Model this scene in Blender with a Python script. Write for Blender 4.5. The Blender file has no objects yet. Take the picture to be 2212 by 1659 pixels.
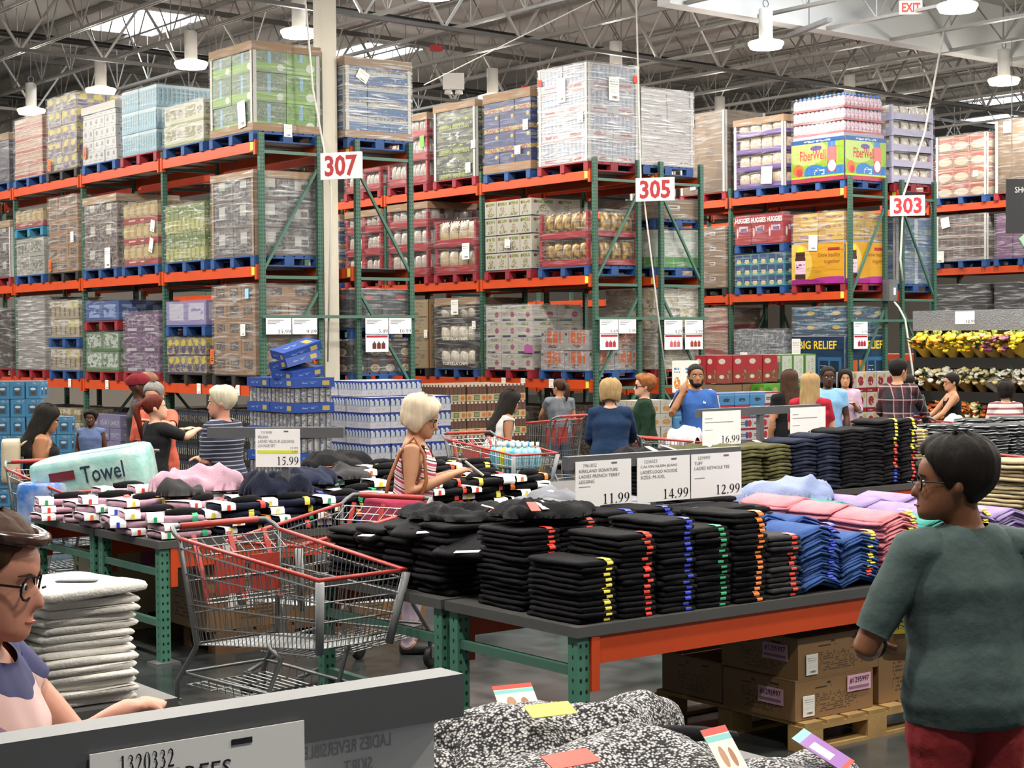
import bpy, math, random
from mathutils import Vector, Matrix, noise
PI = math.pi
scene = bpy.context.scene
col = scene.collection
R = random.Random(7)

# ------------------------------------------------------------------ camera
cam_d = bpy.data.cameras.new('camera'); cam = bpy.data.objects.new('camera', cam_d)
col.objects.link(cam); scene.camera = cam
cam_d.sensor_width = 36.0; cam_d.lens = 36.0 * 3700.0 / 2212.0
cam_d.clip_start = 0.1; cam_d.clip_end = 200
# world axes: X runs along the rack ends, Y runs along the aisles
cr, cu, cb = (.79889, -.60143, -.00771), (.02257, .01716, .99960), (-.60106, -.79874, .02728)
cam.matrix_world = Matrix(((cr[0], cu[0], cb[0], 0), (cr[1], cu[1], cb[1], 0), (cr[2], cu[2], cb[2], 2.0), (0, 0, 0, 1)))

# ------------------------------------------------------------------ world, exposure
w = bpy.data.worlds.new('ambient_fill'); scene.world = w; w.use_nodes = True
bg = w.node_tree.nodes['Background']; bg.inputs[0].default_value = (.93, .97, 1, 1); bg.inputs[1].default_value = .22  # even ambient fill, added through the open sides in place of bounced light
vs = scene.view_settings
vs.view_transform = 'Standard'; vs.look = 'None'; vs.gamma = 1; vs.use_curve_mapping = False
vs.exposure = 0.0
cy = scene.cycles
cy.use_adaptive_sampling = True; cy.adaptive_threshold = .045
cy.max_bounces = 4; cy.diffuse_bounces = 2; cy.glossy_bounces = 2; cy.transmission_bounces = 3
cy.transparent_max_bounces = 10; cy.caustics_reflective = False; cy.caustics_refractive = False
LAMP_POWER = 205.0

# ------------------------------------------------------------------ node helper
class E:
    nt = None
    def __init__(s, v): s.v = v
    @staticmethod
    def op(o, *a):
        n = E.nt.nodes.new('ShaderNodeMath'); n.operation = o
        for i, x in enumerate(a):
            x = x.v if isinstance(x, E) else x
            if isinstance(x, (int, float)): n.inputs[i].default_value = x
            else: E.nt.links.new(x, n.inputs[i])
        return E(n.outputs[0])
    def __add__(s, o): return E.op('ADD', s, o)
    def __sub__(s, o): return E.op('SUBTRACT', s, o)
    def __mul__(s, o): return E.op('MULTIPLY', s, o)
    def gt(s, o): return E.op('GREATER_THAN', s, o)
    def lt(s, o): return E.op('LESS_THAN', s, o)
    def abs(s): return E.op('ABSOLUTE', s)
    def fract(s): return E.op('FRACT', s)
    def floor(s): return E.op('FLOOR', s)
def lk(a, b): E.nt.links.new(a, b)
def nd(t, **k):
    n = E.nt.nodes.new(t)
    for a, b in k.items(): setattr(n, a, b)
    return n
def C4(c): return (c[0], c[1], c[2], 1)
def hexc(h):
    h = h.lstrip('#'); v = [int(h[i:i + 2], 16) / 255 for i in (0, 2, 4)]
    return tuple(x / 12.92 if x <= .04045 else ((x + .055) / 1.055) ** 2.4 for x in v)
def cc(c): return hexc(c) if isinstance(c, str) else c
def mixc(f, a, b):
    n = nd('ShaderNodeMix'); n.data_type = 'RGBA'
    for s, x in ((n.inputs[0], f), (n.inputs[6], a), (n.inputs[7], b)):
        x = x.v if isinstance(x, E) else x
        if isinstance(x, (int, float)): s.default_value = x
        elif isinstance(x, (tuple, list)): s.default_value = C4(x)
        else: lk(x, s)
    return n.outputs[2]
MATS = {}
def newmat(name):
    m = bpy.data.materials.new(name); m.use_nodes = True
    E.nt = m.node_tree
    return m, m.node_tree.nodes['Principled BSDF']
def mat(name, c, rough=.55, metal=0.0, var=0.0, scale=8.0, bump=0.0, bscale=60.0, spec=.5, emit=None, es=0.0, sheen=0.0, vcol=None):
    if name in MATS: return MATS[name]
    m, b = newmat(name); c = cc(c)
    b.inputs['Base Color'].default_value = C4(c); b.inputs['Roughness'].default_value = rough
    b.inputs['Metallic'].default_value = metal; b.inputs['Specular IOR Level'].default_value = spec
    if sheen: b.inputs['Sheen Weight'].default_value = sheen
    if var or bump:
        tc = nd('ShaderNodeTexCoord')
        if var:
            n = nd('ShaderNodeTexNoise'); n.inputs['Scale'].default_value = scale; n.inputs['Detail'].default_value = 5
            lk(tc.outputs['Object'], n.inputs['Vector'])
            c2 = cc(vcol) if vcol else tuple(min(1, x * (1 - var)) for x in c)
            r = nd('ShaderNodeMapRange'); r.inputs[1].default_value = .35; r.inputs[2].default_value = .65
            lk(n.outputs[0], r.inputs[0])
            lk(mixc(E(r.outputs[0]), c, c2), b.inputs['Base Color'])
        if bump:
            n = nd('ShaderNodeTexNoise'); n.inputs['Scale'].default_value = bscale; n.inputs['Detail'].default_value = 3
            lk(tc.outputs['Object'], n.inputs['Vector'])
            bp = nd('ShaderNodeBump'); bp.inputs['Strength'].default_value = bump; bp.inputs['Distance'].default_value = .02
            lk(n.outputs[0], bp.inputs['Height']); lk(bp.outputs[0], b.inputs['Normal'])
    if emit:
        b.inputs['Emission Color'].default_value = C4(cc(emit)); b.inputs['Emission Strength'].default_value = es
    MATS[name] = m
    return m
def pmat(name, base, layers, nx=1, ny=1, rough=.45, rnd=.12, nscale=1.0):
    """printed cardboard: layers of (colour, masks) on the UV of each face; masks multiply
    ('r',u0,u1,v0,v1) rectangle  ('e',cu,cv,ru,rv) ellipse  ('n',scale,thr) blotches  ('s',nu,nv,thr) fake type  ('w',n,fr) stripes"""
    if name in MATS: return MATS[name]
    m, b = newmat(name)
    tc = nd('ShaderNodeTexCoord'); sx = nd('ShaderNodeSeparateXYZ'); lk(tc.outputs['UV'], sx.inputs[0])
    u0, v0 = E(sx.outputs[0]), E(sx.outputs[1])
    u = (u0 * nx).fract() if nx != 1 else u0
    v = (v0 * ny).fract() if ny != 1 else v0
    oi = nd('ShaderNodeObjectInfo')
    colr = cc(base)
    for c, ms in layers:
        k = None
        for q in ms:
            t = q[0]
            if t == 'r':
                f = (u - (q[1] + q[2]) / 2).abs().lt((q[2] - q[1]) / 2) * (v - (q[3] + q[4]) / 2).abs().lt((q[4] - q[3]) / 2)
            elif t == 'e':
                a = (u - q[1]) * (1 / q[3]); bb = (v - q[2]) * (1 / q[4]); f = (a * a + bb * bb).lt(1)
            elif t == 'n':
                n = nd('ShaderNodeTexNoise'); n.inputs['Scale'].default_value = q[1] * nscale; n.inputs['Detail'].default_value = 2
                n.noise_dimensions = '4D'; lk(tc.outputs['UV'], n.inputs['Vector'])
                wv = E(oi.outputs['Random']) * 37.0; lk(wv.v, n.inputs['W'])
                f = E(n.outputs[0]).gt(q[2])
            elif t == 's':
                n = nd('ShaderNodeTexWhiteNoise'); n.noise_dimensions = '2D'
                cx = nd('ShaderNodeCombineXYZ'); lk(((u * q[1]).floor()).v, cx.inputs[0]); lk(((v * q[2]).floor()).v, cx.inputs[1])
                lk(cx.outputs[0], n.inputs['Vector'])
                f = E(n.outputs[0]).gt(q[3]) * (v * q[2]).fract().gt(.4)
            elif t == 'w':
                f = (u * q[1]).fract().lt(q[2])
            elif t == 'h':
                f = (v * q[1]).fract().lt(q[2])
            k = f if k is None else k * f
        colr = mixc(k, colr, cc(c))
    if rnd:
        h = nd('ShaderNodeHueSaturation'); f = E(oi.outputs['Random']) * rnd + (1 - rnd / 2)
        lk(f.v, h.inputs['Value'])
        if isinstance(colr, tuple): h.inputs['Color'].default_value = C4(colr)
        else: lk(colr, h.inputs['Color'])
        lk(h.outputs[0], b.inputs['Base Color'])
    elif isinstance(colr, tuple): b.inputs['Base Color'].default_value = C4(colr)
    else: lk(colr, b.inputs['Base Color'])
    b.inputs['Roughness'].default_value = rough
    MATS[name] = m
    return m
def wrapmat(name, amount=.2, tint=(.9, .92, .95), nz=26.0):
    """stretch film: mostly see-through, with glossy horizontal creases"""
    m, b = newmat(name); out = [n for n in E.nt.nodes if n.type == 'OUTPUT_MATERIAL'][0]
    tc = nd('ShaderNodeTexCoord'); mp = nd('ShaderNodeMapping'); mp.inputs['Scale'].default_value = (2.2, 2.2, nz)
    mp.inputs['Rotation'].default_value = (.16, .1, 0)
    lk(tc.outputs['Object'], mp.inputs['Vector'])
    n = nd('ShaderNodeTexNoise'); n.inputs['Scale'].default_value = 1.0; n.inputs['Detail'].default_value = 4; n.inputs['Distortion'].default_value = .6
    lk(mp.outputs[0], n.inputs['Vector'])
    r = nd('ShaderNodeMapRange'); r.inputs[1].default_value = .5; r.inputs[2].default_value = .72
    r.inputs[3].default_value = amount * .35; r.inputs[4].default_value = min(1, amount * 2.6); lk(n.outputs[0], r.inputs[0])
    tr = nd('ShaderNodeBsdfTransparent')
    b.inputs['Base Color'].default_value = C4(tint); b.inputs['Roughness'].default_value = .22; b.inputs['Specular IOR Level'].default_value = 1.0
    bp = nd('ShaderNodeBump'); bp.inputs['Strength'].default_value = .5; bp.inputs['Distance'].default_value = .03
    lk(n.outputs[0], bp.inputs['Height']); lk(bp.outputs[0], b.inputs['Normal'])
    mx = nd('ShaderNodeMixShader'); lk(r.outputs[0], mx.inputs[0]); lk(tr.outputs[0], mx.inputs[1]); lk(b.outputs[0], mx.inputs[2])
    lk(mx.outputs[0], out.inputs[0])
    MATS[name] = m
    return m

# ------------------------------------------------------------------ mesh helper
class MB:
    def __init__(s): s.v = []; s.f = []; s.uv = []; s.mi = []; s.sm = []; s.cur = 0; s.smooth = False
    def face(s, idx, uv=None):
        s.f.append(tuple(idx)); s.uv.append(uv or [(0, 0), (1, 0), (1, 1), (0, 1)][:len(idx)] + [(0, 0)] * max(0, len(idx) - 4)); s.mi.append(s.cur); s.sm.append(s.smooth)
    def box(s, x0, x1, y0, y1, z0, z1, M=None):
        o = len(s.v)
        p = [(x0, y0, z0), (x1, y0, z0), (x1, y1, z0), (x0, y1, z0), (x0, y0, z1), (x1, y0, z1), (x1, y1, z1), (x0, y1, z1)]
        if M: p = [tuple(M @ Vector(q)) for q in p]
        s.v += p
        for a in ((0, 1, 5, 4), (1, 2, 6, 5), (2, 3, 7, 6), (3, 0, 4, 7), (4, 5, 6, 7), (3, 2, 1, 0)):
            s.face([o + i for i in a], [(0, 0), (1, 0), (1, 1), (0, 1)])
        return s
    def bar(s, p0, p1, w, h):
        p0, p1 = Vector(p0), Vector(p1); d = p1 - p0; L = d.length; d.normalize()
        up = Vector((0, 0, 1)) if abs(d.z) < .95 else Vector((0, 1, 0))
        sd = d.cross(up).normalized(); up = sd.cross(d).normalized()
        M = Matrix((d, sd, up)).transposed().to_4x4(); M.translation = p0
        return s.box(0, L, -w / 2, w / 2, -h / 2, h / 2, M)
    def tube(s, pts, r, n=6, closed=False, cap=True):
        pts = [Vector(p) for p in pts]; rs = r if isinstance(r, (list, tuple)) else [r] * len(pts)
        o = len(s.v); N = len(pts); up = None
        for i, p in enumerate(pts):
            if closed: d = pts[(i + 1) % N] - pts[i - 1]
            else: d = pts[min(i + 1, N - 1)] - pts[max(i - 1, 0)]
            if d.length < 1e-9: d = Vector((0, 0, 1))
            d.normalize()
            if up is None: up = Vector((0, 0, 1)) if abs(d.z) < .9 else Vector((1, 0, 0))
            a = d.cross(up)
            if a.length < 1e-4: a = d.cross(Vector((0, 1, .3)))
            a.normalize(); b2 = a.cross(d).normalized(); up = b2
            for k in range(n):
                t = 2 * PI * k / n
                s.v.append(tuple(p + a * (math.cos(t) * rs[i]) + b2 * (math.sin(t) * rs[i])))
        sm = s.smooth; s.smooth = n > 5
        for i in range(N if closed else N - 1):
            j = (i + 1) % N
            for k in range(n):
                k2 = (k + 1) % n
                s.face([o + i * n + k, o + i * n + k2, o + j * n + k2, o + j * n + k])
        if cap and not closed:
            s.face([o + k for k in range(n)][::-1]); s.face([o + (N - 1) * n + k for k in range(n)])
        s.smooth = sm
        return s
    def rings(s, rr, cap=True, closed=True, uvs=False):
        o = len(s.v); n = len(rr[0])
        for r in rr: s.v += [tuple(p) for p in r]
        for i in range(len(rr) - 1):
            for k in range(n if closed else n - 1):
                k2 = (k + 1) % n
                u0, u1 = k / n, (k + 1) / n; v0, v1 = i / (len(rr) - 1), (i + 1) / (len(rr) - 1)
                s.face([o + i * n + k, o + i * n + k2, o + (i + 1) * n + k2, o + (i + 1) * n + k], [(u0, v0), (u1, v0), (u1, v1), (u0, v1)])
        if cap:
            s.face([o + k for k in range(n)][::-1]); s.face([o + (len(rr) - 1) * n + k for k in range(n)])
        return s
    def lathe(s, prof, n=16, c=(0, 0, 0)):
        return s.rings([[(c[0] + r * math.cos(2 * PI * k / n), c[1] + r * math.sin(2 * PI * k / n), c[2] + z) for k in range(n)] for r, z in prof])
    def quad(s, a, b, c, d, uv=None):
        o = len(s.v); s.v += [tuple(a), tuple(b), tuple(c), tuple(d)]; s.face([o, o + 1, o + 2, o + 3], uv); return s
    def grid(s, fn, nu, nv):
        o = len(s.v)
        for j in range(nv + 1):
            for i in range(nu + 1): s.v.append(tuple(fn(i / nu, j / nv)))
        for j in range(nv):
            for i in range(nu):
                a = o + j * (nu + 1) + i
                s.face([a, a + 1, a + nu + 2, a + nu + 1], [(i / nu, j / nv), ((i + 1) / nu, j / nv), ((i + 1) / nu, (j + 1) / nv), (i / nu, (j + 1) / nv)])
        return s
    def mesh(s, name, mats):
        me = bpy.data.meshes.new(name); me.from_pydata(s.v, [], s.f)
        uvl = me.uv_layers.new(name='UVMap'); k = 0; flat = []
        for u in s.uv:
            for p in u: flat += [p[0], p[1]]
        if len(flat) == len(me.loops) * 2: uvl.data.foreach_set('uv', flat)
        me.polygons.foreach_set('material_index', s.mi); me.polygons.foreach_set('use_smooth', s.sm)
        for m in (mats if isinstance(mats, (list, tuple)) else [mats]): me.materials.append(m)
        me.update()
        return me
    def build(s, name, mats, parent=None, loc=None, rot=None):
        return inst(s.mesh(name, mats), name, parent, loc, rot)
def inst(me, name, parent=None, loc=None, rot=None, scale=None):
    o = bpy.data.objects.new(name, me); col.objects.link(o)
    if loc is not None: o.location = loc
    if rot is not None: o.rotation_euler = rot if isinstance(rot, (tuple, list, Vector)) else (0, 0, rot)
    if scale is not None: o.scale = scale
    if parent is not None: o.parent = parent
    return o
def tag(o, label, cat, group=None):
    o['label'] = label; o['category'] = cat
    if group: o['group'] = group
    return o
def thing(name, label, cat, loc=(0, 0, 0), rotz=0.0, group=None):
    o = bpy.data.objects.new(name, None); col.objects.link(o); o.location = loc
    o.rotation_euler = rotz if isinstance(rotz, (tuple, list)) else (0, 0, rotz); o.empty_display_size = .1
    return tag(o, label, cat, group)
def struct(o): o['kind'] = 'structure'; return o
def stuff(o): o['kind'] = 'stuff'; return o
def dup(root, loc=None, rotz=None, label=None, parent=None):
    r = root.copy(); col.objects.link(r)
    if loc is not None: r.location = loc
    if rotz is not None: r.rotation_euler = (0, 0, rotz)
    if label: r['label'] = label
    if parent is not None: r.parent = parent
    for c in list(root.children): dup(c, parent=r)
    return r
FONT = {}
def text_mesh(txt, size=1.0, bold=0.0, align='CENTER', depth=0.0, key=None):
    k = (txt, bold, align)
    if k not in FONT:
        cu_ = bpy.data.curves.new('lettering', 'FONT'); cu_.body = txt; cu_.align_x = align; cu_.align_y = 'CENTER'
        cu_.offset = bold; cu_.resolution_u = 2; cu_.fill_mode = 'FRONT' if hasattr(cu_, 'fill_mode') else 'BOTH'
        ob = bpy.data.objects.new('lettering', cu_); col.objects.link(ob)
        bpy.context.view_layer.update()
        dg = bpy.context.evaluated_depsgraph_get()
        me = bpy.data.meshes.new_from_object(ob.evaluated_get(dg)); me.name = 'lettering'
        bpy.data.objects.remove(ob); FONT[k] = me
    return FONT[k]
def _ribbon(b, pts, ws):
    P = [Vector((p[0], p[1], 0)) for p in pts]; o = len(b.v); n = len(P)
    for i, p in enumerate(P):
        d = (P[min(i + 1, n - 1)] - P[max(i - 1, 0)]).normalized(); q = Vector((-d.y, d.x, 0)) * (ws[i] / 2)
        b.v += [tuple(p + q), tuple(p - q)]
    for i in range(n - 1): b.face([o + 2 * i, o + 2 * i + 1, o + 2 * i + 3, o + 2 * i + 2])
def _ring(b, cx, cy, ro, ri, k=28):
    o = len(b.v)
    for i in range(k):
        a = 2 * PI * i / k; b.v += [(cx + ro[0] * math.cos(a), cy + ro[1] * math.sin(a), 0), (cx + ri[0] * math.cos(a), cy + ri[1] * math.sin(a), 0)]
    for i in range(k):
        j = (i + 1) % k; b.face([o + 2 * i, o + 2 * j, o + 2 * j + 1, o + 2 * i + 1])
def _rect(b, x0, x1, y0, y1): b.quad((x0, y0, 0), (x1, y0, 0), (x1, y1, 0), (x0, y1, 0))
def serif_digits(txt):
    """thick and thin book digits, as printed on the price cards"""
    out = MB(); x = 0.0
    for ch in txt:
        b = MB(); adv = .5
        if ch == '0': _ring(b, .24, .35, (.2, .355), (.1, .33))
        elif ch == '1': _rect(b, .19, .29, 0, .7); _rect(b, .1, .38, 0, .03); b.quad((.08, .6, 0), (.19, .62, 0), (.2, .7, 0), (.19, .7, 0))
        elif ch == '2': _ribbon(b, [(.06, .5), (.1, .62), (.22, .675), (.33, .6), (.345, .47), (.28, .33), (.17, .18), (.05, .04)], [.03, .05, .06, .1, .11, .09, .06, .05]); _rect(b, .04, .42, 0, .085)
        elif ch == '3': _ribbon(b, [(.07, .57), (.13, .655), (.23, .675), (.32, .6), (.31, .49), (.24, .41), (.16, .38)], [.03, .04, .05, .09, .1, .06, .03]); _ribbon(b, [(.17, .39), (.29, .36), (.35, .22), (.29, .08), (.18, .025), (.08, .04), (.05, .08)], [.03, .07, .11, .09, .05, .04, .05])
        elif ch == '4': _ribbon(b, [(.3, .69), (.04, .2)], [.04, .04]); _rect(b, .03, .46, .16, .225); _rect(b, .27, .37, 0, .69)
        elif ch == '5': _rect(b, .13, .41, .62, .7); _ribbon(b, [(.15, .66), (.1, .39)], [.04, .03]); _ribbon(b, [(.1, .4), (.22, .42), (.33, .36), (.355, .22), (.29, .08), (.18, .02), (.07, .04)], [.03, .06, .1, .11, .09, .05, .06])
        elif ch in '69':
            _ring(b, .24, .215, (.2, .222), (.1, .195)); _ribbon(b, [(.09, .2), (.1, .38), (.2, .57), (.4, .69)], [.1, .1, .07, .02])
            if ch == '9': b.v = [(.48 - p[0], .7 - p[1], 0) for p in b.v]
        elif ch == '7': _rect(b, .05, .43, .61, .7); _ribbon(b, [(.4, .62), (.28, .35), (.19, 0)], [.05, .07, .1])
        elif ch == '8': _ring(b, .24, .52, (.165, .18), (.08, .155)); _ring(b, .24, .19, (.2, .195), (.1, .168))
        elif ch == '.': _ring(b, .1, .05, (.055, .055), (.001, .001), 12); adv = .22
        o = len(out.v); out.v += [(p[0] + x, p[1], 0) for p in b.v]
        for f in b.f: out.face([o + i for i in f])
        x += adv
    return out.mesh('lettering', [])
def lettering(txt, m, parent, M, sx=1.0, sy=1.0, bold=0.0, align='CENTER', name='lettering', fit=None):
    """flat lettering in the XY plane of matrix M (child of parent); fit = (width, height) box in metres"""
    serif = all(c in '0123456789.' for c in txt) and bold < .03
    base = serif_digits(txt) if serif else text_mesh(txt, bold=bold, align=align)
    me = base if serif else base.copy(); me.materials.clear(); me.materials.append(m)
    xs = [v.co.x for v in me.vertices]; ys = [v.co.y for v in me.vertices]
    if not xs: return None
    if fit:
        sx = fit[0] / max(1e-6, max(xs) - min(xs)); sy = fit[1] / max(1e-6, max(ys) - min(ys))
        cx = (max(xs) + min(xs)) / 2 if align == 'CENTER' else min(xs); cyy = (max(ys) + min(ys)) / 2
        if align == 'RIGHT': cx = max(xs)
        for v in me.vertices: v.co.x -= cx; v.co.y -= cyy
    for v in me.vertices: v.co = Vector((v.co.x * sx, v.co.y * sy, 0))
    o = bpy.data.objects.new(name, me); col.objects.link(o); o.parent = parent; o.matrix_local = M
    return o
def face_M(o, right, up):
    """matrix with origin o, x axis right, y axis up, z axis towards the reader"""
    r, u = Vector(right).normalized(), Vector(up).normalized(); n = r.cross(u)
    M = Matrix((r, u, n)).transposed().to_4x4(); M.translation = Vector(o)
    return M
# reading directions: a face looking to -Y reads along +X; a face looking to -X reads along -Y
def MY(x, y, z): return face_M((x, y, z), (1, 0, 0), (0, 0, 1))
def MX(x, y, z): return face_M((x, y, z), (0, -1, 0), (0, 0, 1))
# ------------------------------------------------------------------ lamps in the roof (grid over the whole hall)
white_paint = mat('white_enamel', '#e9e7e0', .35)
grey_steel = mat('grey_steel', '#8d8f90', .4, .6, var=.2, scale=3)
lens_m = mat('lamp_lens', '#fff6e4', .3, emit='#fff3dc', es=22.0)
def build_lamp():
    t = thing('high_bay_lamp', 'white finned high bay lamp hanging from the roof joists', 'ceiling lamp', group='high bay lamps over the aisles')
    b = MB(); b.smooth = True
    n = 24
    b.rings([[((.1 + (.012 if k % 2 else 0)) * math.cos(2 * PI * k / n), (.1 + (.012 if k % 2 else 0)) * math.sin(2 * PI * k / n), z) for k in range(n)] for z in (.12, .6)])
    b.build('heat_sink', white_paint, t)
    b = MB(); b.smooth = True
    b.lathe([(.06, .12), (.12, .12), (.2, .09), (.27, .075), (.29, .06), (.29, .03), (.27, .0)], 28)
    b.build('reflector_ring', mat('lamp_prism', '#f4f0e6', .4, emit='#fff2dc', es=.9), t)
    b = MB(); b.smooth = True; b.lathe([(.27, .012), (.25, -.035), (.15, -.05), (.01, -.055)], 28); b.build('lens', lens_m, t)
    b = MB()
    b.tube([(.06 * math.cos(a), .0, .68 + .06 * math.sin(a)) for a in [i * PI / 8 for i in range(17)]], .008, 5)
    b.tube([(0, 0, .74), (0, 0, 1.72)], .006, 5)
    b.build('hanger_hook', grey_steel, t)
    return t
lamp0 = build_lamp()
first = True
lamp_spots = []
for xi, x in enumerate((2.0, 7.4, 13.45, 19.9, 26.0, 32.2)):
    for yi, y in enumerate((.5, 4.3, 8.1, 12.0, 15.8, 19.6, 23.3, 27.0, 30.8, 34.3)):
        if (xi in (4, 5) and y > 28) or (xi == 0 and y > 31) : continue
        if x == 32.2 and y < 12: continue
        lamp_spots.append((x, y))
for x, y in lamp_spots:
    z = 6.72 - .012 * (x - 13)
    if first: lamp0.location = (x, y, z); first = False
    else: dup(lamp0, (x, y, z))
    ld = bpy.data.lights.new('lamp_light', 'POINT'); ld.shadow_soft_size = .2; ld.energy = LAMP_POWER * .42; ld.color = (1, .95, .86)
    lo = bpy.data.objects.new('lamp_light', ld); col.objects.link(lo); lo.location = (x, y, z - .3)
    ad = bpy.data.lights.new('lamp_beam', 'AREA'); ad.shape = 'DISK'; ad.size = .5; ad.energy = LAMP_POWER; ad.color = (1, .95, .86)
    ao = bpy.data.objects.new('lamp_beam', ad); col.objects.link(ao); ao.location = (x, y, z - .07)

# ------------------------------------------------------------------ the hall
def concrete():
    m, b = newmat('polished_concrete')
    tc = nd('ShaderNodeTexCoord')
    n1 = nd('ShaderNodeTexNoise'); n1.inputs['Scale'].default_value = .9; n1.inputs['Detail'].default_value = 8; n1.inputs['Distortion'].default_value = 1.2
    n2 = nd('ShaderNodeTexNoise'); n2.inputs['Scale'].default_value = 6; n2.inputs['Detail'].default_value = 6
    lk(tc.outputs['Object'], n1.inputs['Vector']); lk(tc.outputs['Object'], n2.inputs['Vector'])
    f = E(n1.outputs[0]) * .7 + E(n2.outputs[0]) * .3
    r = nd('ShaderNodeMapRange'); r.inputs[1].default_value = .36; r.inputs[2].default_value = .66; lk(f.v, r.inputs[0])
    lk(mixc(E(r.outputs[0]), (.02, .024, .025), (.066, .074, .074)), b.inputs['Base Color'])
    r2 = nd('ShaderNodeMapRange'); r2.inputs[3].default_value = .12; r2.inputs[4].default_value = .34; lk(n2.outputs[0], r2.inputs[0])
    lk(r2.outputs[0], b.inputs['Roughness'])
    return m
b = MB()
sl = 6.0
floor_m = concrete()
fl = struct(MB().box(-12, 48, -10, 54, -.2, 0).build('floor', floor_m))
def slope(x): return -.025 * (x - 13)
deck_m = mat('roof_deck_paint', '#b9b6b0', .8, var=.12, scale=.4)
def roofpanel(x0, x1, y0, y1):
    b = MB(); z = 8.45
    b.v += [(x0, y0, z + slope(x0)), (x1, y0, z + slope(x1)), (x1, y1, z + slope(x1)), (x0, y1, z + slope(x0)), (x0, y0, z + .1 + slope(x0)), (x1, y0, z + .1 + slope(x1)), (x1, y1, z + .1 + slope(x1)), (x0, y1, z + .1 + slope(x0))]
    for a in ((0, 1, 5, 4), (1, 2, 6, 5), (2, 3, 7, 6), (3, 0, 4, 7), (4, 5, 6, 7), (3, 2, 1, 0)): b.face(a)
    return b
# skylights are holes in the deck with white diffusing domes
SKY = [(18.4, 21.4, 16.0, 18.8), (14.3, 15.8, 30.9, 33.5), (19.5, 21.0, 30.9, 33.5), (14.3, 15.8, 20.5, 23.0), (35.0, 36.5, 25.5, 28.0), (3.0, 4.5, 20.5, 23.0), (3.0, 4.5, 9.5, 12.0), (14.3, 15.8, 9.5, 12.0), (25.0, 26.5, 9.5, 12.0), (37.8, 39.3, 27.5, 30.0)]
xs = sorted(set([-12, 48] + [s[0] for s in SKY] + [s[1] for s in SKY])); ys = sorted(set([-10, 54] + [s[2] for s in SKY] + [s[3] for s in SKY]))
b = MB()
for i in range(len(xs) - 1):
    for j in range(len(ys) - 1):
        cx, cyy = (xs[i] + xs[i + 1]) / 2, (ys[j] + ys[j + 1]) / 2
        if any(s[0] < cx < s[1] and s[2] < cyy < s[3] for s in SKY): continue
        q = roofpanel(xs[i], xs[i + 1], ys[j], ys[j + 1]); o = len(b.v); b.v += q.v
        for f in q.f: b.face([o + k for k in f])
struct(b.build('ceiling', deck_m))
dome_m = mat('skylight_diffuser', '#ffffff', .6, emit='#eef6ff', es=11.0)
well_m = mat('skylight_well_white', '#f4f4f2', .7)
for s in SKY:
    z = 8.6 + slope((s[0] + s[1]) / 2)
    t = bpy.data.objects.new('window_%d' % (SKY.index(s) + 1), None); col.objects.link(t); t.location = ((s[0] + s[1]) / 2, (s[2] + s[3]) / 2, z); struct(t)
    hx, hy = (s[1] - s[0]) / 2, (s[3] - s[2]) / 2
    MB().box(-hx, hx, -hy, hy, -.06, -.02).build('diffuser', dome_m, t)
    q = MB()
    for a in ((-hx, -hx + .03, -hy, hy), (hx - .03, hx, -hy, hy), (-hx, hx, -hy, -hy + .03), (-hx, hx, hy - .03, hy)): q.box(a[0], a[1], a[2], a[3], -.16, -.06)
    q.build('well', well_m, t)
wall_m = mat('wall_paint_beige', '#b4aca0', .8, var=.08, scale=.5)
struct(MB().box(-12, 48, 47, 47.3, 0, 9.5).build('wall_back', wall_m))
struct(MB().box(47.5, 48, -10, 47, 0, 9.0).build('wall_right', wall_m))
# white bulkhead across the aisle ends
bulk_m = mat('bulkhead_white', '#d9d9d6', .7, var=.05, scale=.6)
b = MB(); b.v += [(18.2, 20.0, 7.2), (34, 20.3, 7.02), (34, 20.6, 7.02), (18.2, 20.3, 7.2), (18.2, 20.0, 8.5), (34, 20.3, 8.0), (34, 20.6, 8.0), (18.2, 20.3, 8.5)]
for a in ((0, 1, 5, 4), (1, 2, 6, 5), (2, 3, 7, 6), (3, 0, 4, 7), (4, 5, 6, 7), (3, 2, 1, 0)): b.face(a)
struct(b.build('trim_1', bulk_m))
b = MB().box(3, 18, 44.5, 46.9, 5.5, 9)
struct(b.build('trim_2', wall_m))
# joists
joist_m = mat('joist_paint_grey', '#8f8d88', .45, .35)
girder_m = mat('girder_dark', '#4a4744', .6)
def joist(x, y0, y1):
    zb = 7.3 + slope(x) * .6; zt = 8.4 + slope(x); L = y1 - y0
    t = struct(bpy.data.objects.new('roof_joist', None)); col.objects.link(t); t.location = (x, y0, 0)
    b = MB(); b.box(-.05, -.012, 0, L, zb, zb + .05); b.box(.012, .05, 0, L, zb, zb + .05); b.build('bottom_chord', joist_m, t)
    b = MB(); b.box(-.05, .05, 0, L, zt - .05, zt); b.build('top_chord', joist_m, t)
    n = int(L / 1.5); p = L / n; b = MB()
    for i in range(n):
        y = i * p
        b.tube([(0, y, zb + .03), (0, y + p / 2, zt - .02)], .016, 4); b.tube([(0, y + p / 2, zt - .02), (0, y + p, zb + .03)], .016, 4)
        b.tube([(0, y, zb + .03), (0, y, zt - .02)], .012, 4)
    stuff(b.build('web_rods', joist_m, t))
for i in range(20):
    joist(3.6 + 1.66 * i, 4, 46)
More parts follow.
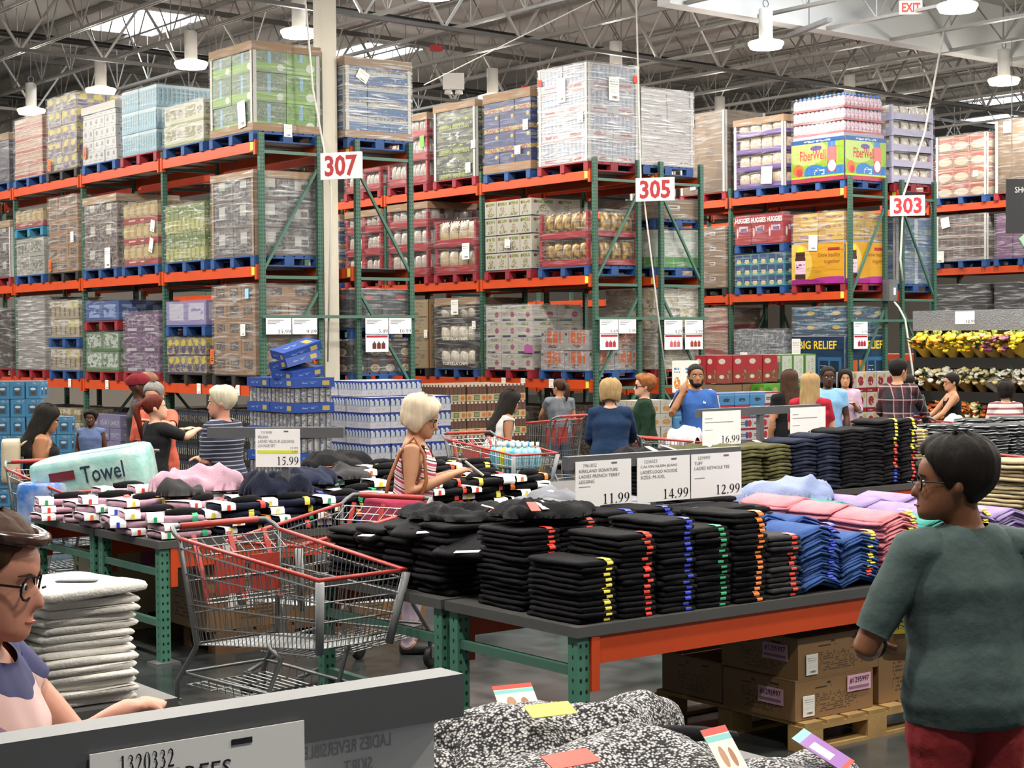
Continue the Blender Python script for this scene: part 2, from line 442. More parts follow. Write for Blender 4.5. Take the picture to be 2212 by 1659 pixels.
for i, y in enumerate((22.3, 28.5, 35.5, 42.5)):
    # girder trusses across the aisles
    t = struct(bpy.data.objects.new('roof_girder', None)); col.objects.link(t)
    b = MB(); b.bar((2, y, 7.15), (44, y, 7.15 - .02 * 42), .08, .06); b.build('bottom_chord', girder_m, t)
    b = MB(); b.bar((2, y, 8.3), (44, y, 8.3 - .025 * 42), .1, .08); b.build('top_chord', girder_m, t)
    b = MB()
    for k in range(28):
        x = 2 + 1.5 * k
        b.bar((x, y, 7.15 - .02 * (x - 2)), (x + .75, y, 8.3 - .025 * (x - 1.25)), .04, .04); b.bar((x + .75, y, 8.3 - .025 * (x - 1.25)), (x + 1.5, y, 7.15 - .02 * (x - .5)), .04, .04)
    stuff(b.build('web_rods', joist_m, t))
# sprinkler mains
pipe_m = mat('pipe_black', '#1d1c1b', .4)
for k, y in enumerate((24.6, 30.2, 37.5)):
    struct(MB().tube([(2, y, 7.75), (44, y, 7.75 - .022 * 42)], .06, 8).build('sprinkler_pipe', pipe_m))
# column with paint
colm = mat('column_paint_cream', '#cfc8b8', .5, var=.06, scale=2)
struct(MB().box(11.60, 11.82, 19.5, 19.72, 0, 8.5).build('column', colm))

# ------------------------------------------------------------------ pallet racks
def rackgreen():
    m, b = newmat('rack_green')
    tc = nd('ShaderNodeTexCoord'); sx = nd('ShaderNodeSeparateXYZ'); lk(tc.outputs['Object'], sx.inputs[0])
    x, y, z = E(sx.outputs[0]), E(sx.outputs[1]), E(sx.outputs[2])
    zz = (z * (1 / .05)).fract() - .5
    d = E.op('MINIMUM', (E.op('ABSOLUTE', x.abs() - .018)), (E.op('ABSOLUTE', y.abs() - .014)))
    f = zz.abs().lt(.2) * d.lt(.007)
    lk(mixc(f, hexc('#3a5f4f'), hexc('#16211c')), b.inputs['Base Color']); b.inputs['Roughness'].default_value = .42
    return m
green_m = rackgreen()
brace_m = mat('rack_green_plain', '#44695b', .42)
orange_m = mat('rack_orange', '#c4461a', .42, var=.12, scale=2)
yellow_m = mat('sticker_yellow', '#e8d84a', .5)
deckbar_m = mat('galvanised_bar', '#8b8c8c', .4, .6)
PH = 4.62
post_me = MB().box(-.035, .035, -.03, .03, 0, PH).mesh('post', green_m)
foot_me = MB().box(-.08, .08, -.07, .07, 0, .012).mesh('foot_plate', grey_steel)
BAY = 2.8
def beam_mesh():
    b = MB(); b.box(-.025, .025, .035, BAY - .035, -.13, 0)
    for y in (.03, BAY - .075): b.box(-.035, .03, y, y + .045, -.17, .02)
    return b.mesh('beam', orange_m)
beam_me = beam_mesh()
clip_me = MB().box(-.038, -.03, .08, .15, -.115, -.005).mesh('load_label', yellow_m)
LV = {0: (1.40, 2.93, 4.51), 1: (1.36, 2.90, 4.43), 2: (1.05, 2.72, 4.43), 3: (1.6, 3.28, 4.52)}
def rack(x0, x1, y0, nb, lv, flip, label, diag=True):
    t = thing('pallet_rack', label, 'pallet rack', (x0, y0, 0), group='pallet racks in rows')
    w = x1 - x0
    for k in range(nb + 1):
        for xx in (.035, w - .035):
            p = inst(post_me, 'post', t, (xx, k * BAY, 0)); inst(foot_me, 'foot_plate', p, (0, 0, 0))
        if k > 2: continue
        hz = [.25, lv[0] - .12, lv[1] - .14, lv[2] - .13]
        for z in hz:
            MB().box(.06, w - .06, k * BAY - .02, k * BAY + .02, z - .02, z + .02).build('brace', brace_m, t)
        for z0, z1 in ((.3, hz[1] - .05), (hz[1] + .1, lv[1] - .32), (hz[2] + .1, lv[2] - .32)):
            a, c = (.06, w - .06) if not flip else (w - .06, .06)
            MB().bar((a, k * BAY, z0), (c, k * BAY, z1), .035, .035).build('diagonal_brace', brace_m, t)
    for k in range(nb):
        for li, z in enumerate(lv):
            for xx in (.0, w):
                o = inst(beam_me, 'beam', t, (xx, k * BAY, z), None if xx == 0 else None)
                if k == 0 and xx == 0: inst(clip_me, 'load_label', o, (0, 0, 0))
            for q in (.45, 1.4, 2.3):
                MB().box(.03, w - .03, k * BAY + q - .03, k * BAY + q + .03, z - .03, z - .004).build('deck_bar', deckbar_m, t)
            MB().box(.03, w - .03, k * BAY + .08, k * BAY + BAY - .08, z - .004, z).build('wire_deck', deckbar_m, t)
    return t
YE = 19.29
RX = {'A': (10.53, 11.44), 'B': (11.95, 12.86), 'C': (16.02, 16.93), 'D': (17.31, 18.20), 'E': (21.5, 22.43), 'F': (22.79, 23.70), 'G': (27.0, 27.9)}
RL = {'A': 0, 'B': 0, 'C': 1, 'D': 1, 'E': 2, 'F': 2, 'G': 3}
rack(*RX['A'], YE, 5, LV[0], False, 'green and orange pallet rack left of the cream column')
rack(*RX['B'], YE, 3, LV[0], True, 'green and orange pallet rack right of the cream column')
rack(*RX['C'], YE, 5, LV[1], False, 'green and orange pallet rack holding the tall white film wrapped cans')
rack(*RX['D'], YE, 2, LV[1], True, 'green and orange pallet rack under the crinkled white film load')
rack(*RX['E'], YE, 4, LV[2], False, 'green and orange pallet rack holding the fibre supplement display')
rack(*RX['F'], YE, 2, LV[2], True, 'green and orange pallet rack with an electric box on its end frame')
rack(*RX['G'], YE, 4, LV[3], False, 'green and orange pallet rack behind the flower cooler')
# ------------------------------------------------------------------ pallets
PAL = {'blue': mat('pallet_blue', '#1f4a86', .6, var=.35, scale=5), 'red': mat('pallet_red', '#8e1f2b', .6, var=.3, scale=5), 'black': mat('pallet_black', '#23211f', .6, var=.3, scale=5),
       'teal': mat('pallet_teal', '#2c7fa0', .6, var=.25, scale=5), 'wood': mat('pallet_wood', '#b08d57', .65, var=.3, scale=6, bump=.1), 'darkwood': mat('pallet_dark_wood', '#6b4a2c', .7, var=.3, scale=6)}
def make_pallet_meshes(colr, lx, ly):
    m = PAL[colr]; out = []
    n = 7; bw = lx / n * .82
    board = MB().box(-bw / 2, bw / 2, -ly / 2, ly / 2, .122, .14).mesh('deck_board', m)
    strg = MB().box(-lx / 2, lx / 2, -.05, .05, .1, .122).mesh('stringer_board', m)
    blk = MB().box(-.07, .07, -.05, .05, .018, .1).mesh('block', m)
    bot = MB().box(-lx / 2, lx / 2, -.05, .05, 0, .018).mesh('bottom_board', m)
    return board, strg, blk, bot, n
PM = {}
def pallet(x, y, z, colr='blue', lx=1.02, ly=1.2, label='', group='pallets on the racks', rotz=0.0):
    k = (colr, lx, ly)
    if k not in PM: PM[k] = make_pallet_meshes(colr, lx, ly)
    board, strg, blk, bot, n = PM[k]
    t = thing('pallet', label, 'pallet', (x, y, z), rotz, group)
    for i in range(n): inst(board, 'deck_board', t, (-lx / 2 + lx / n * (i + .5), 0, 0))
    for yy in (-ly / 2 + .05, 0, ly / 2 - .05):
        inst(strg, 'stringer_board', t, (0, yy, 0)); inst(bot, 'bottom_board', t, (0, yy, 0))
        for xx in (-lx / 2 + .07, 0, lx / 2 - .07): inst(blk, 'block', t, (xx, yy, 0))
    return t
# ------------------------------------------------------------------ printed cartons
kraft = mat('kraft_board', '#8d6f4e', .7, var=.12, scale=3)
kraft_d = mat('kraft_board_dark', '#8a6a48', .7, var=.15, scale=3)
white_board = mat('white_board', '#b9b6b0', .6, var=.06)
paper = mat('paper_white', '#f4f2f2', .6)
paper_print = pmat('printed_sheet', '#eceae4', [('#8a8680', [('r', .1, .9, .35, .9), ('h', 9, .4), ('s', 70, 11, .3)]), ('#5a5854', [('r', .3, .85, .1, .25), ('s', 60, 5, .3)])], rnd=0)
orange_paper = pmat('orange_sheet', '#e8622a', [('#3a1a10', [('r', .2, .8, .15, .85), ('s', 6, 7, .5)])], rnd=0)
WR = {'light': wrapmat('film_light', .1, (.7, .72, .74)), 'mid': wrapmat('film_mid', .19, (.7, .72, .74)), 'heavy': wrapmat('film_heavy', .36, (.72, .73, .75), nz=40), 'white': wrapmat('film_white', .6, (.68, .66, .66), nz=34)}
ST = {}
def ink(c, k=.58):
    c = cc(c); g = sum(c) / 3; return tuple(max(0, (g + (x - g) * .95) * k) for x in c)
def S(k, base, layers, **kw): ST[k] = pmat('carton_' + k, ink(base), [(ink(c), m) for c, m in layers], **kw)
S('snack_green', '#6b8a5a', [('#87b53e', [('r', 0, 1, .08, .34)]), ('#5d6d60', [('r', .06, .94, .4, .95), ('n', 9, .5)]), ('#8ba08f', [('r', .1, .9, .45, .9), ('n', 14, .56)]), ('#86b8d8', [('r', .44, .54, .3, .95)]), ('#d9ddd6', [('e', .82, .2, .1, .12)])])
S('snack_green_front', '#79ad3c', [('#5f8a38', [('r', .05, .95, .45, .92), ('n', 8, .5)]), ('#86c0e0', [('r', .4, .5, .45, .95)]), ('#dfe6da', [('e', .72, .25, .13, .15)]), ('#8fc74a', [('r', 0, 1, .0, .1)])])
S('palm_cream', '#cfcab4', [('#8f8a58', [('r', .06, .6, .3, .85), ('n', 7, .45)]), ('#5a5c5e', [('e', .8, .55, .14, .2), ('n', 18, .5)]), ('#8fa04a', [('r', 0, 1, .0, .12)])])
S('sky_blue', '#79a9c0', [('#9cc4d4', [('w', 7, .55), ('r', 0, 1, .1, .9)]), ('#5a5048', [('w', 7, .18), ('r', 0, 1, .25, .8), ('n', 20, .45)]), ('#c2d4d8', [('r', 0, 1, .86, .98)])])
S('diaper_white', '#d5d4d4', [('#82848c', [('e', .5, .62, .2, .22), ('n', 9, .42)]), ('#4d6288', [('r', .15, .8, .12, .24), ('s', 16, 8, .35)])], nx=2)
S('yellow_purple', '#8b7c80', [('#c9b62e', [('n', 4, .55)]), ('#54406a', [('e', .5, .35, .36, .25), ('n', 6, .4)]), ('#d8c637', [('e', .5, .72, .28, .2)]), ('#4c3a63', [('r', 0, 1, 0, .07)])], nx=2)
S('red_cream', '#b98a74', [('#b5403c', [('r', 0, 1, 0, .32)]), ('#d7bba0', [('h', 3, .25)]), ('#c9a98c', [('r', 0, 1, .4, .95), ('s', 14, 6, .55)])])
S('dark_purple', '#3a3740', [('#5a4a6e', [('n', 5, .55)]), ('#7d7a80', [('r', .2, .8, .5, .8), ('n', 10, .5)])])
S('grey_pouch', '#6f6868', [('#8d8686', [('n', 6, .5)]), ('#44403f', [('r', .08, .92, .15, .85), ('n', 9, .52)]), ('#c4c0ba', [('r', .32, .62, .45, .85)]), ('#6b5a55', [('r', 0, 1, 0, .1)])])
S('grey_pouch_front', '#5e5a59', [('#85807e', [('n', 7, .52)]), ('#c9c6c0', [('r', .2, .62, .35, .7)]), ('#6f6b69', [('r', .4, .6, .4, .6)]), ('#3e3b3a', [('r', 0, 1, 0, .1)])])
S('lime_jars', '#8f9a48', [('#55602a', [('w', 9, .2)]), ('#c2bd6a', [('w', 9, .6), ('r', 0, 1, .1, .45)]), ('#5d7a2c', [('r', 0, 1, .72, .88)]), ('#d7d8c4', [('n', 10, .62)])])
S('red_tray', '#b09464', [('#aa3136', [('r', 0, 1, 0, .3)]), ('#6e5a40', [('w', 5, .12)]), ('#cbb47c', [('w', 5, .55), ('r', 0, 1, .4, .85)]), ('#e0c8b8', [('r', .1, .6, .1, .2), ('s', 20, 3, .4)])])
S('brown_pouch', '#77655f', [('#97857c', [('n', 6, .5)]), ('#4d3c3a', [('r', .05, .95, .1, .9), ('n', 8, .5)]), ('#c9c2ba', [('r', .35, .65, .4, .8)])])
S('tan_window', '#a37c58', [('#4e423e', [('r', .2, .8, .35, .85)]), ('#8f8278', [('r', .25, .75, .4, .8), ('n', 9, .5)]), ('#5a4878', [('r', .1, .9, .1, .2), ('s', 14, 9, .4)]), ('#b8916a', [('r', 0, 1, .95, 1)])])
S('white_pouch', '#a9a79c', [('#6f6a60', [('r', .1, .9, .2, .8), ('n', 8, .5)]), ('#c9c8c0', [('n', 5, .6)])])
S('plain_grey', '#9b9490', [('#8a837f', [('n', 3, .5)]), ('#b0a9a4', [('h', 6, .12)])])
S('cream_jug', '#a9997d', [('#77604c', [('w', 6, .3), ('r', 0, 1, .15, .6)]), ('#c9b95a', [('r', .6, 1, .55, .95)]), ('#d8d2c4', [('r', 0, 1, .6, .95), ('n', 7, .5)])])
S('green_white', '#7f9177', [('#c8d0c6', [('r', .08, .92, .2, .9), ('n', 5, .45)]), ('#54724e', [('n', 8, .6)]), ('#4e7a44', [('r', 0, 1, 0, .12)])])
S('purple', '#7a5478', [('#5a3a5e', [('n', 5, .5)]), ('#a689a8', [('r', .1, .9, .3, .9), ('n', 8, .55)]), ('#c6bcc4', [('r', .15, .7, .06, .2)]), ('#6a2f70', [('r', 0, 1, 0, .05)])])
S('blue_crate', '#3f5c9c', [('#8fa6d4', [('r', .1, .42, .15, .8), ('n', 5, .45)]), ('#8fa6d4', [('r', .55, .9, .15, .8), ('n', 5, .45)])])
S('lavender_crate', '#8f86b8', [('#c4c0d4', [('r', .08, .44, .2, .9), ('n', 4, .4)]), ('#c4c0d4', [('r', .56, .95, .2, .9), ('n', 4, .4)])])
S('dark_brown', '#3a2e2a', [('#5a4a42', [('n', 6, .55)]), ('#8a7f78', [('r', .6, .8, .6, .8)])])
S('wafer_blue', '#2f6fae', [('#c8d4da', [('r', 0, 1, 0, .2)]), ('#d9b98a', [('r', 0, 1, .2, .36), ('n', 12, .48)]), ('#1f57a0', [('r', 0, 1, .5, .75), ('s', 16, 5, .5)]), ('#dfe8ee', [('n', 5, .64)])])
S('noodle_black', '#2a2c30', [('#d2c0a0', [('e', .5, .3, .3, .24)]), ('#a87848', [('e', .5, .3, .22, .16), ('n', 14, .45)]), ('#b03030', [('e', .5, .78, .2, .1)])])
S('noodle_wrap', '#33363c', [('#565c66', [('n', 5, .55)]), ('#b04038', [('e', .6, .6, .16, .12)])])
S('white_blueprint', '#c6c3c8', [('#8fa3bf', [('r', .04, .96, .3, .9), ('w', 6, .6), ('n', 16, .42)]), ('#b0484c', [('r', .25, .75, .08, .2)]), ('#b98a78', [('r', 0, 1, .9, .95)]), ('#e4e2e4', [('n', 6, .62)])])
S('navy_fruit', '#23336e', [('#c8a23a', [('r', 0, 1, .05, .26), ('n', 12, .46)]), ('#a8402a', [('r', .3, .8, .05, .22), ('n', 16, .5)]), ('#d8b24a', [('e', .82, .78, .09, .1)]), ('#3f54a0', [('r', .1, .6, .5, .62), ('s', 14, 9, .4)])])
S('navy_cap', '#7a6248', [('#6a543c', [('n', 4, .5)])])
S('pea_green', '#2e352c', [('#6a7450', [('r', .05, .95, .3, .95), ('n', 6, .5)]), ('#b8c0c0', [('r', .3, .6, .55, .85), ('n', 8, .55)]), ('#8e9a48', [('r', .1, .95, .06, .2), ('s', 22, 5, .35)]), ('#b8c83a', [('r', .2, .85, .3, .4), ('n', 12, .58)])])
S('grape_white', '#cfcabb', [('#8a9a4a', [('r', .12, .88, .72, .9), ('n', 9, .45)]), ('#8a4a50', [('e', .16, .8, .07, .09)]), ('#9a8a6a', [('e', .5, .45, .2, .22), ('n', 12, .5)]), ('#7d8a45', [('r', .2, .85, .12, .28), ('n', 10, .5)]), ('#262a48', [('r', 0, 1, 0, .05)])], nx=1)
S('berry_white', '#cdc9c0', [('#8a9a48', [('r', .3, .75, .74, .92), ('n', 8, .46)]), ('#b04a68', [('e', .72, .4, .13, .18)]), ('#262a48', [('r', .08, .6, 0, .12)]), ('#a8a49a', [('r', .1, .5, .3, .6), ('s', 16, 6, .5)])], nx=1)
S('tan_print', '#b7a584', [('#8a8474', [('r', .1, .9, .55, .85), ('n', 10, .5)]), ('#5e6a5a', [('r', .0, .1, 0, 1)]), ('#8f7f62', [('r', .2, .8, .1, .4), ('s', 8, 4, .45)])])
S('grey_orange', '#a6a3a2', [('#d0642c', [('r', .16, .84, .35, .95), ('w', 4, .8)]), ('#c8c4c4', [('n', 6, .6)]), ('#8f4d36', [('r', .3, .7, .1, .3), ('n', 8, .5)]), ('#4a4a58', [('e', .06, .8, .05, .08)])])
S('green_pack', '#c2cdbf', [('#3f9a34', [('r', 0, 1, 0, .28)]), ('#8fae88', [('w', 5, .1)]), ('#e0e6de', [('r', .3, .9, .35, .7), ('n', 5, .5)])])
S('kraft_case', '#8f7151', [('#dedad2', [('r', .3, .55, .45, .7)]), ('#4a3a2a', [('r', .32, .52, .5, .64), ('s', 14, 6, .5)]), ('#7a5f42', [('r', 0, 1, .48, .51)])])
S('cream_sack', '#c9bf9f', [('#e8e4da', [('n', 4, .52)]), ('#a8925c', [('n', 6, .62)])])
S('white_wrap', '#c9c1bf', [('#9a8f8e', [('n', 7, .58)]), ('#e4dedc', [('h', 9, .4)]), ('#6f6664', [('r', .5, .8, .2, .3), ('n', 12, .5)])])
S('huggies_red', '#b0202c', [('#d8cfd0', [('r', .25, .8, .45, .62), ('n', 6, .42)]), ('#7f5a98', [('r', .35, .75, .42, .56)]), ('#e8e4e4', [('e', .16, .4, .05, .16)]), ('#7a1820', [('r', 0, .03, 0, 1)])])
S('teal_cups', '#2f8fa0', [('#1f3f78', [('r', .08, .92, .3, .95)]), ('#dcd27a', [('e', .5, .3, .3, .2)]), ('#e8e8e0', [('r', .25, .75, .42, .5)]), ('#52b0b8', [('r', 0, 1, 0, .1)])])
S('yellow_vits', '#d8b02c', [('#9c5a90', [('r', .05, .95, .3, .62), ('n', 5, .5)]), ('#c8962a', [('r', .0, .3, 0, 1)]), ('#e4c84a', [('r', .35, .9, .64, .9), ('n', 6, .5)])])
S('big_relief', '#1f4a6a', [('#3f7f9a', [('r', 0, 1, .5, 1), ('n', 5, .5)]), ('#d8b84a', [('e', .7, .6, .16, .14)]), ('#bfd4de', [('n', 7, .66)])])
S('clear_grey', '#8a8f94', [('#6a6f74', [('w', 9, .4)]), ('#b4bac0', [('n', 6, .55)])])
S('tub_orange', '#b5826a', [('#b8462a', [('r', .06, .94, .45, .92)]), ('#d0c4a8', [('e', .5, .3, .42, .26)]), ('#7a3a28', [('r', .1, .9, .86, .95)]), ('#d89a5a', [('r', .1, .9, .78, .86)])])
S('brown_row', '#7f7068', [('#5f4a42', [('w', 8, .7), ('r', 0, 1, .3, .95), ('n', 20, .4)]), ('#b8aea4', [('r', 0, 1, .0, .25)]), ('#9a6a58', [('r', .3, .9, .05, .2), ('n', 10, .5)])])
S('violet_case', '#7a4a78', [('#9a6a98', [('r', .15, .85, .3, .8), ('n', 6, .5)]), ('#5a2f5a', [('r', 0, .06, 0, 1)])])
S('black_case', '#1b1a1c', [('#2c2b2e', [('n', 4, .55)])])
S('lavender_tray', '#b2acc4', [('#8f88a4', [('r', .0, 1, .0, .08)])])
S('blue_white_wrap', '#6f88a8', [('#c4d0dc', [('r', .0, .18, 0, 1)]), ('#3f68a0', [('r', .2, 1, .6, .9), ('n', 4, .5)]), ('#9fb0a4', [('r', .2, 1, .3, .5), ('n', 5, .5)])])
bag_white = mat('bag_white_glossy', '#a39c96', .3, var=.45, scale=14, vcol='#8d8078')
bag_black = mat('bag_black_gold', '#2a2422', .3, var=.4, scale=12, vcol='#b08a3a')
bag_corn = mat('bag_chips', '#a5833f', .3, var=.5, scale=12, vcol='#9aa0a4')
bag_clear = mat('bag_clear_tortilla', '#a99f8c', .25, var=.4, scale=14, vcol='#d8d3c8')
bag_snack = mat('bag_snack_white', '#a8aba8', .3, var=.4, scale=16, vcol='#b07a4a')
tray_red = mat('tray_red', '#8a1622', .45, var=.15, scale=6)
tray_purple = mat('tray_purple', '#54357a', .45, var=.15, scale=6)
tray_black = mat('tray_black', '#24201e', .45, var=.2, scale=6)
red_ink = mat('ink_red', '#b4202a', .5); white_ink = mat('ink_white', '#e8e4de', .5); black_ink = mat('ink_black', '#1d1b22', .5); yellow_ink = mat('ink_yellow', '#e2bf2e', .5); olive_ink = mat('ink_olive', '#8c9448', .5)
purple_ink = mat('ink_purple', '#6a2060', .5); brown_ink = mat('ink_brown', '#8a4a1c', .5)
bagm = {}
def bag_mesh(m, w, h, d):
    k = (m.name, round(w, 3), round(h, 3))
    if k not in bagm:
        b = MB(); b.smooth = True
        rr = []
        for t in (0, .12, .45, .8, .93, 1.0):
            dd = d * (.25 + .75 * math.sin(PI * min(1, t * 1.05)) ** .6) if t < .93 else d * .08
            ww = w * (.94 if .1 < t < .9 else 1.0) * (.9 if t == 0 else 1)
            rr.append([(ww / 2 * math.cos(a) * 1.0, dd / 2 * math.sin(a), t * h) for a in [2 * PI * q / 10 for q in range(10)]])
        b.rings(rr); bagm[k] = b.mesh('bag', m)
    return bagm[k]
bott = {}
def bottle_mesh(key, r, h, body, cap, capf=.82):
    if key not in bott:
        b = MB(); b.smooth = True
        b.lathe([(r * .9, 0), (r, h * .04), (r, h * .58), (r * .8, h * .7), (r * .38, h * .8)], 8)
        b.cur = 1; b.lathe([(r * .42, h * .8), (r * .42, h), (r * .1, h)], 8)
        bott[key] = b.mesh('bottle', [body, cap])
    return bott[key]
# ------------------------------------------------------------------ one wrapped load
def case_mesh(name, m, w, d, h, gap=.004):
    b = MB(); b.box(-w / 2 + gap, w / 2 - gap, -d / 2 + gap, d / 2 - gap, gap / 2, h - gap / 2)
    return b.mesh(name, m)
def load(label, cat, X0, X1, Y0, Y1, z0, segs, cap=None, base=None, corners=None, wrap='mid', sheet=None, front=None, capz=.1, name='pallet_load', group='wrapped pallet loads on the racks', jig=.006):
    """segs: list of (kind, height, ny, nz, ...) stacked upward from z0; returns the thing"""
    cx, cyy = (X0 + X1) / 2, (Y0 + Y1) / 2; W, D = X1 - X0, Y1 - Y0
    t = thing(name, label, cat, (cx, cyy, z0), 0, group)
    z = 0.0; rr = random.Random(sum(map(ord, label)))
    for sg in segs:
        kind, h, ny, nz = sg[:4]
        if kind == 'case':
            sty = ST[sg[4]]; nxx = sg[5] if len(sg) > 5 else 2
            stf = ST[sg[6]] if len(sg) > 6 else sty
            cw, cd, ch = W / nxx, D / ny, h / nz
            me = case_mesh('case', sty, cw, cd, ch)
            mf = case_mesh('case', stf, cw, cd, ch) if stf is not sty else me
            for k in range(nz):
                for j in range(ny):
                    for i in range(nxx):
                        if 0 < i < nxx - 1 and 0 < j < ny - 1 and k < nz - 1: continue
                        # the row facing the aisle end shows its own side
                        o = inst(mf if (j == 0 and stf is not sty and i >= 1) else me, 'case', t, (-W / 2 + cw * (i + .5) + rr.uniform(-jig, jig), -D / 2 + cd * (j + .5) + rr.uniform(-jig, jig), z + ch * k), (0, 0, rr.uniform(-.006, .006)))
        elif kind == 'tray':
            tm, bm, nb = sg[4], sg[5], sg[6]; frac = sg[7] if len(sg) > 7 else .34
            cd, ch = D / ny, h / nz
            b = MB(); th = ch * frac
            b.box(-W / 2, W / 2, -cd / 2 + .005, cd / 2 - .005, 0, .02); b.box(-W / 2, -W / 2 + .015, -cd / 2 + .005, cd / 2 - .005, 0, th); b.box(W / 2 - .015, W / 2, -cd / 2 + .005, cd / 2 - .005, 0, th)
            b.box(-W / 2, W / 2, -cd / 2 + .005, -cd / 2 + .02, 0, th); b.box(-W / 2, W / 2, cd / 2 - .02, cd / 2 - .005, 0, th)
            for sx_ in (-1, 1):
                for sy_ in (-1, 1):
                    b.box(min(sx_ * W / 2, sx_ * (W / 2 - .05)), max(sx_ * W / 2, sx_ * (W / 2 - .05)), min(sy_ * cd / 2, sy_ * (cd / 2 - .05)), max(sy_ * cd / 2, sy_ * (cd / 2 - .05)), 0, ch * .96)
            tme = b.mesh('tray', tm)
            bw = (cd - .1) / nb; bme = bag_mesh(bm, bw * .98, ch * .86, .12)
            nbx = max(3, int((W - .1) / bw))
            for k in range(nz):
                for j in range(ny):
                    yy = -D / 2 + cd * (j + .5)
                    tr_ = inst(tme, 'tray', t, (0, yy, z + ch * k))
                    for q in range(nb):
                        inst(bme, 'bag', tr_, (-W / 2 + .08, -cd / 2 + .05 + bw * (q + .5), .03 + rr.uniform(0, .01)), (rr.uniform(-.06, .06), rr.uniform(-.05, .1), PI / 2))
                    if j == 0:
                        for q in range(nbx):
                            inst(bme, 'bag', tr_, (-W / 2 + .06 + (W - .12) / nbx * (q + .5), -cd / 2 + .08, .03), (rr.uniform(-.1, .05), 0, 0))
        elif kind == 'bottles':
            me, nb, tm = sg[4], sg[5], sg[6]; ch = h / nz
            bw = D / nb; nbx = int(W / bw)
            pad = MB().box(-W / 2, W / 2, -D / 2, D / 2, 0, .025).mesh('tier_pad', tm)
            core = MB().box(-W / 2 + bw, W / 2 - bw, -D / 2 + bw, D / 2 - bw, .025, ch * .8).mesh('inner_tier', tm)
            for k in range(nz):
                zz = z + ch * k
                p_ = inst(pad, 'tier_pad', t, (0, 0, zz)); inst(core, 'inner_tier', p_)
                for q in range(nb): inst(me, 'bottle', p_, (-W / 2 + bw / 2, -D / 2 + bw * (q + .5), .025))
                for q in range(1, nbx): inst(me, 'bottle', p_, (-W / 2 + bw * (q + .5), -D / 2 + bw / 2, .025))
        z += h
    H = z
    if cap: MB().box(-W / 2 - .015, W / 2 + .015, -D / 2 - .015, D / 2 + .015, H - capz, H + .012).build('top_cap', cap, t)
    if base: MB().box(-W / 2 - .012, W / 2 + .012, -D / 2 - .012, D / 2 + .012, 0, capz).build('base_sleeve', base, t)
    if corners:
        for sx_ in (-1, 1):
            for sy_ in (-1, 1):
                b = MB(); x, y = sx_ * (W / 2 + .008), sy_ * (D / 2 + .008)
                b.box(min(x, x - sx_ * .06), max(x, x - sx_ * .06), min(y, y - sy_ * .008), max(y, y - sy_ * .008), 0, H)
                b.box(min(x, x - sx_ * .008), max(x, x - sx_ * .008), min(y, y - sy_ * .06), max(y, y - sy_ * .06), 0, H)
                b.build('corner_board', corners, t)
    if sheet:
        for (side, a, zz, w_, h_, rot, sm) in sheet:
            b = MB(); b.box(-w_ / 2, w_ / 2, -h_ / 2, h_ / 2, 0, .003)
            b.f = [b.f[4]]; b.uv = [b.uv[4]]; b.mi = [0]; b.sm = [False]
            o = b.build('label_sheet', sm, t)
            M = MX(-W / 2 - .024, a * D, zz * H) if side == 'x' else MY(a * W, -D / 2 - .024, zz * H)
            o.matrix_local = M @ Matrix.Rotation(rot, 4, 'Z')
    if wrap:
        e = .018; b = MB()
        n = 6
        for (p, q) in (((-W / 2 - e, D / 2 + e), (-W / 2 - e, -D / 2 - e)), ((-W / 2 - e, -D / 2 - e), (W / 2 + e, -D / 2 - e)), ((W / 2 + e, -D / 2 - e), (W / 2 + e, D / 2 + e))):
            b.quad((p[0], p[1], 0), (q[0], q[1], 0), (q[0], q[1], H + e), (p[0], p[1], H + e))
        b.quad((-W / 2 - e, -D / 2 - e, H + e), (W / 2 + e, -D / 2 - e, H + e), (W / 2 + e, D / 2 + e, H + e), (-W / 2 - e, D / 2 + e, H + e))
        b.build('stretch_wrap', WR[wrap], t)
    return t
def slot(row, bay, lvl, s, dx0=-.05, dx1=.06):
    x0, x1 = RX[row]; y = YE + bay * BAY
    Y0, Y1 = (y + .06, y + 1.25) if s == 0 else (y + 1.42, y + 2.66)
    return x0 + dx0, x1 + dx1, Y0, Y1, LV[RL[row]][lvl]
COLN = {'blue': 'blue', 'red': 'dark red', 'black': 'black', 'teal': 'teal', 'wood': 'pale wooden'}
def rackload(row, bay, lvl, s, pc, ztop, label, segs, what, **k):
    X0, X1, Y0, Y1, z = slot(row, bay, lvl, s, k.pop('dx0', -.05), k.pop('dx1', .06))
    g = k.pop('gy', 0)
    pallet((X0 + X1) / 2, (Y0 + Y1) / 2, z, pc, label='%s pallet under the %s' % (COLN[pc], what))
    H = ztop - z - .14
    fix = sum(sg[1] for sg in segs if sg[0] == 'pallet'); tot = sum(sg[1] for sg in segs if sg[0] != 'pallet')
    segs = [((sg[0], (.14 if sg[0] == 'pallet' else sg[1] / tot * (H - fix))) + tuple(sg[2:])) for sg in segs]
    for i, sg in enumerate(segs):
        if sg[0] == 'pallet':       # two tiers: the upper one is a load of its own on a pallet
            hl_ = sum(q[1] for q in segs[:i]); k2 = dict(k); k2['sheet'] = None
            load(label, 'pallet load', X0 + .02, X1 - .02, Y0 + .02, Y1 - .02, z + .14, segs[:i], **k2)
            pallet((X0 + X1) / 2, (Y0 + Y1) / 2, z + .165 + hl_, sg[4], label='%s pallet between the two tiers of %s' % (sg[4], sg[5]))
            return load('upper tier above the pallet between ' + sg[5], 'pallet load', X0 + .02, X1 - .02, Y0 + .02, Y1 - .02, z + .31 + hl_, segs[i + 1:], **k)
    return load(label, 'pallet load', X0 + .02, X1 - .02, Y0 + .02, Y1 - .02, z + .14, segs, **k)
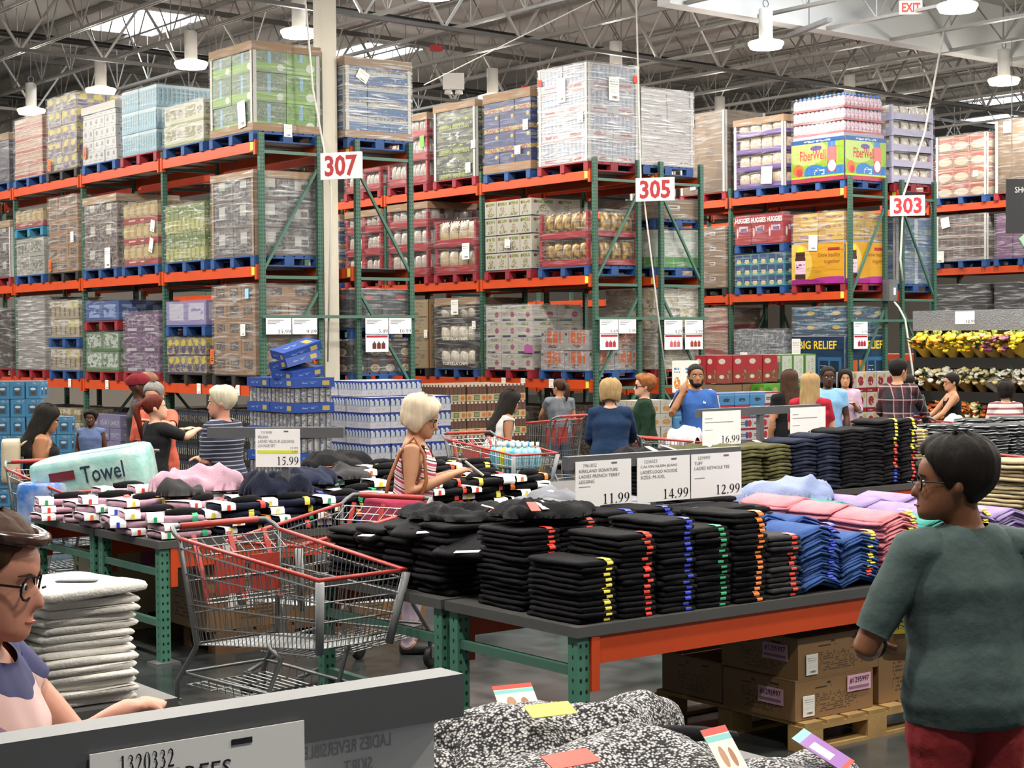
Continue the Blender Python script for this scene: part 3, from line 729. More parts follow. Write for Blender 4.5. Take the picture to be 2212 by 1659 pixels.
SX = lambda a, z, w=.2, h=.28, r=0.0, m=None: ('x', a, z, w, h, r, m or paper_print)
SY = lambda a, z, w=.2, h=.28, r=0.0, m=None: ('y', a, z, w, h, r, m or paper_print)
# ---- rack left of the column
rackload('A', 0, 2, 0, 'blue', 5.77, 'tall green snack load with brown cardboard cap and white corner boards', [('case', 1, 2, 3, 'snack_green', 2, 'snack_green_front')], 'tall green snack load', cap=kraft, base=kraft, corners=white_board, wrap='light', sheet=[SX(-.28, .2, .2, .34, .1), SY(.0, .02, .12, .16)])
rackload('A', 0, 2, 1, 'blue', 5.21, 'low load of cream boxes printed with dark leaf motifs', [('case', 1, 2, 2, 'palm_cream')], 'low cream boxes with leaf motifs')
rackload('A', 1, 2, 0, 'red', 5.58, 'pale blue carton load with a white lid half open on top', [('case', 1, 2, 3, 'sky_blue')], 'pale blue cartons', wrap='light')
rackload('A', 1, 2, 1, 'blue', 5.50, 'white carton load dotted with grey prints under a white lid', [('case', 1, 3, 5, 'diaper_white')], 'white cartons with grey prints', cap=white_board, wrap='light', sheet=[SX(.4, .22, .12, .18, 0, orange_paper)])
rackload('A', 2, 2, 0, 'black', 5.80, 'yellow and purple carton load on the top shelf', [('case', 1, 2, 5, 'yellow_purple')], 'yellow and purple cartons on the top shelf', wrap='mid', sheet=[SX(.4, .1, .12, .18, 0, orange_paper)])
rackload('A', 2, 2, 1, 'blue', 5.62, 'red banded cream carton load on the top shelf', [('case', 1, 2, 5, 'red_cream')], 'red banded cream cartons')
rackload('A', 3, 2, 0, 'blue', 5.45, 'dark purple carton load next to the red banded cartons', [('case', 1, 2, 4, 'dark_purple')], 'dark purple cartons', cap=kraft_d)
rackload('A', 0, 1, 0, 'blue', 4.14, 'grey pouch load with white tags and brown cap in the end bay', [('case', 1, 2, 3, 'grey_pouch', 2, 'grey_pouch_front')], 'grey pouches in the end bay', cap=kraft, capz=.08, corners=kraft, wrap='mid')
rackload('A', 0, 1, 1, 'blue', 3.84, 'lime green jar load wrapped in shiny film', [('case', 1, 1, 2, 'lime_jars')], 'lime green jars', wrap='mid')
rackload('A', 1, 1, 0, 'blue', 3.96, 'load of red trays holding yellow jars', [('case', 1, 1, 3, 'red_tray')], 'red trays of yellow jars', wrap='light', sheet=[SX(-.4, .6, .13, .16, -.2), SX(-.35, .3, .12, .2, -.3)])
rackload('A', 1, 1, 1, 'blue', 4.14, 'brown pouch load with white tags under a brown cap', [('case', 1, 2, 3, 'brown_pouch')], 'brown pouches with white tags', cap=kraft, wrap='mid', sheet=[SX(-.25, .14, .2, .3)])
rackload('A', 2, 1, 0, 'black', 4.24, 'tan carton load with cup prints on the middle shelf', [('case', 1, 3, 6, 'tan_window')], 'tan cup cartons on the middle shelf', wrap='mid', sheet=[SX(-.35, .45, .12, .16), SX(.42, .1, .1, .18, 0, orange_paper)])
rackload('A', 2, 1, 1, 'blue', 4.09, 'white pouch boxes with red jar trays stacked above on a teal pallet', [('case', .75, 2, 2, 'white_pouch'), ('pallet', .14, 1, 1, 'teal', 'pouch boxes and jar trays'), ('case', .36, 1, 1, 'red_tray')], 'white pouch boxes', wrap='mid')
rackload('A', 3, 1, 0, 'red', 4.0, 'dark grey wrapped load with pale corner boards', [('case', 1, 2, 3, 'grey_pouch')], 'dark grey wrapped load', cap=kraft, corners=white_board)
rackload('A', 0, 0, 0, 'black', 2.70, 'tall tan carton load with dark bowl windows above the drinks', [('case', 1, 3, 5, 'tan_window')], 'tall tan bowl cartons', wrap='mid', sheet=[SX(-.35, .9, .1, .13, 0, mat('sheet_blue', '#8fc0dc', .6)), SX(-.25, .5, .13, .15), SX(.5, .2, .1, .2, 0, orange_paper), SY(.42, .2, .14, .2, 0, orange_paper)])
rackload('A', 0, 0, 1, 'black', 2.50, 'yellow and purple cartons with a lavender crate on a blue pallet above', [('case', .62, 3, 2, 'yellow_purple'), ('pallet', .14, 1, 1, 'blue', 'yellow cartons and lavender crate'), ('case', .42, 1, 1, 'lavender_crate')], 'yellow cartons and lavender crate', wrap='light')
rackload('A', 1, 0, 0, 'red', 2.40, 'purple carton load with pale tags', [('case', 1, 2, 3, 'purple')], 'purple cartons with pale tags')
rackload('A', 1, 0, 1, 'red', 2.56, 'green and white cartons with a blue crate on a red pallet above', [('case', .7, 2, 2, 'green_white'), ('pallet', .14, 1, 1, 'red', 'green cartons and blue crate'), ('case', .35, 1, 1, 'blue_crate')], 'green cartons and blue crate', wrap='light')
rackload('A', 2, 0, 0, 'blue', 2.60, 'cream jug boxes in two tiers with a blue pallet between', [('case', .35, 1, 1, 'cream_jug'), ('pallet', .14, 1, 1, 'blue', 'cream jug boxes'), ('case', .6, 1, 2, 'cream_jug')], 'cream jug boxes', wrap='mid')
rackload('A', 2, 0, 1, 'red', 2.70, 'plain grey stack tightly bound in cloudy film', [('case', 1, 1, 6, 'plain_grey')], 'plain grey film bound stack', wrap='heavy')
rackload('A', 3, 0, 0, 'red', 2.55, 'dark brown wrapped load beside the grey film stack', [('case', 1, 2, 3, 'dark_brown')], 'dark brown wrapped load')
# ---- rack right of the column (end bay only)
rackload('B', 0, 2, 0, 'blue', 5.70, 'blue and cream wafer carton load under a brown cap right of the column', [('case', 1, 1, 5, 'wafer_blue', 3)], 'blue wafer cartons', cap=kraft, base=kraft, corners=white_board, wrap='heavy', sheet=[SY(-.25, .78, .18, .14, -.5)], dx0=-.1)
rackload('B', 0, 0, 0, 'blue', 2.62, 'black wrapped load of noodle bowls below the price cards', [('case', .5, 2, 2, 'noodle_black', 4), ('pallet', .14, 1, 1, 'blue', 'noodle bowls'), ('case', .6, 2, 2, 'noodle_wrap', 2)], 'noodle bowls', wrap='mid')
# ---- second row
rackload('C', 0, 2, 0, 'red', 6.01, 'tall white film wrapped can load with pale blue print', [('case', 1, 2, 4, 'white_blueprint')], 'tall white film wrapped cans', corners=white_board, wrap='heavy', sheet=[SX(.0, .75, .2, .35), SX(-.38, .45, .14, .16), SY(.0, .75, .2, .35), SX(.45, .87, .1, .1, 0, mat('sheet_red', '#e2452f', .6)), SY(.45, .87, .12, .1, 0, mat('sheet_red', '#e2452f', .6))])
rackload('C', 0, 2, 1, 'blue', 5.80, 'navy blue carton load printed with yellow fruit under a brown cap', [('case', 1, 3, 4, 'navy_fruit')], 'navy fruit cartons', cap=kraft_d, base=kraft_d, capz=.13, wrap='light', sheet=[SX(-.42, .55, .13, .16), SX(-.25, .25, .15, .13)])
pea = rackload('C', 1, 2, 0, 'red', 5.78, 'dark green pea snack load with brown cap and white corner boards', [('case', 1, 1, 3, 'pea_green')], 'green pea snacks', cap=kraft, corners=white_board, wrap='light', sheet=[SX(-.35, .12, .14, .16), SX(-.48, .42, .12, .13)])
rackload('C', 1, 2, 1, 'red', 5.72, 'tall stack of red trays with white organic bags on the top shelf', [('tray', 1, 2, 3, tray_red, bag_white, 4)], 'tall stack of red organic trays', cap=kraft, sheet=[SX(-.4, .6, .12, .18, 0, mat('sheet_green', '#6fd84a', .6))], wrap='light')
rackload('C', 2, 2, 0, 'red', 5.2, 'shorter stack of red trays with white organic bags', [('tray', 1, 2, 2, tray_red, bag_white, 4)], 'shorter stack of red organic trays', wrap='light')
rackload('C', 0, 1, 0, 'blue', 3.87, 'red display trays packed with black and gold bags', [('tray', 1, 1, 2, tray_red, bag_black, 5, .26)], 'black and gold bags', wrap='light')
rackload('C', 0, 1, 1, 'red', 4.13, 'white fruit carton load with green print on the middle shelf', [('case', 1, 4, 4, 'grape_white')], 'white cartons with green print', wrap=None, sheet=[SX(-.02, .38, .14, .13, -.1)])
fat = rackload('C', 1, 1, 0, 'red', 3.90, 'red display trays of corn chips with white lettering', [('tray', 1, 1, 2, tray_red, bag_corn, 4, .3)], 'red trays of corn chips', wrap='light', sheet=[SX(-.28, .4, .2, .26)])
rackload('C', 1, 1, 1, 'red', 4.25, 'wide red trays of white bags under a brown lid on the middle shelf', [('tray', 1, 1, 3, tray_red, bag_white, 5)], 'lidded red trays of white bags', cap=kraft_d, wrap='light')
rackload('C', 2, 1, 0, 'red', 4.22, 'red trays of white bags beyond the lidded trays', [('tray', 1, 2, 3, tray_red, bag_white, 3)], 'red trays beyond the lidded ones', cap=kraft, wrap='light')
rackload('C', 2, 1, 1, 'blue', 4.2, 'navy and yellow carton load seen past the white column', [('case', 1, 2, 4, 'navy_fruit')], 'navy cartons past the column', cap=kraft_d)
rackload('C', 0, 0, 0, 'blue', 2.10, 'low grey crates with orange packs', [('case', 1, 2, 2, 'grey_orange')], 'low grey crates with orange packs', wrap='light')
rackload('C', 0, 0, 1, 'red', 2.50, 'white berry carton load with navy corners', [('case', 1, 3, 4, 'berry_white')], 'white berry cartons', wrap='mid', sheet=[SX(-.45, .32, .2, .12, 0, mat('sheet_magenta', '#a04a90', .6))])
tort = rackload('C', 1, 0, 0, 'blue', 2.63, 'black display trays of pale tortilla bags', [('tray', 1, 1, 3, tray_black, bag_clear, 4, .22)], 'tortilla bags', wrap='mid', cap=kraft_d, sheet=[SX(.0, .88, .2, .24), SX(-.46, .62, .1, .13)])
rackload('C', 1, 0, 1, 'black', 2.64, 'tan printed carton load with dark edge stripe', [('case', 1, 1, 4, 'tan_print')], 'tan printed cartons', wrap=None, corners=kraft, sheet=[SX(-.45, .5, .1, .13)])
rackload('C', 2, 0, 0, 'blue', 2.6, 'dark brown carton load behind the end frame', [('case', 1, 2, 3, 'dark_brown')], 'dark brown cartons behind the frame')
# ---- third face
rackload('D', 0, 2, 0, 'blue', 5.72, 'white load swathed in crinkled film with white corner boards', [('case', 1, 2, 5, 'white_wrap')], 'white crinkled film load', corners=white_board, wrap='white', dx0=-.3, dx1=-.1)
rackload('D', 0, 1, 0, 'blue', 4.05, 'green and white packs with a wrapped brown box on a blue pallet above', [('case', .55, 1, 1, 'green_pack', 1), ('pallet', .14, 1, 1, 'blue', 'green packs and brown box'), ('case', .3, 1, 1, 'kraft_case', 1)], 'green and white packs', wrap='mid')
rackload('D', 0, 0, 0, 'red', 2.72, 'cream sacks piled high in slack film', [('case', 1, 2, 4, 'cream_sack')], 'cream sacks', wrap='heavy', jig=.03)
# ---- rack left of the third sign
fw = rackload('E', 0, 2, 0, 'blue', 5.97, 'fibre supplement display box with tiers of blue and red bottles above', [('case', .78, 1, 1, 'lavender_tray', 1), ('bottles', .62, 1, 3, bottle_mesh('fiber', .05, .22, mat('bottle_pink', '#b8605c', .35, var=.5, scale=30, vcol='#b9c4d0'), mat('cap_blue', '#2f62a8', .4)), 12, mat('tier_pad_red', '#a8464a', .5))], 'fibre supplement display', wrap='light')
rackload('E', 0, 2, 1, 'blue', 5.78, 'purple tray load with white snack bags under a brown cap', [('tray', 1, 1, 4, tray_purple, bag_snack, 4, .28)], 'purple trays', cap=kraft, corners=white_board, wrap='light', sheet=[SX(-.18, .17, .26, .3, -.05, paper)])
def gaylord(row, bay, lvl, s, ztop, label, what):
    return rackload(row, bay, lvl, s, 'red', ztop, label, [('case', 1, 1, 1, 'navy_cap', 1)], what, corners=white_board, wrap='light', sheet=[SX(.25, .9, .18, .22, 0, paper), SX(.2, .1, .14, .13)])
gaylord('E', 1, 2, 0, 6.03, 'plain brown bulk carton with white corner strips beside the purple trays', 'plain brown bulk carton')
gaylord('E', 1, 2, 1, 5.95, 'plain brown bulk carton behind the crinkled white load', 'brown bulk carton behind the white load')
vit = rackload('E', 0, 1, 0, 'red', 4.05, 'yellow vitamin display carton with purple swirl and cases above', [('case', .62, 1, 1, 'lavender_tray', 1), ('case', .4, 2, 3, 'yellow_vits')], 'yellow vitamin display', wrap='mid', sheet=[SX(.08, .58, .2, .26, -.05)])
hug = rackload('E', 0, 1, 1, 'blue', 4.08, 'red nappy cartons on a blue pallet above teal cup packs', [('case', .6, 6, 3, 'teal_cups'), ('pallet', .14, 1, 1, 'blue', 'teal cups and red cartons'), ('case', .55, 3, 1, 'huggies_red')], 'teal cup packs', wrap='light')
rackload('E', 1, 1, 0, 'black', 3.95, 'brown kraft cases under slack film with white tags', [('case', 1, 2, 4, 'kraft_case')], 'brown kraft cases with tags', wrap='mid')
big = rackload('E', 0, 0, 0, 'black', 2.46, 'navy pain relief display with yellow lettering', [('case', .75, 1, 1, 'lavender_tray', 1), ('case', .45, 2, 2, 'big_relief')], 'navy pain relief display', wrap='mid', sheet=[SX(.42, .45, .2, .35)])
rackload('E', 0, 0, 1, 'black', 2.10, 'low stack of clear grey tubs in film', [('case', 1, 3, 3, 'clear_grey')], 'low clear grey tubs', wrap='mid', sheet=[SX(.3, .5, .18, .12, 0, paper)])
rackload('E', 1, 0, 0, 'blue', 2.5, 'dark red and blue boxes in film behind the cereal', [('case', 1, 2, 3, 'red_cream')], 'red and blue boxes behind the cereal', wrap='mid')
rackload('F', 0, 2, 0, 'red', 5.9, 'stepped stack of pale lavender trays', [('tray', 1, 1, 5, mat('tray_lavender', '#aaa4bd', .5), bag_clear, 5, .5)], 'lavender trays', wrap='light', dx0=-.15)
rackload('F', 0, 1, 0, 'blue', 3.98, 'blue and white wrapped load behind the conduit', [('case', 1, 1, 3, 'blue_white_wrap')], 'blue and white wrapped load', wrap='mid', corners=white_board, dx0=-.05)
# ---- far right row
rackload('G', 0, 2, 1, 'blue', 5.85, 'orange topped tub load with pale corner boards', [('case', 1, 3, 4, 'tub_orange')], 'orange topped tubs', corners=white_board, wrap='mid', sheet=[SX(-.3, .35, .12, .12)])
gaylord('G', 0, 2, 0, 6.02, 'big plain brown bulk carton beside the orange topped tubs', 'big brown bulk carton')
rackload('G', 1, 2, 0, 'red', 5.5, 'red and orange boxes at the back of the far aisle', [('case', 1, 2, 4, 'tub_orange')], 'red and orange boxes', wrap='mid')
rackload('G', 0, 1, 1, 'blue', 4.3, 'brown row printed load in slack film with pale corner boards', [('case', 1, 1, 4, 'brown_row')], 'brown row printed load', corners=white_board, wrap='mid', sheet=[SX(.3, .85, .2, .2, .2, paper), SX(.42, .1, .22, .22, .0)])
rackload('G', 0, 1, 0, 'blue', 4.25, 'violet carton load with a green tag', [('case', 1, 3, 4, 'violet_case')], 'violet cartons', wrap='mid', sheet=[SX(-.1, .4, .2, .2, .6, mat('sheet_mint', '#9ac8a4', .6))])
rackload('G', 0, 0, 1, 'black', 2.95, 'black wrapped load with a white sheet above the flowers', [('case', 1, 2, 3, 'black_case')], 'black wrapped load above the flowers', wrap='mid', sheet=[SX(.2, .5, .26, .24, -.1, paper)])
rackload('G', 0, 0, 0, 'black', 2.95, 'black wrapped load at the far aisle end', [('case', 1, 2, 3, 'black_case')], 'black wrapped load at the far aisle end', wrap='mid')
# lettering on display boxes
def onX(t, txt, m, yy, zz, fit, bold=0.0, x=None, align='CENTER'):   # aisle face, local coordinates
    return lettering(txt, m, t, MX(x, yy, zz), bold=bold, fit=fit, align=align)
def onY(t, txt, m, xx, zz, fit, bold=0.0, y=None, align='CENTER'):
    return lettering(txt, m, t, MY(xx, y, zz), bold=bold, fit=fit, align=align)
for k in range(3): onX(pea, 'GREEN PEA SNACK CRISPS', olive_ink, 0, .05 + k * .39, (.85, .075), .01, -.505)
o = onX(fat, '30% LESS FAT', white_ink, -.05, .8, (.75, .08), .02, -.515)
for z in (.08, .48): onX(tort, 'TORTILLA CHIPS', white_ink, 0, z, (.7, .05), .01, -.515)
def panel(t, x, y0, y1, z0, z1, m, side='x', e=.006):
    b = MB()
    if side == 'x': b.box(x - e, x, y0, y1, z0, z1)
    else: b.box(y0, y1, x - e, x, z0, z1)
    return b.build('display_panel', m, t)
def front_sets(t, h, mkx, mky, W=.98, D=1.15):
    mkx(t, -W / 2 - .012); mky(t, -D / 2 - .012)
lime_g = pmat('fiber_print', '#86a52c', [('#a8bc6a', [('e', .3, .7, .4, .3)]), ('#2f6fb0', [('r', .35, 1, .12, .34)]), ('#2f6fb0', [('e', .45, .22, .2, .18)]), ('#a8c83c', [('r', 0, 1, 0, .14)]), ('#a8304a', [('r', 0, 1, 0, .1)]), ('#d86a2a', [('e', .13, .3, .1, .14)]), ('#b8303a', [('e', .16, .24, .06, .09)]), ('#3f74b0', [('r', .7, .85, .78, .95)]), ('#c86a6a', [('r', .68, .87, .45, .78)]), ('#b02a30', [('r', .69, .86, .2, .45)]), ('#e8e4e0', [('e', .78, .34, .075, .13)]), ('#e8ecef', [('r', .45, .64, .16, .3), ('s', 26, 22, .5)]), ('#1f4f8a', [('r', 0, 1, .9, 1)]), ('#d8e0e8', [('r', .25, .75, .925, .965), ('s', 40, 60, .3)]), ('#5a4a8a', [('e', .48, .78, .11, .06)])], rnd=0)
z1 = .72
panel(fw, -.512, -.59, .59, .0, z1, lime_g); panel(fw, -.612, -.5, .5, .0, z1, lime_g, 'y')
onX(fw, 'FiberWell', red_ink, .1, .45, (.58, .17), .012, -.52); onY(fw, 'FiberWell', red_ink, -.06, .45, (.5, .17), .012, -.62)
yel = pmat('vitamin_print', '#c08c1c', [('#c9ac54', [('e', .1, .5, .3, .5)]), ('#9a2a84', [('e', .8, -.05, .6, .22)]), ('#8a1a74', [('e', .2, -.02, .45, .14)]), ('#3a1c14', [('r', .08, .26, .62, .8)]), ('#3a1c14', [('r', .07, .27, .12, .66)]), ('#e8c81e', [('r', .11, .23, .8, .93)]), ('#d8b4c8', [('r', .07, .27, .25, .58)]), ('#7a2a5a', [('r', .09, .25, .38, .5), ('s', 30, 18, .4)]), ('#9a2a30', [('r', .7, .92, .8, .88)]), ('#b8862a', [('r', .5, .95, .3, .42), ('s', 40, 30, .45)])], rnd=0)
panel(vit, -.512, -.59, .59, 0, .68, yel); panel(vit, -.612, -.5, .5, 0, .68, yel, 'y')
for s_, q in (('x', onX), ('y', onY)):
    kw = {'x': -.52} if s_ == 'x' else {'y': -.62}
    sg = -1 if s_ == 'x' else 1
    q(vit, 'Grow healthy', brown_ink, sg * .26, .47, (.5, .09), .01, **kw); q(vit, 'together', brown_ink, sg * .33, .36, (.36, .09), .01, **kw)
nav = pmat('relief_print', '#16344e', [('#b0521f', [('r', .12, .28, .1, .5)]), ('#c87a2a', [('r', .32, .46, .1, .5)]), ('#2a5f8a', [('r', .5, .95, .04, .56)]), ('#12283c', [('r', .54, .7, .08, .48)]), ('#12283c', [('r', .74, .9, .08, .48)]), ('#8fb0c4', [('r', .55, .69, .25, .38), ('s', 30, 20, .5)])], rnd=0)
panel(big, -.512, -.59, .59, 0, .78, nav); panel(big, -.612, -.5, .5, 0, .78, nav, 'y')
onX(big, 'BIG RELIEF', yellow_ink, 0, .64, (.85, .14), .02, -.52); onY(big, 'BIG RELIEF', yellow_ink, 0, .64, (.8, .14), .02, -.62)
for k in range(3): onX(hug, 'HUGGIES', white_ink, .39 - .39 * k, .42, (.36, .09), .03, -.515)
# ------------------------------------------------------------------ display tables made of rack parts
board_m = mat('table_board_grey', '#4c4b4a', .5, var=.15, scale=2)
def holes_mat():
    m, b = newmat('rack_green_teardrop')
    tc = nd('ShaderNodeTexCoord'); sx = nd('ShaderNodeSeparateXYZ'); lk(tc.outputs['Object'], sx.inputs[0])
    x, y, z = E(sx.outputs[0]), E(sx.outputs[1]), E(sx.outputs[2])
    zz = (z * (1 / .05)).fract() - .5
    rr_ = (E.op('ABSOLUTE', x.abs() - .016) * (1 / .007))
    r2 = (E.op('ABSOLUTE', y.abs() - .0) * (1 / .006)); q = zz * (1 / .2)
    f = (rr_ * rr_ + q * q).lt(1) * y.lt(-.03); g = (r2 * r2 + q * q).lt(1) * x.abs().gt(.03)
    lk(mixc(E.op('MAXIMUM', f, g), hexc('#477a67'), hexc('#141d19')), b.inputs['Base Color']); b.inputs['Roughness'].default_value = .4
    return m
tgreen = holes_mat()
tpost_me = MB().box(-.034, .034, -.032, .032, 0, .72).mesh('post', tgreen)
TH = .76
def table(x0, x1, y0, y1, label, group='clothing tables built from rack parts', thick=.045):
    t = thing('display_table', label, 'table', (x0, y0, 0), 0, group)
    W, D = x1 - x0, y1 - y0
    MB().box(0, W, 0, D, TH - thick, TH).build('table_board', board_m, t)
    for xx in (.05, W - .05):
        for yy in (.05, D - .05): 
            p = inst(tpost_me, 'post', t, (xx, yy, 0)); inst(foot_me, 'foot_plate', p)
        for z in (.245, .56):
            MB().box(xx - .02, xx + .02, .08, D - .08, z - .02, z + .02).build('brace', brace_m, t)
    for yy in (.035, D - .035):
        b = MB(); b.box(.085, W - .085, yy - .02, yy + .02, TH - thick - .125, TH - thick)
        b.box(.085, .13, yy - .03, yy + .03, TH - thick - .24, TH - thick); b.box(W - .13, W - .085, yy - .03, yy + .03, TH - thick - .24, TH - thick)
        b.build('beam', orange_m, t)
    return t
table(4.58, 7.9, 5.64, 6.63, 'grey topped table stacked with black leggings and bright tees')
table(4.58, 7.9, 6.66, 7.85, 'grey topped table with grey hoodies beside the sign rail of three cards')
table(4.56, 7.8, 9.68, 10.64, 'grey topped table spread with pink and navy lounge sets')
table(4.56, 7.8, 10.68, 11.75, 'grey topped table under the far rows of lounge sets')
table(8.4, 11.32, 9.34, 10.38, 'grey topped table with tall stacks of dark trousers')
table(8.4, 11.32, 10.42, 11.5, 'grey topped table behind the dark trousers')
table(13.2, 16.4, 10.5, 11.6, 'grey topped table holding striped black garments')
table(8.95, 11.4, 6.2, 7.3, 'grey topped table holding khaki trousers')
table(-.9, 1.82, 1.95, 2.95, 'grey topped table under the pullover sign rail')
table(2.12, 3.6, 2.8, 4.05, 'grey topped table holding black and white knit skirts')
table(-.5, 2.62, 5.42, 6.4, 'grey topped table holding white folded pullovers')

# ------------------------------------------------------------------ folded garments
def cloth(name, c, c2=None, rough=.85, scale=30, bump=.25, var=.25):
    return mat(name, c, rough, var=var, scale=scale, vcol=c2, bump=bump, bscale=90, spec=.15)
blackcloth = cloth('cloth_black', '#100f12', '#19181b', scale=4)
charcoal = cloth('cloth_charcoal', '#333234', '#3e3d3f', scale=6)
greycloth = cloth('cloth_grey', '#6e7078', '#80828a', scale=5)
bluecloth = cloth('cloth_blue', '#3d5a96', '#344e82', scale=6)
pinkcloth = cloth('cloth_pink', '#d88892', '#c87680', scale=6)
tealcloth = cloth('cloth_teal', '#4d9a90', '#40877e', scale=6)
lavcloth = cloth('cloth_lavender', '#9d8bb8', '#8a78a6', scale=6)
paleblue = cloth('cloth_pale_blue', '#8e99ba', '#7d8ab0', scale=5)
whitecloth = cloth('cloth_white', '#f0ede6', '#e6e2d9', scale=5)
olivecloth = cloth('cloth_olive', '#4e4c30', '#5f5c3c', scale=6)
navycloth = cloth('cloth_navy', '#1e2233', '#272c40', scale=5)
khakicloth = cloth('cloth_khaki', '#a89878', '#b8a98a', scale=5)
mauvecloth = cloth('cloth_mauve', '#b08a9a', '#c09cac', scale=6)
dnavy = cloth('cloth_dark_navy', '#171a2a', '#222638', scale=5)
def stripes():
    m, b = newmat('cloth_black_white_trim'); tc = nd('ShaderNodeTexCoord'); sx = nd('ShaderNodeSeparateXYZ'); lk(tc.outputs['Object'], sx.inputs[0])
    z, x, y = E(sx.outputs[2]), E(sx.outputs[0]), E(sx.outputs[1])
    n = nd('ShaderNodeTexNoise'); n.inputs['Scale'].default_value = 5; lk(tc.outputs['Object'], n.inputs['Vector'])
    oi = nd('ShaderNodeObjectInfo')
    f = (z * 42 + E(n.outputs[0]) * 2.2 + y * 4 + E(oi.outputs['Random']) * 3).fract().lt(.3) * z.lt(.026)
    lk(mixc(f, hexc('#1c1c20'), hexc('#b9bcc2')), b.inputs['Base Color']); b.inputs['Roughness'].default_value = .7
    return m
stripecloth = stripes()
STK = {k: mat('sticker_' + k, c, .4) for k, c in dict(red='#e0402f', yellow='#e6dc38', blue='#2a3fc4', green='#2ea56c', orange='#ef7d2c', purple='#5a2fa8', white='#e9e7e2').items()}
GM = {}
def gmesh(m, w, d, h, seed, arch=0.0):
    k = (m.name, w, d, h, seed, arch)
    if k in GM: return GM[k]
    rr = random.Random(seed); n = 12; NS = 9
    b = MB(); b.smooth = True; R_ = []
    ph = rr.uniform(0, 9)
    for i in range(NS):
        s = i / (NS - 1); y = (s - .5) * d
        e = min(1.0, max(.0, math.sin(PI * (.04 + .92 * s))) ** .35)
        hw = w / 2 * (.9 + .1 * e) * (1 + .05 * noise.noise(Vector((s * 3, ph, 0)))); hh = h / 2 * (.72 + .28 * e)
        ring = []
        for q in range(n):
            a = 2 * PI * q / n; c, s_ = math.cos(a), math.sin(a)
            x = hw * math.copysign(abs(c) ** .38, c); z = hh * math.copysign(abs(s_) ** .42, s_)
            z += h * .24 * noise.noise(Vector((x * 9 + ph, y * 9, seed))) + (-arch * (2 * x / w) ** 2)
            yy = y + .012 * noise.noise(Vector((x * 14 + ph, seed * 1.7, z * 20)))
            ring.append((x, yy, z + h / 2))
        R_.append(ring)
    b.rings(R_); GM[k] = b.mesh('folded_cloth', m)
    return GM[k]
SM = {}
def stmesh(m, d, h, sw=.035, L=.07, arch=0.0):
    k = (m.name, d, h, sw, L)
    if k not in SM:
        b = MB(); b.smooth = True
        pts = [(-d / 2 + L, h + .004), (-d / 2 + .02, h + .004), (-d / 2 + .004, h * .85), (-d / 2 - .006, h * .55), (-d / 2 - .004, h * .2)]
        o = len(b.v)
        for y, z in pts: b.v += [(-sw / 2, y, z), (sw / 2, y, z)]
        for i in range(len(pts) - 1): b.face([o + 2 * i, o + 2 * i + 1, o + 2 * i + 3, o + 2 * i + 2])
        SM[k] = b.mesh('size_sticker', m)
    return SM[k]
def garment(name, cat, label, group, m, x, y, z, w, d, h, rot=0.0, seed=0, stick=None, sx=0.0, arch=0.0, tilt=0.0):
    o = inst(gmesh(m, w, d, h, seed, arch), name, None, (x, y, z), (tilt, 0, rot)); tag(o, label, cat, group)
    if stick: inst(stmesh(stick, d, h), 'size_sticker', o, (sx, 0, 0))
    return o
def stack(name, cat, label, group, m, x, y, n, w=.23, d=.3, h=.026, rot=0.0, stick=None, z0=TH, sx=.04, arch=0.0, jit=.008, colours=None, top=None):
    rr = random.Random(int(x * 131 + y * 977)); z = z0
    for i in range(n):
        st = stick[i * len(stick) // n] if isinstance(stick, (list, tuple)) else stick
        garment(name, cat, label, group, m, x + rr.uniform(-jit, jit), y + rr.uniform(-jit, jit), z + (arch * .9 if arch else 0), w, d, h * 1.02, rot + rr.uniform(-.045, .045), rr.randrange(7), st, sx + rr.uniform(-.008, .008) + .0008 * i, arch)
        z += h
    return z
def lump(name, cat, label, m, x, y, z, w, d, h, seed, group=None, rot=0.0, freq=5.0, nu=36, nv=28, sharp=1.0):
    """a crumpled garment: closed height field with folds and a drooping rim"""
    b = MB(); b.smooth = True
    def top(u, v):
        X, Y = (u - .5) * w, (v - .5) * d
        r = ((2 * u - 1) ** 2 + (2 * v - 1) ** 2) ** .5; ang = math.atan2(v - .5, u - .5)
        lim = .84 + .3 * noise.noise(Vector((math.cos(ang) * 1.6, math.sin(ang) * 1.6, seed)))
        k = max(0.0, 1 - (min(1.25, r) / lim) ** 3)
        f = noise.noise(Vector((X * freq, Y * freq, seed))); f2 = 1 - abs(noise.noise(Vector((X * freq * 1.3 + 4, Y * freq * .6, seed + 5)))) * 2
        f3 = 1 - abs(noise.noise(Vector((X * freq * 3, Y * freq * 2.4 + 4, seed + 9)))) * 2
        s = min(1, lim / max(r, 1e-3)) if r > lim else 1
        A_ = min(.45 * h, .04) * sharp; wx = .12 * noise.noise(Vector((X * 3, Y * 3, seed + 20))); wy = .12 * noise.noise(Vector((X * 3 + 7, Y * 3, seed + 21)))
        q1 = max(0, 1 - 2.6 * abs(noise.noise(Vector(((X + wx) * freq * 1.2, (Y + wy) * freq * .4, seed + 5))))); q2 = max(0, 1 - 2.6 * abs(noise.noise(Vector(((X + wy) * freq * .5 + 9, (Y + wx) * freq * 1.3, seed + 15)))))
        zz = max(.004, h * (k ** .4) * (.6 + .45 * f) + A_ * k ** .35 * (q1 + .5 * q2 - .25)) + .004
        return (X * s, Y * s, zz)
    b.grid(top, nu, nv); b.grid(lambda u, v: (lambda p: (p[0], p[1], 0.0))(top(1 - u, v)), nu, nv)
    o = b.build(name, m, None, (x, y, z), rot); tag(o, label, cat, group)
    return o
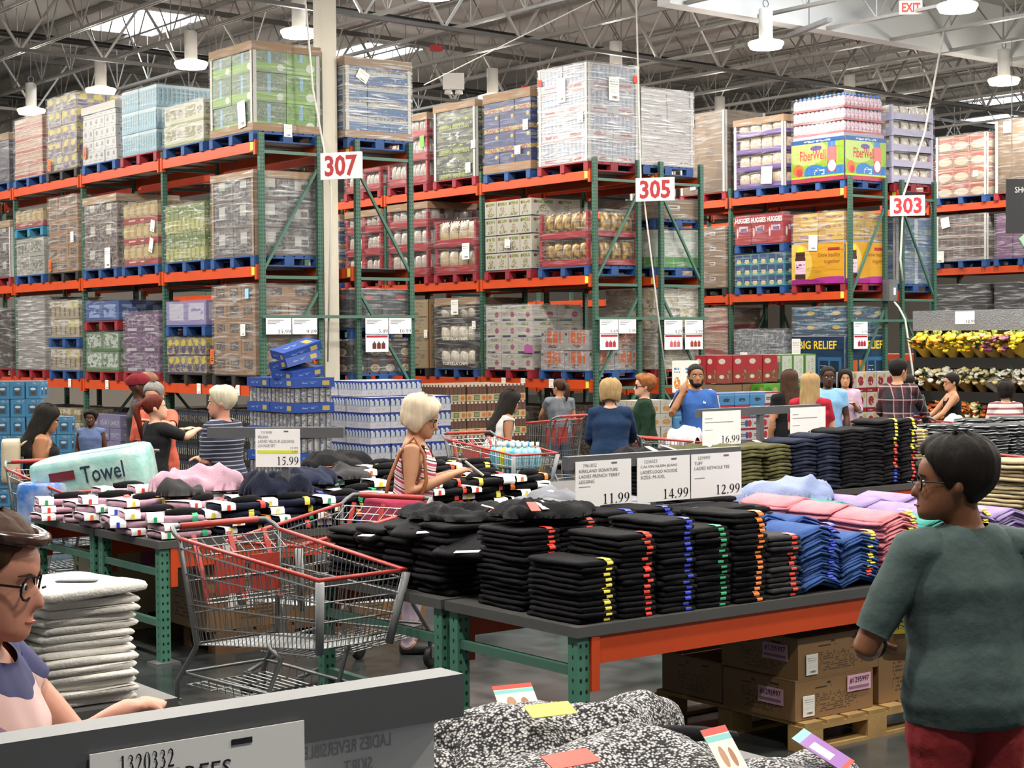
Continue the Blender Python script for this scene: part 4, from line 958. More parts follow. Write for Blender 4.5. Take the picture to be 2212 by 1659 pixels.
def hangtag(parent, M, w=.05, h=.1, m=None, name='swing_tag'):
    b = MB(); b.box(-w / 2, w / 2, -h / 2, h / 2, 0, .002); o = b.build(name, m or paper_print, parent); o.matrix_local = M
    return o
# ---- near table: front row with coloured size strips
lg = 'folded_leggings'
rows = [(4.73, 5.86, 11, 'yellow', blackcloth), (4.96, 5.86, 15, 'red', blackcloth), (5.19, 5.85, 17, 'blue', blackcloth), (5.41, 5.85, 15, 'green', blackcloth), (5.645, 5.85, 17, 'orange', blackcloth), (5.87, 5.85, 12, 'red', charcoal)]
for x, y, n, c, m in rows:
    cn = 'charcoal' if m is charcoal else 'black'
    stack(lg, 'leggings', '%s folded leggings with %s size strip on the table edge' % (cn, c), '%s leggings with %s strips' % (cn, c), m, x, y, n, .215, .36, .0245, 0, STK[c], sx=.05)
# second row, taller
for i, (x, y, n, c) in enumerate([(4.76, 6.28, 15, 'red'), (5.0, 6.3, 16, 'red'), (5.24, 6.3, 17, 'blue'), (5.48, 6.3, 17, 'blue'), (5.72, 6.28, 16, 'green')]):
    stack(lg, 'leggings', 'black folded leggings behind the front row with %s size strip' % c, 'black leggings behind the front row, %s strips' % c, blackcloth, x, y, n, .225, .34, .0245, 0, STK[c], sx=.05, jit=.012)
# left side of both units: black hoodies, seen side on
for i, (y, n) in enumerate([(6.84, 11), (7.12, 10), (7.4, 9), (7.68, 8)]):
    stack('folded_hoodie', 'hoodie', 'black folded hoodie along the table side nearest the trolleys', 'black hoodies along the table side', blackcloth, 4.80, y, n, .33, .265, .031, 0, None, jit=.018)
for i, (x, y, n) in enumerate([(5.2, 6.86, 11), (5.2, 7.16, 10), (5.22, 7.5, 10), (5.6, 7.55, 10)]):
    stack('folded_hoodie', 'hoodie', 'black folded hoodie in the middle of the table', 'black hoodies in the table middle', blackcloth, x, y, n, .36, .3, .03, 0.1, None, jit=.02)
for i, (x, y, n) in enumerate([(5.62, 6.9, 11), (5.62, 7.22, 11), (6.02, 6.9, 12), (6.02, 7.25, 12), (6.05, 7.6, 12), (6.42, 7.5, 11)]):
    stack('folded_hoodie', 'hoodie', 'mid grey folded hoodie under the sign cards', 'grey hoodies under the sign cards', greycloth, x, y, n, .37, .32, .028, .15 * (-1) ** i, None, jit=.02)
for i, (x, y, n) in enumerate([(6.0, 6.3, 13), (6.24, 6.42, 12), (6.5, 6.95, 12)]):
    stack('folded_hoodie', 'hoodie', 'black folded hoodie between the sign post and the blue tees', 'black hoodies beside the sign post', blackcloth, x, y, n, .3, .34, .03, 0, None, jit=.015)
# loose garments thrown over the black stacks
for i, (x, y, z, w, d, s, m, l) in enumerate([(4.95, 6.95, 1.1, .66, .55, 3, blackcloth, 'crumpled black hoodie tossed over the stacks by the trolley'), (5.15, 7.35, 1.06, .75, .6, 8, blackcloth, 'crumpled black hoodie with white swing tag on the stacks'), (4.95, 6.35, 1.16, .6, .5, 12, blackcloth, 'black leggings laid loosely across the taller stacks'), (5.85, 7.2, 1.1, .62, .6, 15, greycloth, 'rumpled grey hoodie laid open below the sign cards'), (5.55, 6.95, 1.06, .5, .5, 19, greycloth, 'rumpled grey hoodie beside the black ones')]):
    o = lump('loose_garment', 'garment', l, m, x, y, z, w, d, .07, s, freq=7)
    rr = random.Random(s)
    for q in range(2):
        c = ['purple', 'white', 'green', 'red', 'orange'][rr.randrange(5)]
        hangtag(o, Matrix.Translation((rr.uniform(-.15, .15), rr.uniform(-.2, .0), .06)) @ Matrix.Rotation(rr.uniform(-1, 1), 4, 'Z') @ Matrix.Rotation(.25, 4, 'X'), .045, .12, STK[c] if q else paper_print)
for i, (x, y, z, r) in enumerate([(4.66, 6.99, 1.06, .5), (4.66, 6.6, 1.0, .2), (4.68, 7.4, 1.0, -.3)]):
    o = inst(gmesh(blackcloth, .34, .3, .035, 2), 'folded_hoodie', None, (x + .1, y, z), (0, -.25, r)); tag(o, 'black hoodie sliding off the side stacks with a white label', 'hoodie', 'black hoodies sliding off the side')
    hangtag(o, Matrix.Translation((-.14, -.06, .034)) @ Matrix.Rotation(.3, 4, 'Z'), .03, .13, paper)
# bright tees: ranks running from the table edge to the back
def tees(cname, m, x, ys, ns, stick, tops=True):
    for y, n in zip(ys, ns):
        stack('folded_tee', 'tee shirt', '%s folded tee stacked on the near table' % cname, '%s tees' % cname, m, x, y, n, .27, .36, .0135, 0, stick if y == ys[0] else None, sx=.06, arch=.045, jit=.012)
tees('cornflower blue', bluecloth, 6.12, (5.85, 6.2), (21, 23), STK['blue'])
tees('cornflower blue', bluecloth, 6.4, (5.85, 6.22), (17, 21), [STK['red'], STK['yellow'], STK['yellow'], STK['yellow'], STK['yellow']])
tees('salmon pink', pinkcloth, 6.7, (5.85, 6.2, 6.5), (23, 24, 25), [STK['red'], STK['yellow'], STK['yellow']])
tees('sea green', tealcloth, 7.0, (5.85, 6.2, 6.5), (20, 20, 22), STK['yellow'])
tees('lavender', lavcloth, 7.3, (5.85, 6.2, 6.5), (21, 21, 22), STK['yellow'])
tees('lavender', lavcloth, 7.6, (5.85, 6.2, 6.5), (20, 20, 22), None)
for i, (x, y, z, w, d, h, s) in enumerate([(6.85, 6.9, .9, .85, .5, .24, 31), (7.0, 6.75, 1.07, .7, .45, .15, 35)]):
    lump('loose_pullover', 'pullover', ['heap of pale blue pullovers behind the pink tees', 'crumpled pale blue pullover on top of its heap'][i], paleblue, x, y, z, w, d, h, s, freq=5.5, rot=-.2, nu=48, nv=36)
stack('folded_tee', 'tee shirt', 'pale blue folded pullover under the pale blue heap', 'pale blue pullovers', paleblue, 6.75, 6.85, 5, .4, .34, .028)
stack('folded_tee', 'tee shirt', 'pale blue folded pullover under the pale blue heap', 'pale blue pullovers', paleblue, 7.15, 6.85, 5, .4, .34, .028)
# ---- white pullovers
stack('folded_pullover', 'pullover', 'white folded pullover in the tall stack behind the woman', 'white pullovers in the tall stack', whitecloth, 2.33, 5.65, 13, .36, .34, .028, 0, None, jit=.012)
stack('folded_pullover', 'pullover', 'white folded pullover with purple size strip', 'white pullovers with purple strips', whitecloth, 1.93, 5.68, 12, .34, .32, .027, 0, STK['purple'], jit=.01)
o = garment('folded_pullover', 'pullover', 'white pullover topping the tall stack with a black swing tag', None, whitecloth, 2.31, 5.62, TH + .37, .4, .38, .045, .2, 1)
hangtag(o, Matrix.Translation((0, -.05, .047)) @ Matrix.Rotation(.7, 4, 'Z'), .04, .14, black_ink)
# ---- dark trousers table
specs = [(8.75, 12, blackcloth, 'black', None), (9.05, 11, blackcloth, 'black', None), (9.35, 13, olivecloth, 'olive green', None), (9.66, 13, olivecloth, 'olive green', None), (9.95, 14, navycloth, 'navy', None), (10.22, 15, navycloth, 'navy', None), (10.5, 16, blackcloth, 'black', None), (10.74, 16, blackcloth, 'black', None), (10.97, 18, blackcloth, 'black', ['blue', 'red', 'red', 'yellow', 'yellow']), (11.19, 18, blackcloth, 'black', ['red', 'red', 'yellow', 'yellow'])]
for x, n, m, cn, st in specs:
    lb = '%s folded trousers in tall stacks on the far orange table' % cn if not st else 'black folded trousers with mixed colour strips at the table corner'
    stack('folded_trousers', 'trousers', lb, '%s trousers%s' % (cn, ' with strips' if st else ''), m, x, 9.55, n, .27 if not st else .21, .34, .029, 0, [STK[c] for c in st] if st else None, arch=.02, jit=.01)
for x, m, cn in [(8.8, blackcloth, 'black'), (9.15, blackcloth, 'black'), (9.5, olivecloth, 'olive green'), (9.9, navycloth, 'navy'), (10.3, navycloth, 'navy'), (10.7, blackcloth, 'black'), (11.08, blackcloth, 'black')]:
    stack('folded_trousers', 'trousers', '%s folded trousers in the second rank behind the tall stacks' % cn, '%s trousers in the second rank' % cn, m, x, 9.98, 10, .33, .4, .029, 0, None, jit=.012)
for x, m, cn, s in [(8.8, blackcloth, 'black', 41), (9.4, olivecloth, 'olive green', 43), (9.95, navycloth, 'navy', 45), (10.5, blackcloth, 'coal black', 47), (11.0, blackcloth, 'soft black', 49)]:
    o = lump('loose_trousers', 'trousers', '%s trousers laid loose over the back of the dark stacks' % cn, m, x, 9.98, TH + .3, .66, .62, .07, s, freq=6)
    for q in range(2): hangtag(o, Matrix.Translation((-.1 + .25 * q, -.2 + .1 * q, .075)) @ Matrix.Rotation(.6 * q, 4, 'Z') @ Matrix.Rotation(.3, 4, 'X'), .05, .14, paper)
lump('loose_trousers', 'trousers', 'cream trousers hanging over the corner of the dark stacks', khakicloth, 11.2, 9.95, TH + .31, .45, .4, .09, 52)
# ---- striped garments and khaki trousers
for i, (x, y, n) in enumerate([(13.5, 10.7, 9), (13.85, 10.68, 11), (14.2, 10.68, 11), (14.55, 10.68, 11), (14.95, 10.68, 12), (15.35, 10.68, 12), (15.75, 10.7, 11), (13.7, 11.1, 11), (14.3, 11.1, 12), (14.9, 11.1, 12), (15.5, 11.1, 12)]):
    stack('folded_jacket', 'jacket', 'black folded jacket with white trim stripes', 'black jackets with white trim', stripecloth, x, y, n, .33, .36, .031, .1 * (-1) ** i, None, jit=.02)
for i, (x, y, n) in enumerate([(9.2, 6.45, 16), (9.55, 6.45, 15), (9.2, 6.85, 16), (9.55, 6.85, 15), (9.9, 6.45, 14)]):
    stack('folded_trousers', 'trousers', 'khaki folded trousers stacked behind the man', 'khaki trousers', khakicloth, x, y, n, .33, .36, .027, .04 * (-1) ** i, None, jit=.02)
stack('folded_trousers', 'trousers', 'cream folded trousers with yellow strip by the striped tops', 'cream trousers', khakicloth, 13.35, 11.2, 10, .25, .3, .03, 0, STK['yellow'])
# ---- lounge sets: banded packs spread over the left table
def loungeset(x, y, z, rot, m, band, seed, cn, tilt=0.0):
    o = inst(gmesh(m, .36, .23, .045, seed), 'lounge_set', None, (x, y, z), (tilt, 0, rot)); tag(o, '%s folded lounge set with white band and %s size sticker' % (cn, band), 'lounge set', '%s lounge sets with %s stickers' % (cn, band))
    inst(BANDM, 'card_band', o)
    inst(STB[band], 'size_sticker', o)
    inst(STB2[band], 'size_sticker', o)
    inst(WAIST, 'folded_waistband', o)
    return o
def rr_band(x0, x1, e, m, name):
    b = MB(); b.smooth = True
    pr = [(-.118 - e, .008), (-.12 - e, .03), (-.108 - e, .05 + e), (0, .053 + e), (.108 + e, .05 + e), (.12 + e, .02), (.11 + e, 0)]
    o = len(b.v)
    for y, z in pr: b.v += [(x0, y, z), (x1, y, z)]
    for i in range(len(pr) - 1): b.face([o + 2 * i, o + 2 * i + 1, o + 2 * i + 3, o + 2 * i + 2])
    return b.mesh(name, m)
BANDM = rr_band(-.175, -.075, .0015, paper, 'card_band')
STB = {k: MB().box(-.135, -.115, -.1265, -.12, .008, .042).mesh('size_sticker', STK[k]) for k in STK}
STB2 = {k: rr_band(.1, .135, .003, STK[k], 'size_sticker') for k in STK}
b = MB(); b.smooth = True
b.tube([(-.06, -.03, .055), (.02, -.05, .062), (.1, -.02, .058), (.17, .03, .05)], [.02, .028, .03, .02], 8); WAIST = b.mesh('folded_waistband', blackcloth)
rr = random.Random(21)
bands = ['red', 'green', 'orange', 'yellow', 'blue', 'red', 'green']
for row in range(6):
    y = 9.83 + row * .31
    for i in range(8):
        x = 4.78 + i * .385 + rr.uniform(-.03, .03) - (.1 if row % 2 else 0)
        if row > 3 and i > 6: continue
        frac = (x - 4.5) / 3.3 - (row - 2.5) * .05
        m, cn = (mauvecloth, 'mauve') if frac < .27 else ((dnavy, 'navy') if frac < .62 else (blackcloth, 'black'))
        n = 3 + int(1.2 * (i > 0)) + (row in (2, 3)) + (1 if i > 4 else 0)
        for k in range(n):
            loungeset(x + rr.uniform(-.05, .05), y + rr.uniform(-.03, .03), TH + .002 + k * .05, rr.uniform(-.45, .45) + (PI if rr.random() < .12 else 0), m, bands[rr.randrange(7)] if m is not blackcloth else ['red', 'yellow', 'red', 'orange'][rr.randrange(4)], rr.randrange(4), cn)
for x, y, z, w, d, h, m, s, l in [(5.25, 10.55, .98, .7, .55, .2, mauvecloth, 61, 'crumpled mauve lounge top heaped on the left table'), (5.55, 10.02, .97, .62, .42, .17, dnavy, 63, 'crumpled navy lounge top lying on the banded sets'), (6.0, 10.35, .99, .5, .4, .12, navycloth, 65, 'navy lounge bottoms laid loose near the sign card'), (4.98, 10.25, .98, .36, .3, .1, charcoal, 66, 'small grey lounge top beside the mauve heap'), (6.6, 11.0, 1.02, .7, .5, .16, blackcloth, 67, 'black lounge top heaped behind the sign card'), (6.35, 10.5, 1.0, .55, .45, .12, charcoal, 68, 'charcoal lounge top thrown over black sets')]:
    lump('loose_garment', 'garment', l, m, x, y, z, w, d, h, s, freq=5.5, rot=-.4)
# ---- knit skirts in front
def knit():
    m, b = newmat('knit_black_white'); tc = nd('ShaderNodeTexCoord')
    v = nd('ShaderNodeTexVoronoi'); v.inputs['Scale'].default_value = 125; lk(tc.outputs['Object'], v.inputs['Vector'])
    n = nd('ShaderNodeTexNoise'); n.inputs['Scale'].default_value = 55; n.inputs['Detail'].default_value = 3; lk(tc.outputs['Object'], n.inputs['Vector'])
    f = E(v.outputs['Distance']) * .9 + E(n.outputs[0]) * .75
    r = nd('ShaderNodeMapRange'); r.inputs[1].default_value = .58; r.inputs[2].default_value = .92; lk(f.v, r.inputs[0])
    lk(mixc(E(r.outputs[0]), (.62, .6, .6), (.012, .012, .015)), b.inputs['Base Color']); b.inputs['Roughness'].default_value = .9
    bp = nd('ShaderNodeBump'); bp.inputs['Strength'].default_value = .6; bp.inputs['Distance'].default_value = .01; lk(v.outputs['Distance'], bp.inputs['Height']); lk(bp.outputs[0], b.inputs['Normal'])
    return m
knit_m = knit()
velvet = cloth('velvet_black', '#0e0d10', '#17161a', scale=4)
def skirt(x, y, z, w, d, h, seed, label, rot=0.0, band=True):
    o = lump('knit_skirt', 'skirt', label, knit_m, x, y, z, w, d, h, seed, None, rot, 3.4, 44, 34, .7)
    if band:
        rr = random.Random(seed); pts = [(-w * .46 + w * .92 * t, -d * .46 + .03 * math.sin(t * 7 + seed), h * (.1 + .42 * math.sin(PI * t)) ) for t in [i / 14 for i in range(15)]]
        MB().tube(pts, [.012 + .014 * math.sin(PI * i / 14) for i in range(15)], 8).build('waistband', velvet, o)
    return o
FT = TH
sk = []
sk.append(skirt(2.5, 3.75, FT, .75, .55, .24, 71, 'black and white knit skirt behind the others on the front table'))
sk.append(skirt(2.85, 3.4, FT, 1.2, 1.0, .2, 73, 'black and white knit skirt at the bottom of the pile'))
sk.append(skirt(2.85, 3.62, FT + .12, .95, .62, .16, 75, 'black and white knit skirt with a yellow size strip', .1))
sk.append(skirt(2.72, 3.22, FT + .1, .95, .6, .16, 77, 'black and white knit skirt with a red size strip', -.12))
sk.append(skirt(3.15, 3.05, FT + .02, .7, .5, .18, 79, 'black and white knit skirt with swing tags at the table corner'))
tagp = pmat('swing_tag_photo', '#e8e2d6', [('#e2483a', [('r', 0, 1, .86, 1)]), ('#7fc8c4', [('r', 0, 1, .72, .84)]), ('#b98868', [('e', .35, .4, .12, .22)]), ('#a8704c', [('e', .68, .36, .1, .2)])], rnd=0)
tagv = pmat('swing_tag_violet', '#8f5fa8', [('#e2483a', [('r', 0, 1, 0, .08)]), ('#e8e4e0', [('r', .15, .62, .3, .7)]), ('#7fc8c4', [('r', 0, 1, .85, 1)])], rnd=0)
def ptag(parent, x, y, z, rz, rx, m, w, h): hangtag(parent, Matrix.Translation((x, y, z)) @ Matrix.Rotation(rz, 4, 'Z') @ Matrix.Rotation(rx, 4, 'X'), w, h, m)
ptag(sk[2], -.14, -.14, .155, -.3, .35, STK['yellow'], .13, .06); ptag(sk[3], -.18, -.1, .14, .1, .35, STK['red'], .14, .06)
ptag(sk[3], .2, -.2, .13, .2, .9, tagp, .09, .13); ptag(sk[4], .06, -.08, .17, .5, .5, tagv, .12, .15); ptag(sk[0], .33, .0, .24, -.2, .8, tagp, .12, .1)
ptag(sk[3], -.3, -.22, .06, .4, .6, tagp, .1, .08)

# ------------------------------------------------------------------ price signs on rails
rail_m = mat('sign_rail_grey', '#66676a', .45, .3, var=.1, scale=3)
grey_ink = mat('ink_grey', '#6a6870', .6)
hl_yellow = mat('ink_highlight', '#d8e048', .5)
def stand(label, p0, p1, zt, base_z, h=.065, w=.05, pole_t=.5):
    p0, p1 = Vector((p0[0], p0[1], 0)), Vector((p1[0], p1[1], 0)); d = p1 - p0; L = d.length; a = math.atan2(d.y, d.x)
    t = thing('sign_stand', label, 'sign stand', (p0.x, p0.y, base_z), a, 'sign rails on the clothing tables')
    MB().box(0, L, -w / 2, w / 2, zt - h - base_z, zt - base_z).build('rail', rail_m, t)
    MB().box(L * pole_t - .025, L * pole_t + .025, -.02, .02, 0, zt - h - base_z).build('pole', rail_m, t)
    MB().box(L * pole_t - .14, L * pole_t + .14, -.1, .1, 0, .012).build('base_plate', rail_m, t)
    return p0, d.normalized(), a
def card(label, base, a, s, zt, w, h, lines, price=None, sub=None, item=None, group='price cards on the sign rails', hl=False, photo=None, off=.03, psize=.34, inks=None, big=1.0, red=False):
    """card hanging on a rail: base point, rail angle a, distance s along the rail to the card's left edge"""
    ox, oy = base[0] + math.cos(a) * s + math.sin(a) * off, base[1] + math.sin(a) * s - math.cos(a) * off
    t = thing('price_card', label, 'price card', (ox, oy, zt - h), a, group)
    ink = inks or grey_ink
    MB().box(0, w, -.002, .002, 0, h).build('card', paper, t)
    y = -.0035
    if item: lettering(item, ink, t, MY(w * .13, y, h * .91), fit=(w * .24, h * .075 * big), align='LEFT')
    if item: MB().box(w * .64, w * .74, y, y + .001, h * .92, h * .955).build('barcode', ink, t)
    for i, ln in enumerate(lines):
        if isinstance(ln, float): MB().box(w * .06, w * ln, y, y + .001, h * (.78 - .115 * i * big), h * (.8 - .115 * i * big)).build('text_line', mat('ink_pale', '#9a98a0', .6), t); continue
        lettering(ln, ink, t, MY(w * .06, y, h * (.79 - .115 * i * big)), fit=(min(w * .88, w * .0385 * len(ln) * big), h * .072 * big), align='LEFT')
    if sub: MB().box(w * .06, w * .26, y, y + .001, h * .445, h * .457).build('text_line', mat('ink_pale', '#9a98a0', .6), t)
    if hl:
        MB().box(w * .04, w * .95, y, y + .001, h * .36, h * .44).build('discount_strip', hl_yellow, t)
        lettering('19.99', ink, t, MY(w * .95, y - .001, h * .5), fit=(w * .17, h * .06), align='RIGHT'); lettering('4.00', ink, t, MY(w * .95, y - .001, h * .405), fit=(w * .14, h * .055), align='RIGHT')
    if price: lettering(price, black_ink, t, MY(w * .96, y, h * .16), fit=(w * .47 * len(price) / 5, h * .22), bold=.012, align='RIGHT')
    return t
b0, bd, ba = stand('grey sign rail with three price cards on the near table', (5.17, 6.45), (6.33, 6.45), 1.42, TH, pole_t=.51)
CW, CH = .355, .225
card('white price card for french terry leggings priced 11.99', b0, ba, .04, 1.395, CW, CH, ['KIRKLAND SIGNATURE', 'LADIES FRENCH TERRY', 'LEGGING'], '11.99', '+ NEW FABRIC', '7963852')
card('white price card for ladies logo hoodie priced 14.99', b0, ba, .435, 1.395, CW, CH, ['CALVIN KLEIN JEANS', 'LADIES LOGO HOODIE', 'SIZES: M-XXL'], '14.99', None, '1236525')
card('white price card for ladies keyhole tee priced 12.99', b0, ba, .80, 1.395, CW, CH, ['TUFF', 'LADIES KEYHOLE TEE'], '12.99', '+ SIZES S-XXL', '1295997')
b0, bd, ba = stand('grey sign rail with one card on the lounge set table', (5.2, 10.26), (5.86, 9.62), 1.42, TH + .0, h=.07, pole_t=.57)
card('white price card for velour lounge sets with a yellow discount line', b0, ba, .33, 1.41, .3, .25, ['FELINA', 'LADIES VELOUR LEGGING', 'LOUNGE SET'], '15.99', None, '1319090', hl=True)
b0, bd, ba = stand('grey sign rail with two cards over the dark trousers', (9.3, 9.93), (10.7, 9.93), 1.42, TH, pole_t=.5)
card('white price card reading 16.99 over the dark trousers', b0, ba, .03, 1.4, .42, .27, [.25, .8], '16.99', 'x')
card('white price card half hidden by black trousers beside the red tee woman', b0, ba, 1.02, 1.4, .42, .27, [.22, .76], '11.99', 'x')
b0, bd, ba = stand('wide grey sign rail with pullover card on the knit skirt table', (.55, 2.44), (1.70, 2.44), 1.42, TH, h=.075, w=.07, pole_t=.3)
card('large white price card headed 1320332 for velour pullovers', b0, ba, .465, 1.385, .365, .26, ['32 DEGREES', 'LADIES VELOUR PULLOVER'], None, None, '1320332', off=.04, inks=black_ink, big=1.5)
t = card('blank white card back with lettering showing through beside the pullover card', b0, ba, .835, 1.345, .275, .26, [], None, None, None, off=-.0)
ghost = mat('ink_ghost', '#b8b0b4', .6)
o = lettering('LADIES REVERSIBLE', ghost, t, face_M((.1, -.004, .235), (-1, 0, 0), (0, 0, 1)), fit=(.17, .022)); o = lettering('SKIRT', ghost, t, face_M((.12, -.004, .2), (-1, 0, 0), (0, 0, 1)), fit=(.055, .022))
# ------------------------------------------------------------------ shopping trolleys
wire_m = mat('trolley_wire', '#7d7f80', .35, .7)
tube_m = mat('trolley_tube', '#6b6d6e', .4, .5)
tred_m = mat('trolley_red', '#b23a34', .4, var=.1, scale=6)
tredp_m = mat('trolley_red_panel', '#a33a30', .5)
rubber_m = mat('rubber_black', '#1a1a1a', .6)
poly_m = mat('trolley_bumper_grey', '#96989a', .5)
def build_cart():
    """forward = +X; origin on the floor under the basket centre"""
    t = thing('shopping_trolley', 'trolley', 'shopping trolley')
    zr0, zf0, zrb, zfb = .98, .87, .43, .53            # rim rear, rim front, bottom rear, bottom front
    def rim(s, side): # s 0 rear .. 1 front
        return Vector((-.56 + 1.14 * s, side * (.31 - .05 * s), zr0 + (zf0 - zr0) * s))
    def bot(s, side):
        return Vector((-.5 + 1.0 * s, side * (.25 - .04 * s), zrb + (zfb - zrb) * s))
    b = MB()
    for side in (-1, 1):
        n = 30
        for i in range(n + 1):
            s = i / n; b.tube([rim(s, side), bot(s, side)], .0028, 4, cap=False)
        for f in (.33, .62, .84): b.tube([rim(0, side).lerp(bot(0, side), f), rim(1, side).lerp(bot(1, side), f)], .0045, 5)
        b.tube([rim(0, side) - Vector((0, 0, .05)), rim(1, side) - Vector((0, 0, .045))], .005, 5)
    b.build('basket_sides', wire_m, t)
    b = MB()
    for i in range(17):
        f = i / 16; b.tube([rim(1, -1).lerp(rim(1, 1), f), bot(1, -1).lerp(bot(1, 1), f)], .0028, 4, cap=False)
    for f in (.1, .33, .62, .9): b.tube([rim(1, -1).lerp(bot(1, -1), f), rim(1, 1).lerp(bot(1, 1), f)], .0045, 5)
    b.build('basket_front', wire_m, t)
    b = MB()
    for i in range(17):
        f = i / 16; b.tube([rim(0, -1).lerp(rim(0, 1), f), bot(0, -1).lerp(bot(0, 1), f)], .0028, 4, cap=False)
    for f in (.02, .1, .4, .7, .98): b.tube([rim(0, -1).lerp(bot(0, -1), f), rim(0, 1).lerp(bot(0, 1), f)], .0045, 5)
    b.build('rear_gate', wire_m, t)
    b = MB()
    for i in range(15):
        f = i / 14; b.tube([bot(0, -1).lerp(bot(0, 1), f), bot(1, -1).lerp(bot(1, 1), f)], .0028, 4, cap=False)
    for i in range(26):
        s = i / 25; b.tube([bot(s, -1), bot(s, 1)], .003, 4, cap=False)
    b.build('basket_floor', wire_m, t)
    b = MB(); b.tube([rim(0, -1), rim(1, -1), rim(1, 1), rim(0, 1)], .011, 8); b.build('rim', tred_m, t)
    b = MB(); b.tube([(-.66, -.24, 1.03), (-.66, .24, 1.03)], .017, 8); b.build('handle', tred_m, t)
    for side in (-1, 1):
        b = MB(); b.tube([(-.66, side * .24, 1.03), (-.655, side * .29, 1.028), (-.6, side * .31, 1.0), rim(0, side), bot(0, side), (-.52, side * .25, .4), (-.66, side * .27, .22), (-.665, side * .27, .1)], .014, 8); b.build('rear_leg', tube_m, t)
        b = MB(); b.tube([bot(.62, side) + Vector((0, 0, 0)), (.18, side * .2, .44), (.06, side * .22, .2), (.5, side * .18, .13)], .013, 8); b.build('front_leg', tube_m, t)
        b = MB(); b.tube([rim(1, side) + Vector((.006, 0, -.01)), bot(1, side) + Vector((.006, 0, -.02))], .021, 8); b.build('bumper_post', poly_m, t)
    # child seat with red flaps
    b = MB()
    for i in range(9):
        f = i / 8; y = -.26 + .52 * f; b.tube([(-.53, y, .97), (-.42, y, .9), (-.36, y, .66)], .0028, 4)
    for z, x in ((.9, -.42), (.78, -.39), (.68, -.365), (.66, -.36)): b.tube([(x, -.27, z), (x, .27, z)], .0045, 5)
    b.tube([(-.5, -.26, .66), (-.36, -.27, .66), (-.36, .27, .66), (-.5, .26, .66)], .006, 5)
    b.build('seat_frame', wire_m, t)
    for y0, y1 in ((-.2, -.02), (.02, .2)):
        MB().box(-.405, -.395, y0, y1, .69, .88).build('seat_flap', tredp_m, t)
    for y in (-.22, 0, .22):
        MB().bar((-.57, y, .99), (-.42, y, .64), .03, .008).build('seat_strap', tred_m, t)
    b = MB()
    for i in range(11):
        y = -.24 + .48 * i / 10; b.tube([(-.6, y, .21), (.3, y * .85, .2)], .0032, 4)
    for x in (-.6, -.38, -.15, .08, .3): b.tube([(x, -.25, .21), (x, .25, .21)], .005, 5)
    b.tube([(-.63, -.26, .27), (.34, -.22, .26), (.34, .22, .26), (-.63, .26, .27)], .009, 6, closed=True)
    for i in range(14):
        x = -.6 + .07 * i
        for sd in (-1, 1): b.tube([(x, sd * (.25 - .03 * i / 14), .21), (x, sd * (.26 - .03 * i / 14), .27)], .003, 4)
    b.build('lower_rack', wire_m, t)
    for x, y in ((-.665, -.27), (-.665, .27), (.5, -.18), (.5, .18)):
        b = MB(); b.smooth = True
        b.rings([[(x + r * math.cos(a), y + dy, .062 + r * math.sin(a)) for a in [2 * PI * q / 14 for q in range(14)]] for r, dy in ((.03, -.014), (.062, -.012), (.062, .012), (.03, .014))])
        wh = b.build('wheel', rubber_m, t)
        MB().box(x - .015, x + .015, y - .022, y + .022, .06, .13).build('fork', tube_m, wh)
    return t
cart0 = build_cart()
def cart(x, y, ang, label, first=False):
    t = cart0 if first else dup(cart0)
    t.location = (x, y, 0); t.rotation_euler = (0, 0, ang); t['label'] = label; t['group'] = 'shopping trolleys'
    return t
cart(4.27, 7.52, -PI / 2 + .1, 'empty grey trolley with red rim parked between the clothing tables', True)
cart(5.1, 8.58, PI + .38, 'empty trolley with red handle right behind the parked one')
cart(5.25, 12.72, -PI / 2 - .05, 'trolley loaded with a big turquoise paper towel pack')
cart(6.16, 14.5, 1.75, 'trolley with a small child riding in it')
cart(10.12, 13.62, -PI / 2 - .05, 'trolley loaded with cases of bottled drinks')
cart(13.12, 17.0, 1.75, 'trolley pushed by the woman in grey tee and jeans')
cart(16.2, 15.0, .4, 'trolley beside the woman with the pale blouse')
cart(16.62, 13.3, -.1, 'trolley pushed by the man in plaid')
cart(12.0, 13.1, -.3, 'trolley in front of the woman in navy')
cart(12.2, 8.9, -.9, 'trolley standing behind the khaki trousers')

# ------------------------------------------------------------------ people
import numpy as np
def skin_mat(name, c): return mat(name, c, .5, var=.05, scale=9, bump=.05, bscale=40, spec=.35)
SK = {'tan': skin_mat('skin_tan', '#b98868'), 'fair': skin_mat('skin_fair', '#cf9f84'), 'brown': skin_mat('skin_brown', '#7a4f36'), 'dark': skin_mat('skin_dark', '#4a2e22'), 'olive': skin_mat('skin_olive', '#9c6c4c'), 'rosy': skin_mat('skin_rosy', '#c48a74')}
def hair_mat(name, c, c2):
    m, b = newmat(name); tc = nd('ShaderNodeTexCoord'); mp = nd('ShaderNodeMapping'); mp.inputs['Scale'].default_value = (70, 70, 7)
    lk(tc.outputs['Object'], mp.inputs['Vector']); n = nd('ShaderNodeTexNoise'); n.inputs['Scale'].default_value = 1.5; n.inputs['Detail'].default_value = 4; lk(mp.outputs[0], n.inputs['Vector'])
    lk(mixc(E(n.outputs[0]), cc(c), cc(c2)), b.inputs['Base Color']); b.inputs['Roughness'].default_value = .7; b.inputs['Specular IOR Level'].default_value = .18
    bp = nd('ShaderNodeBump'); bp.inputs['Strength'].default_value = .5; bp.inputs['Distance'].default_value = .01; lk(n.outputs[0], bp.inputs['Height']); lk(bp.outputs[0], b.inputs['Normal'])
    return m
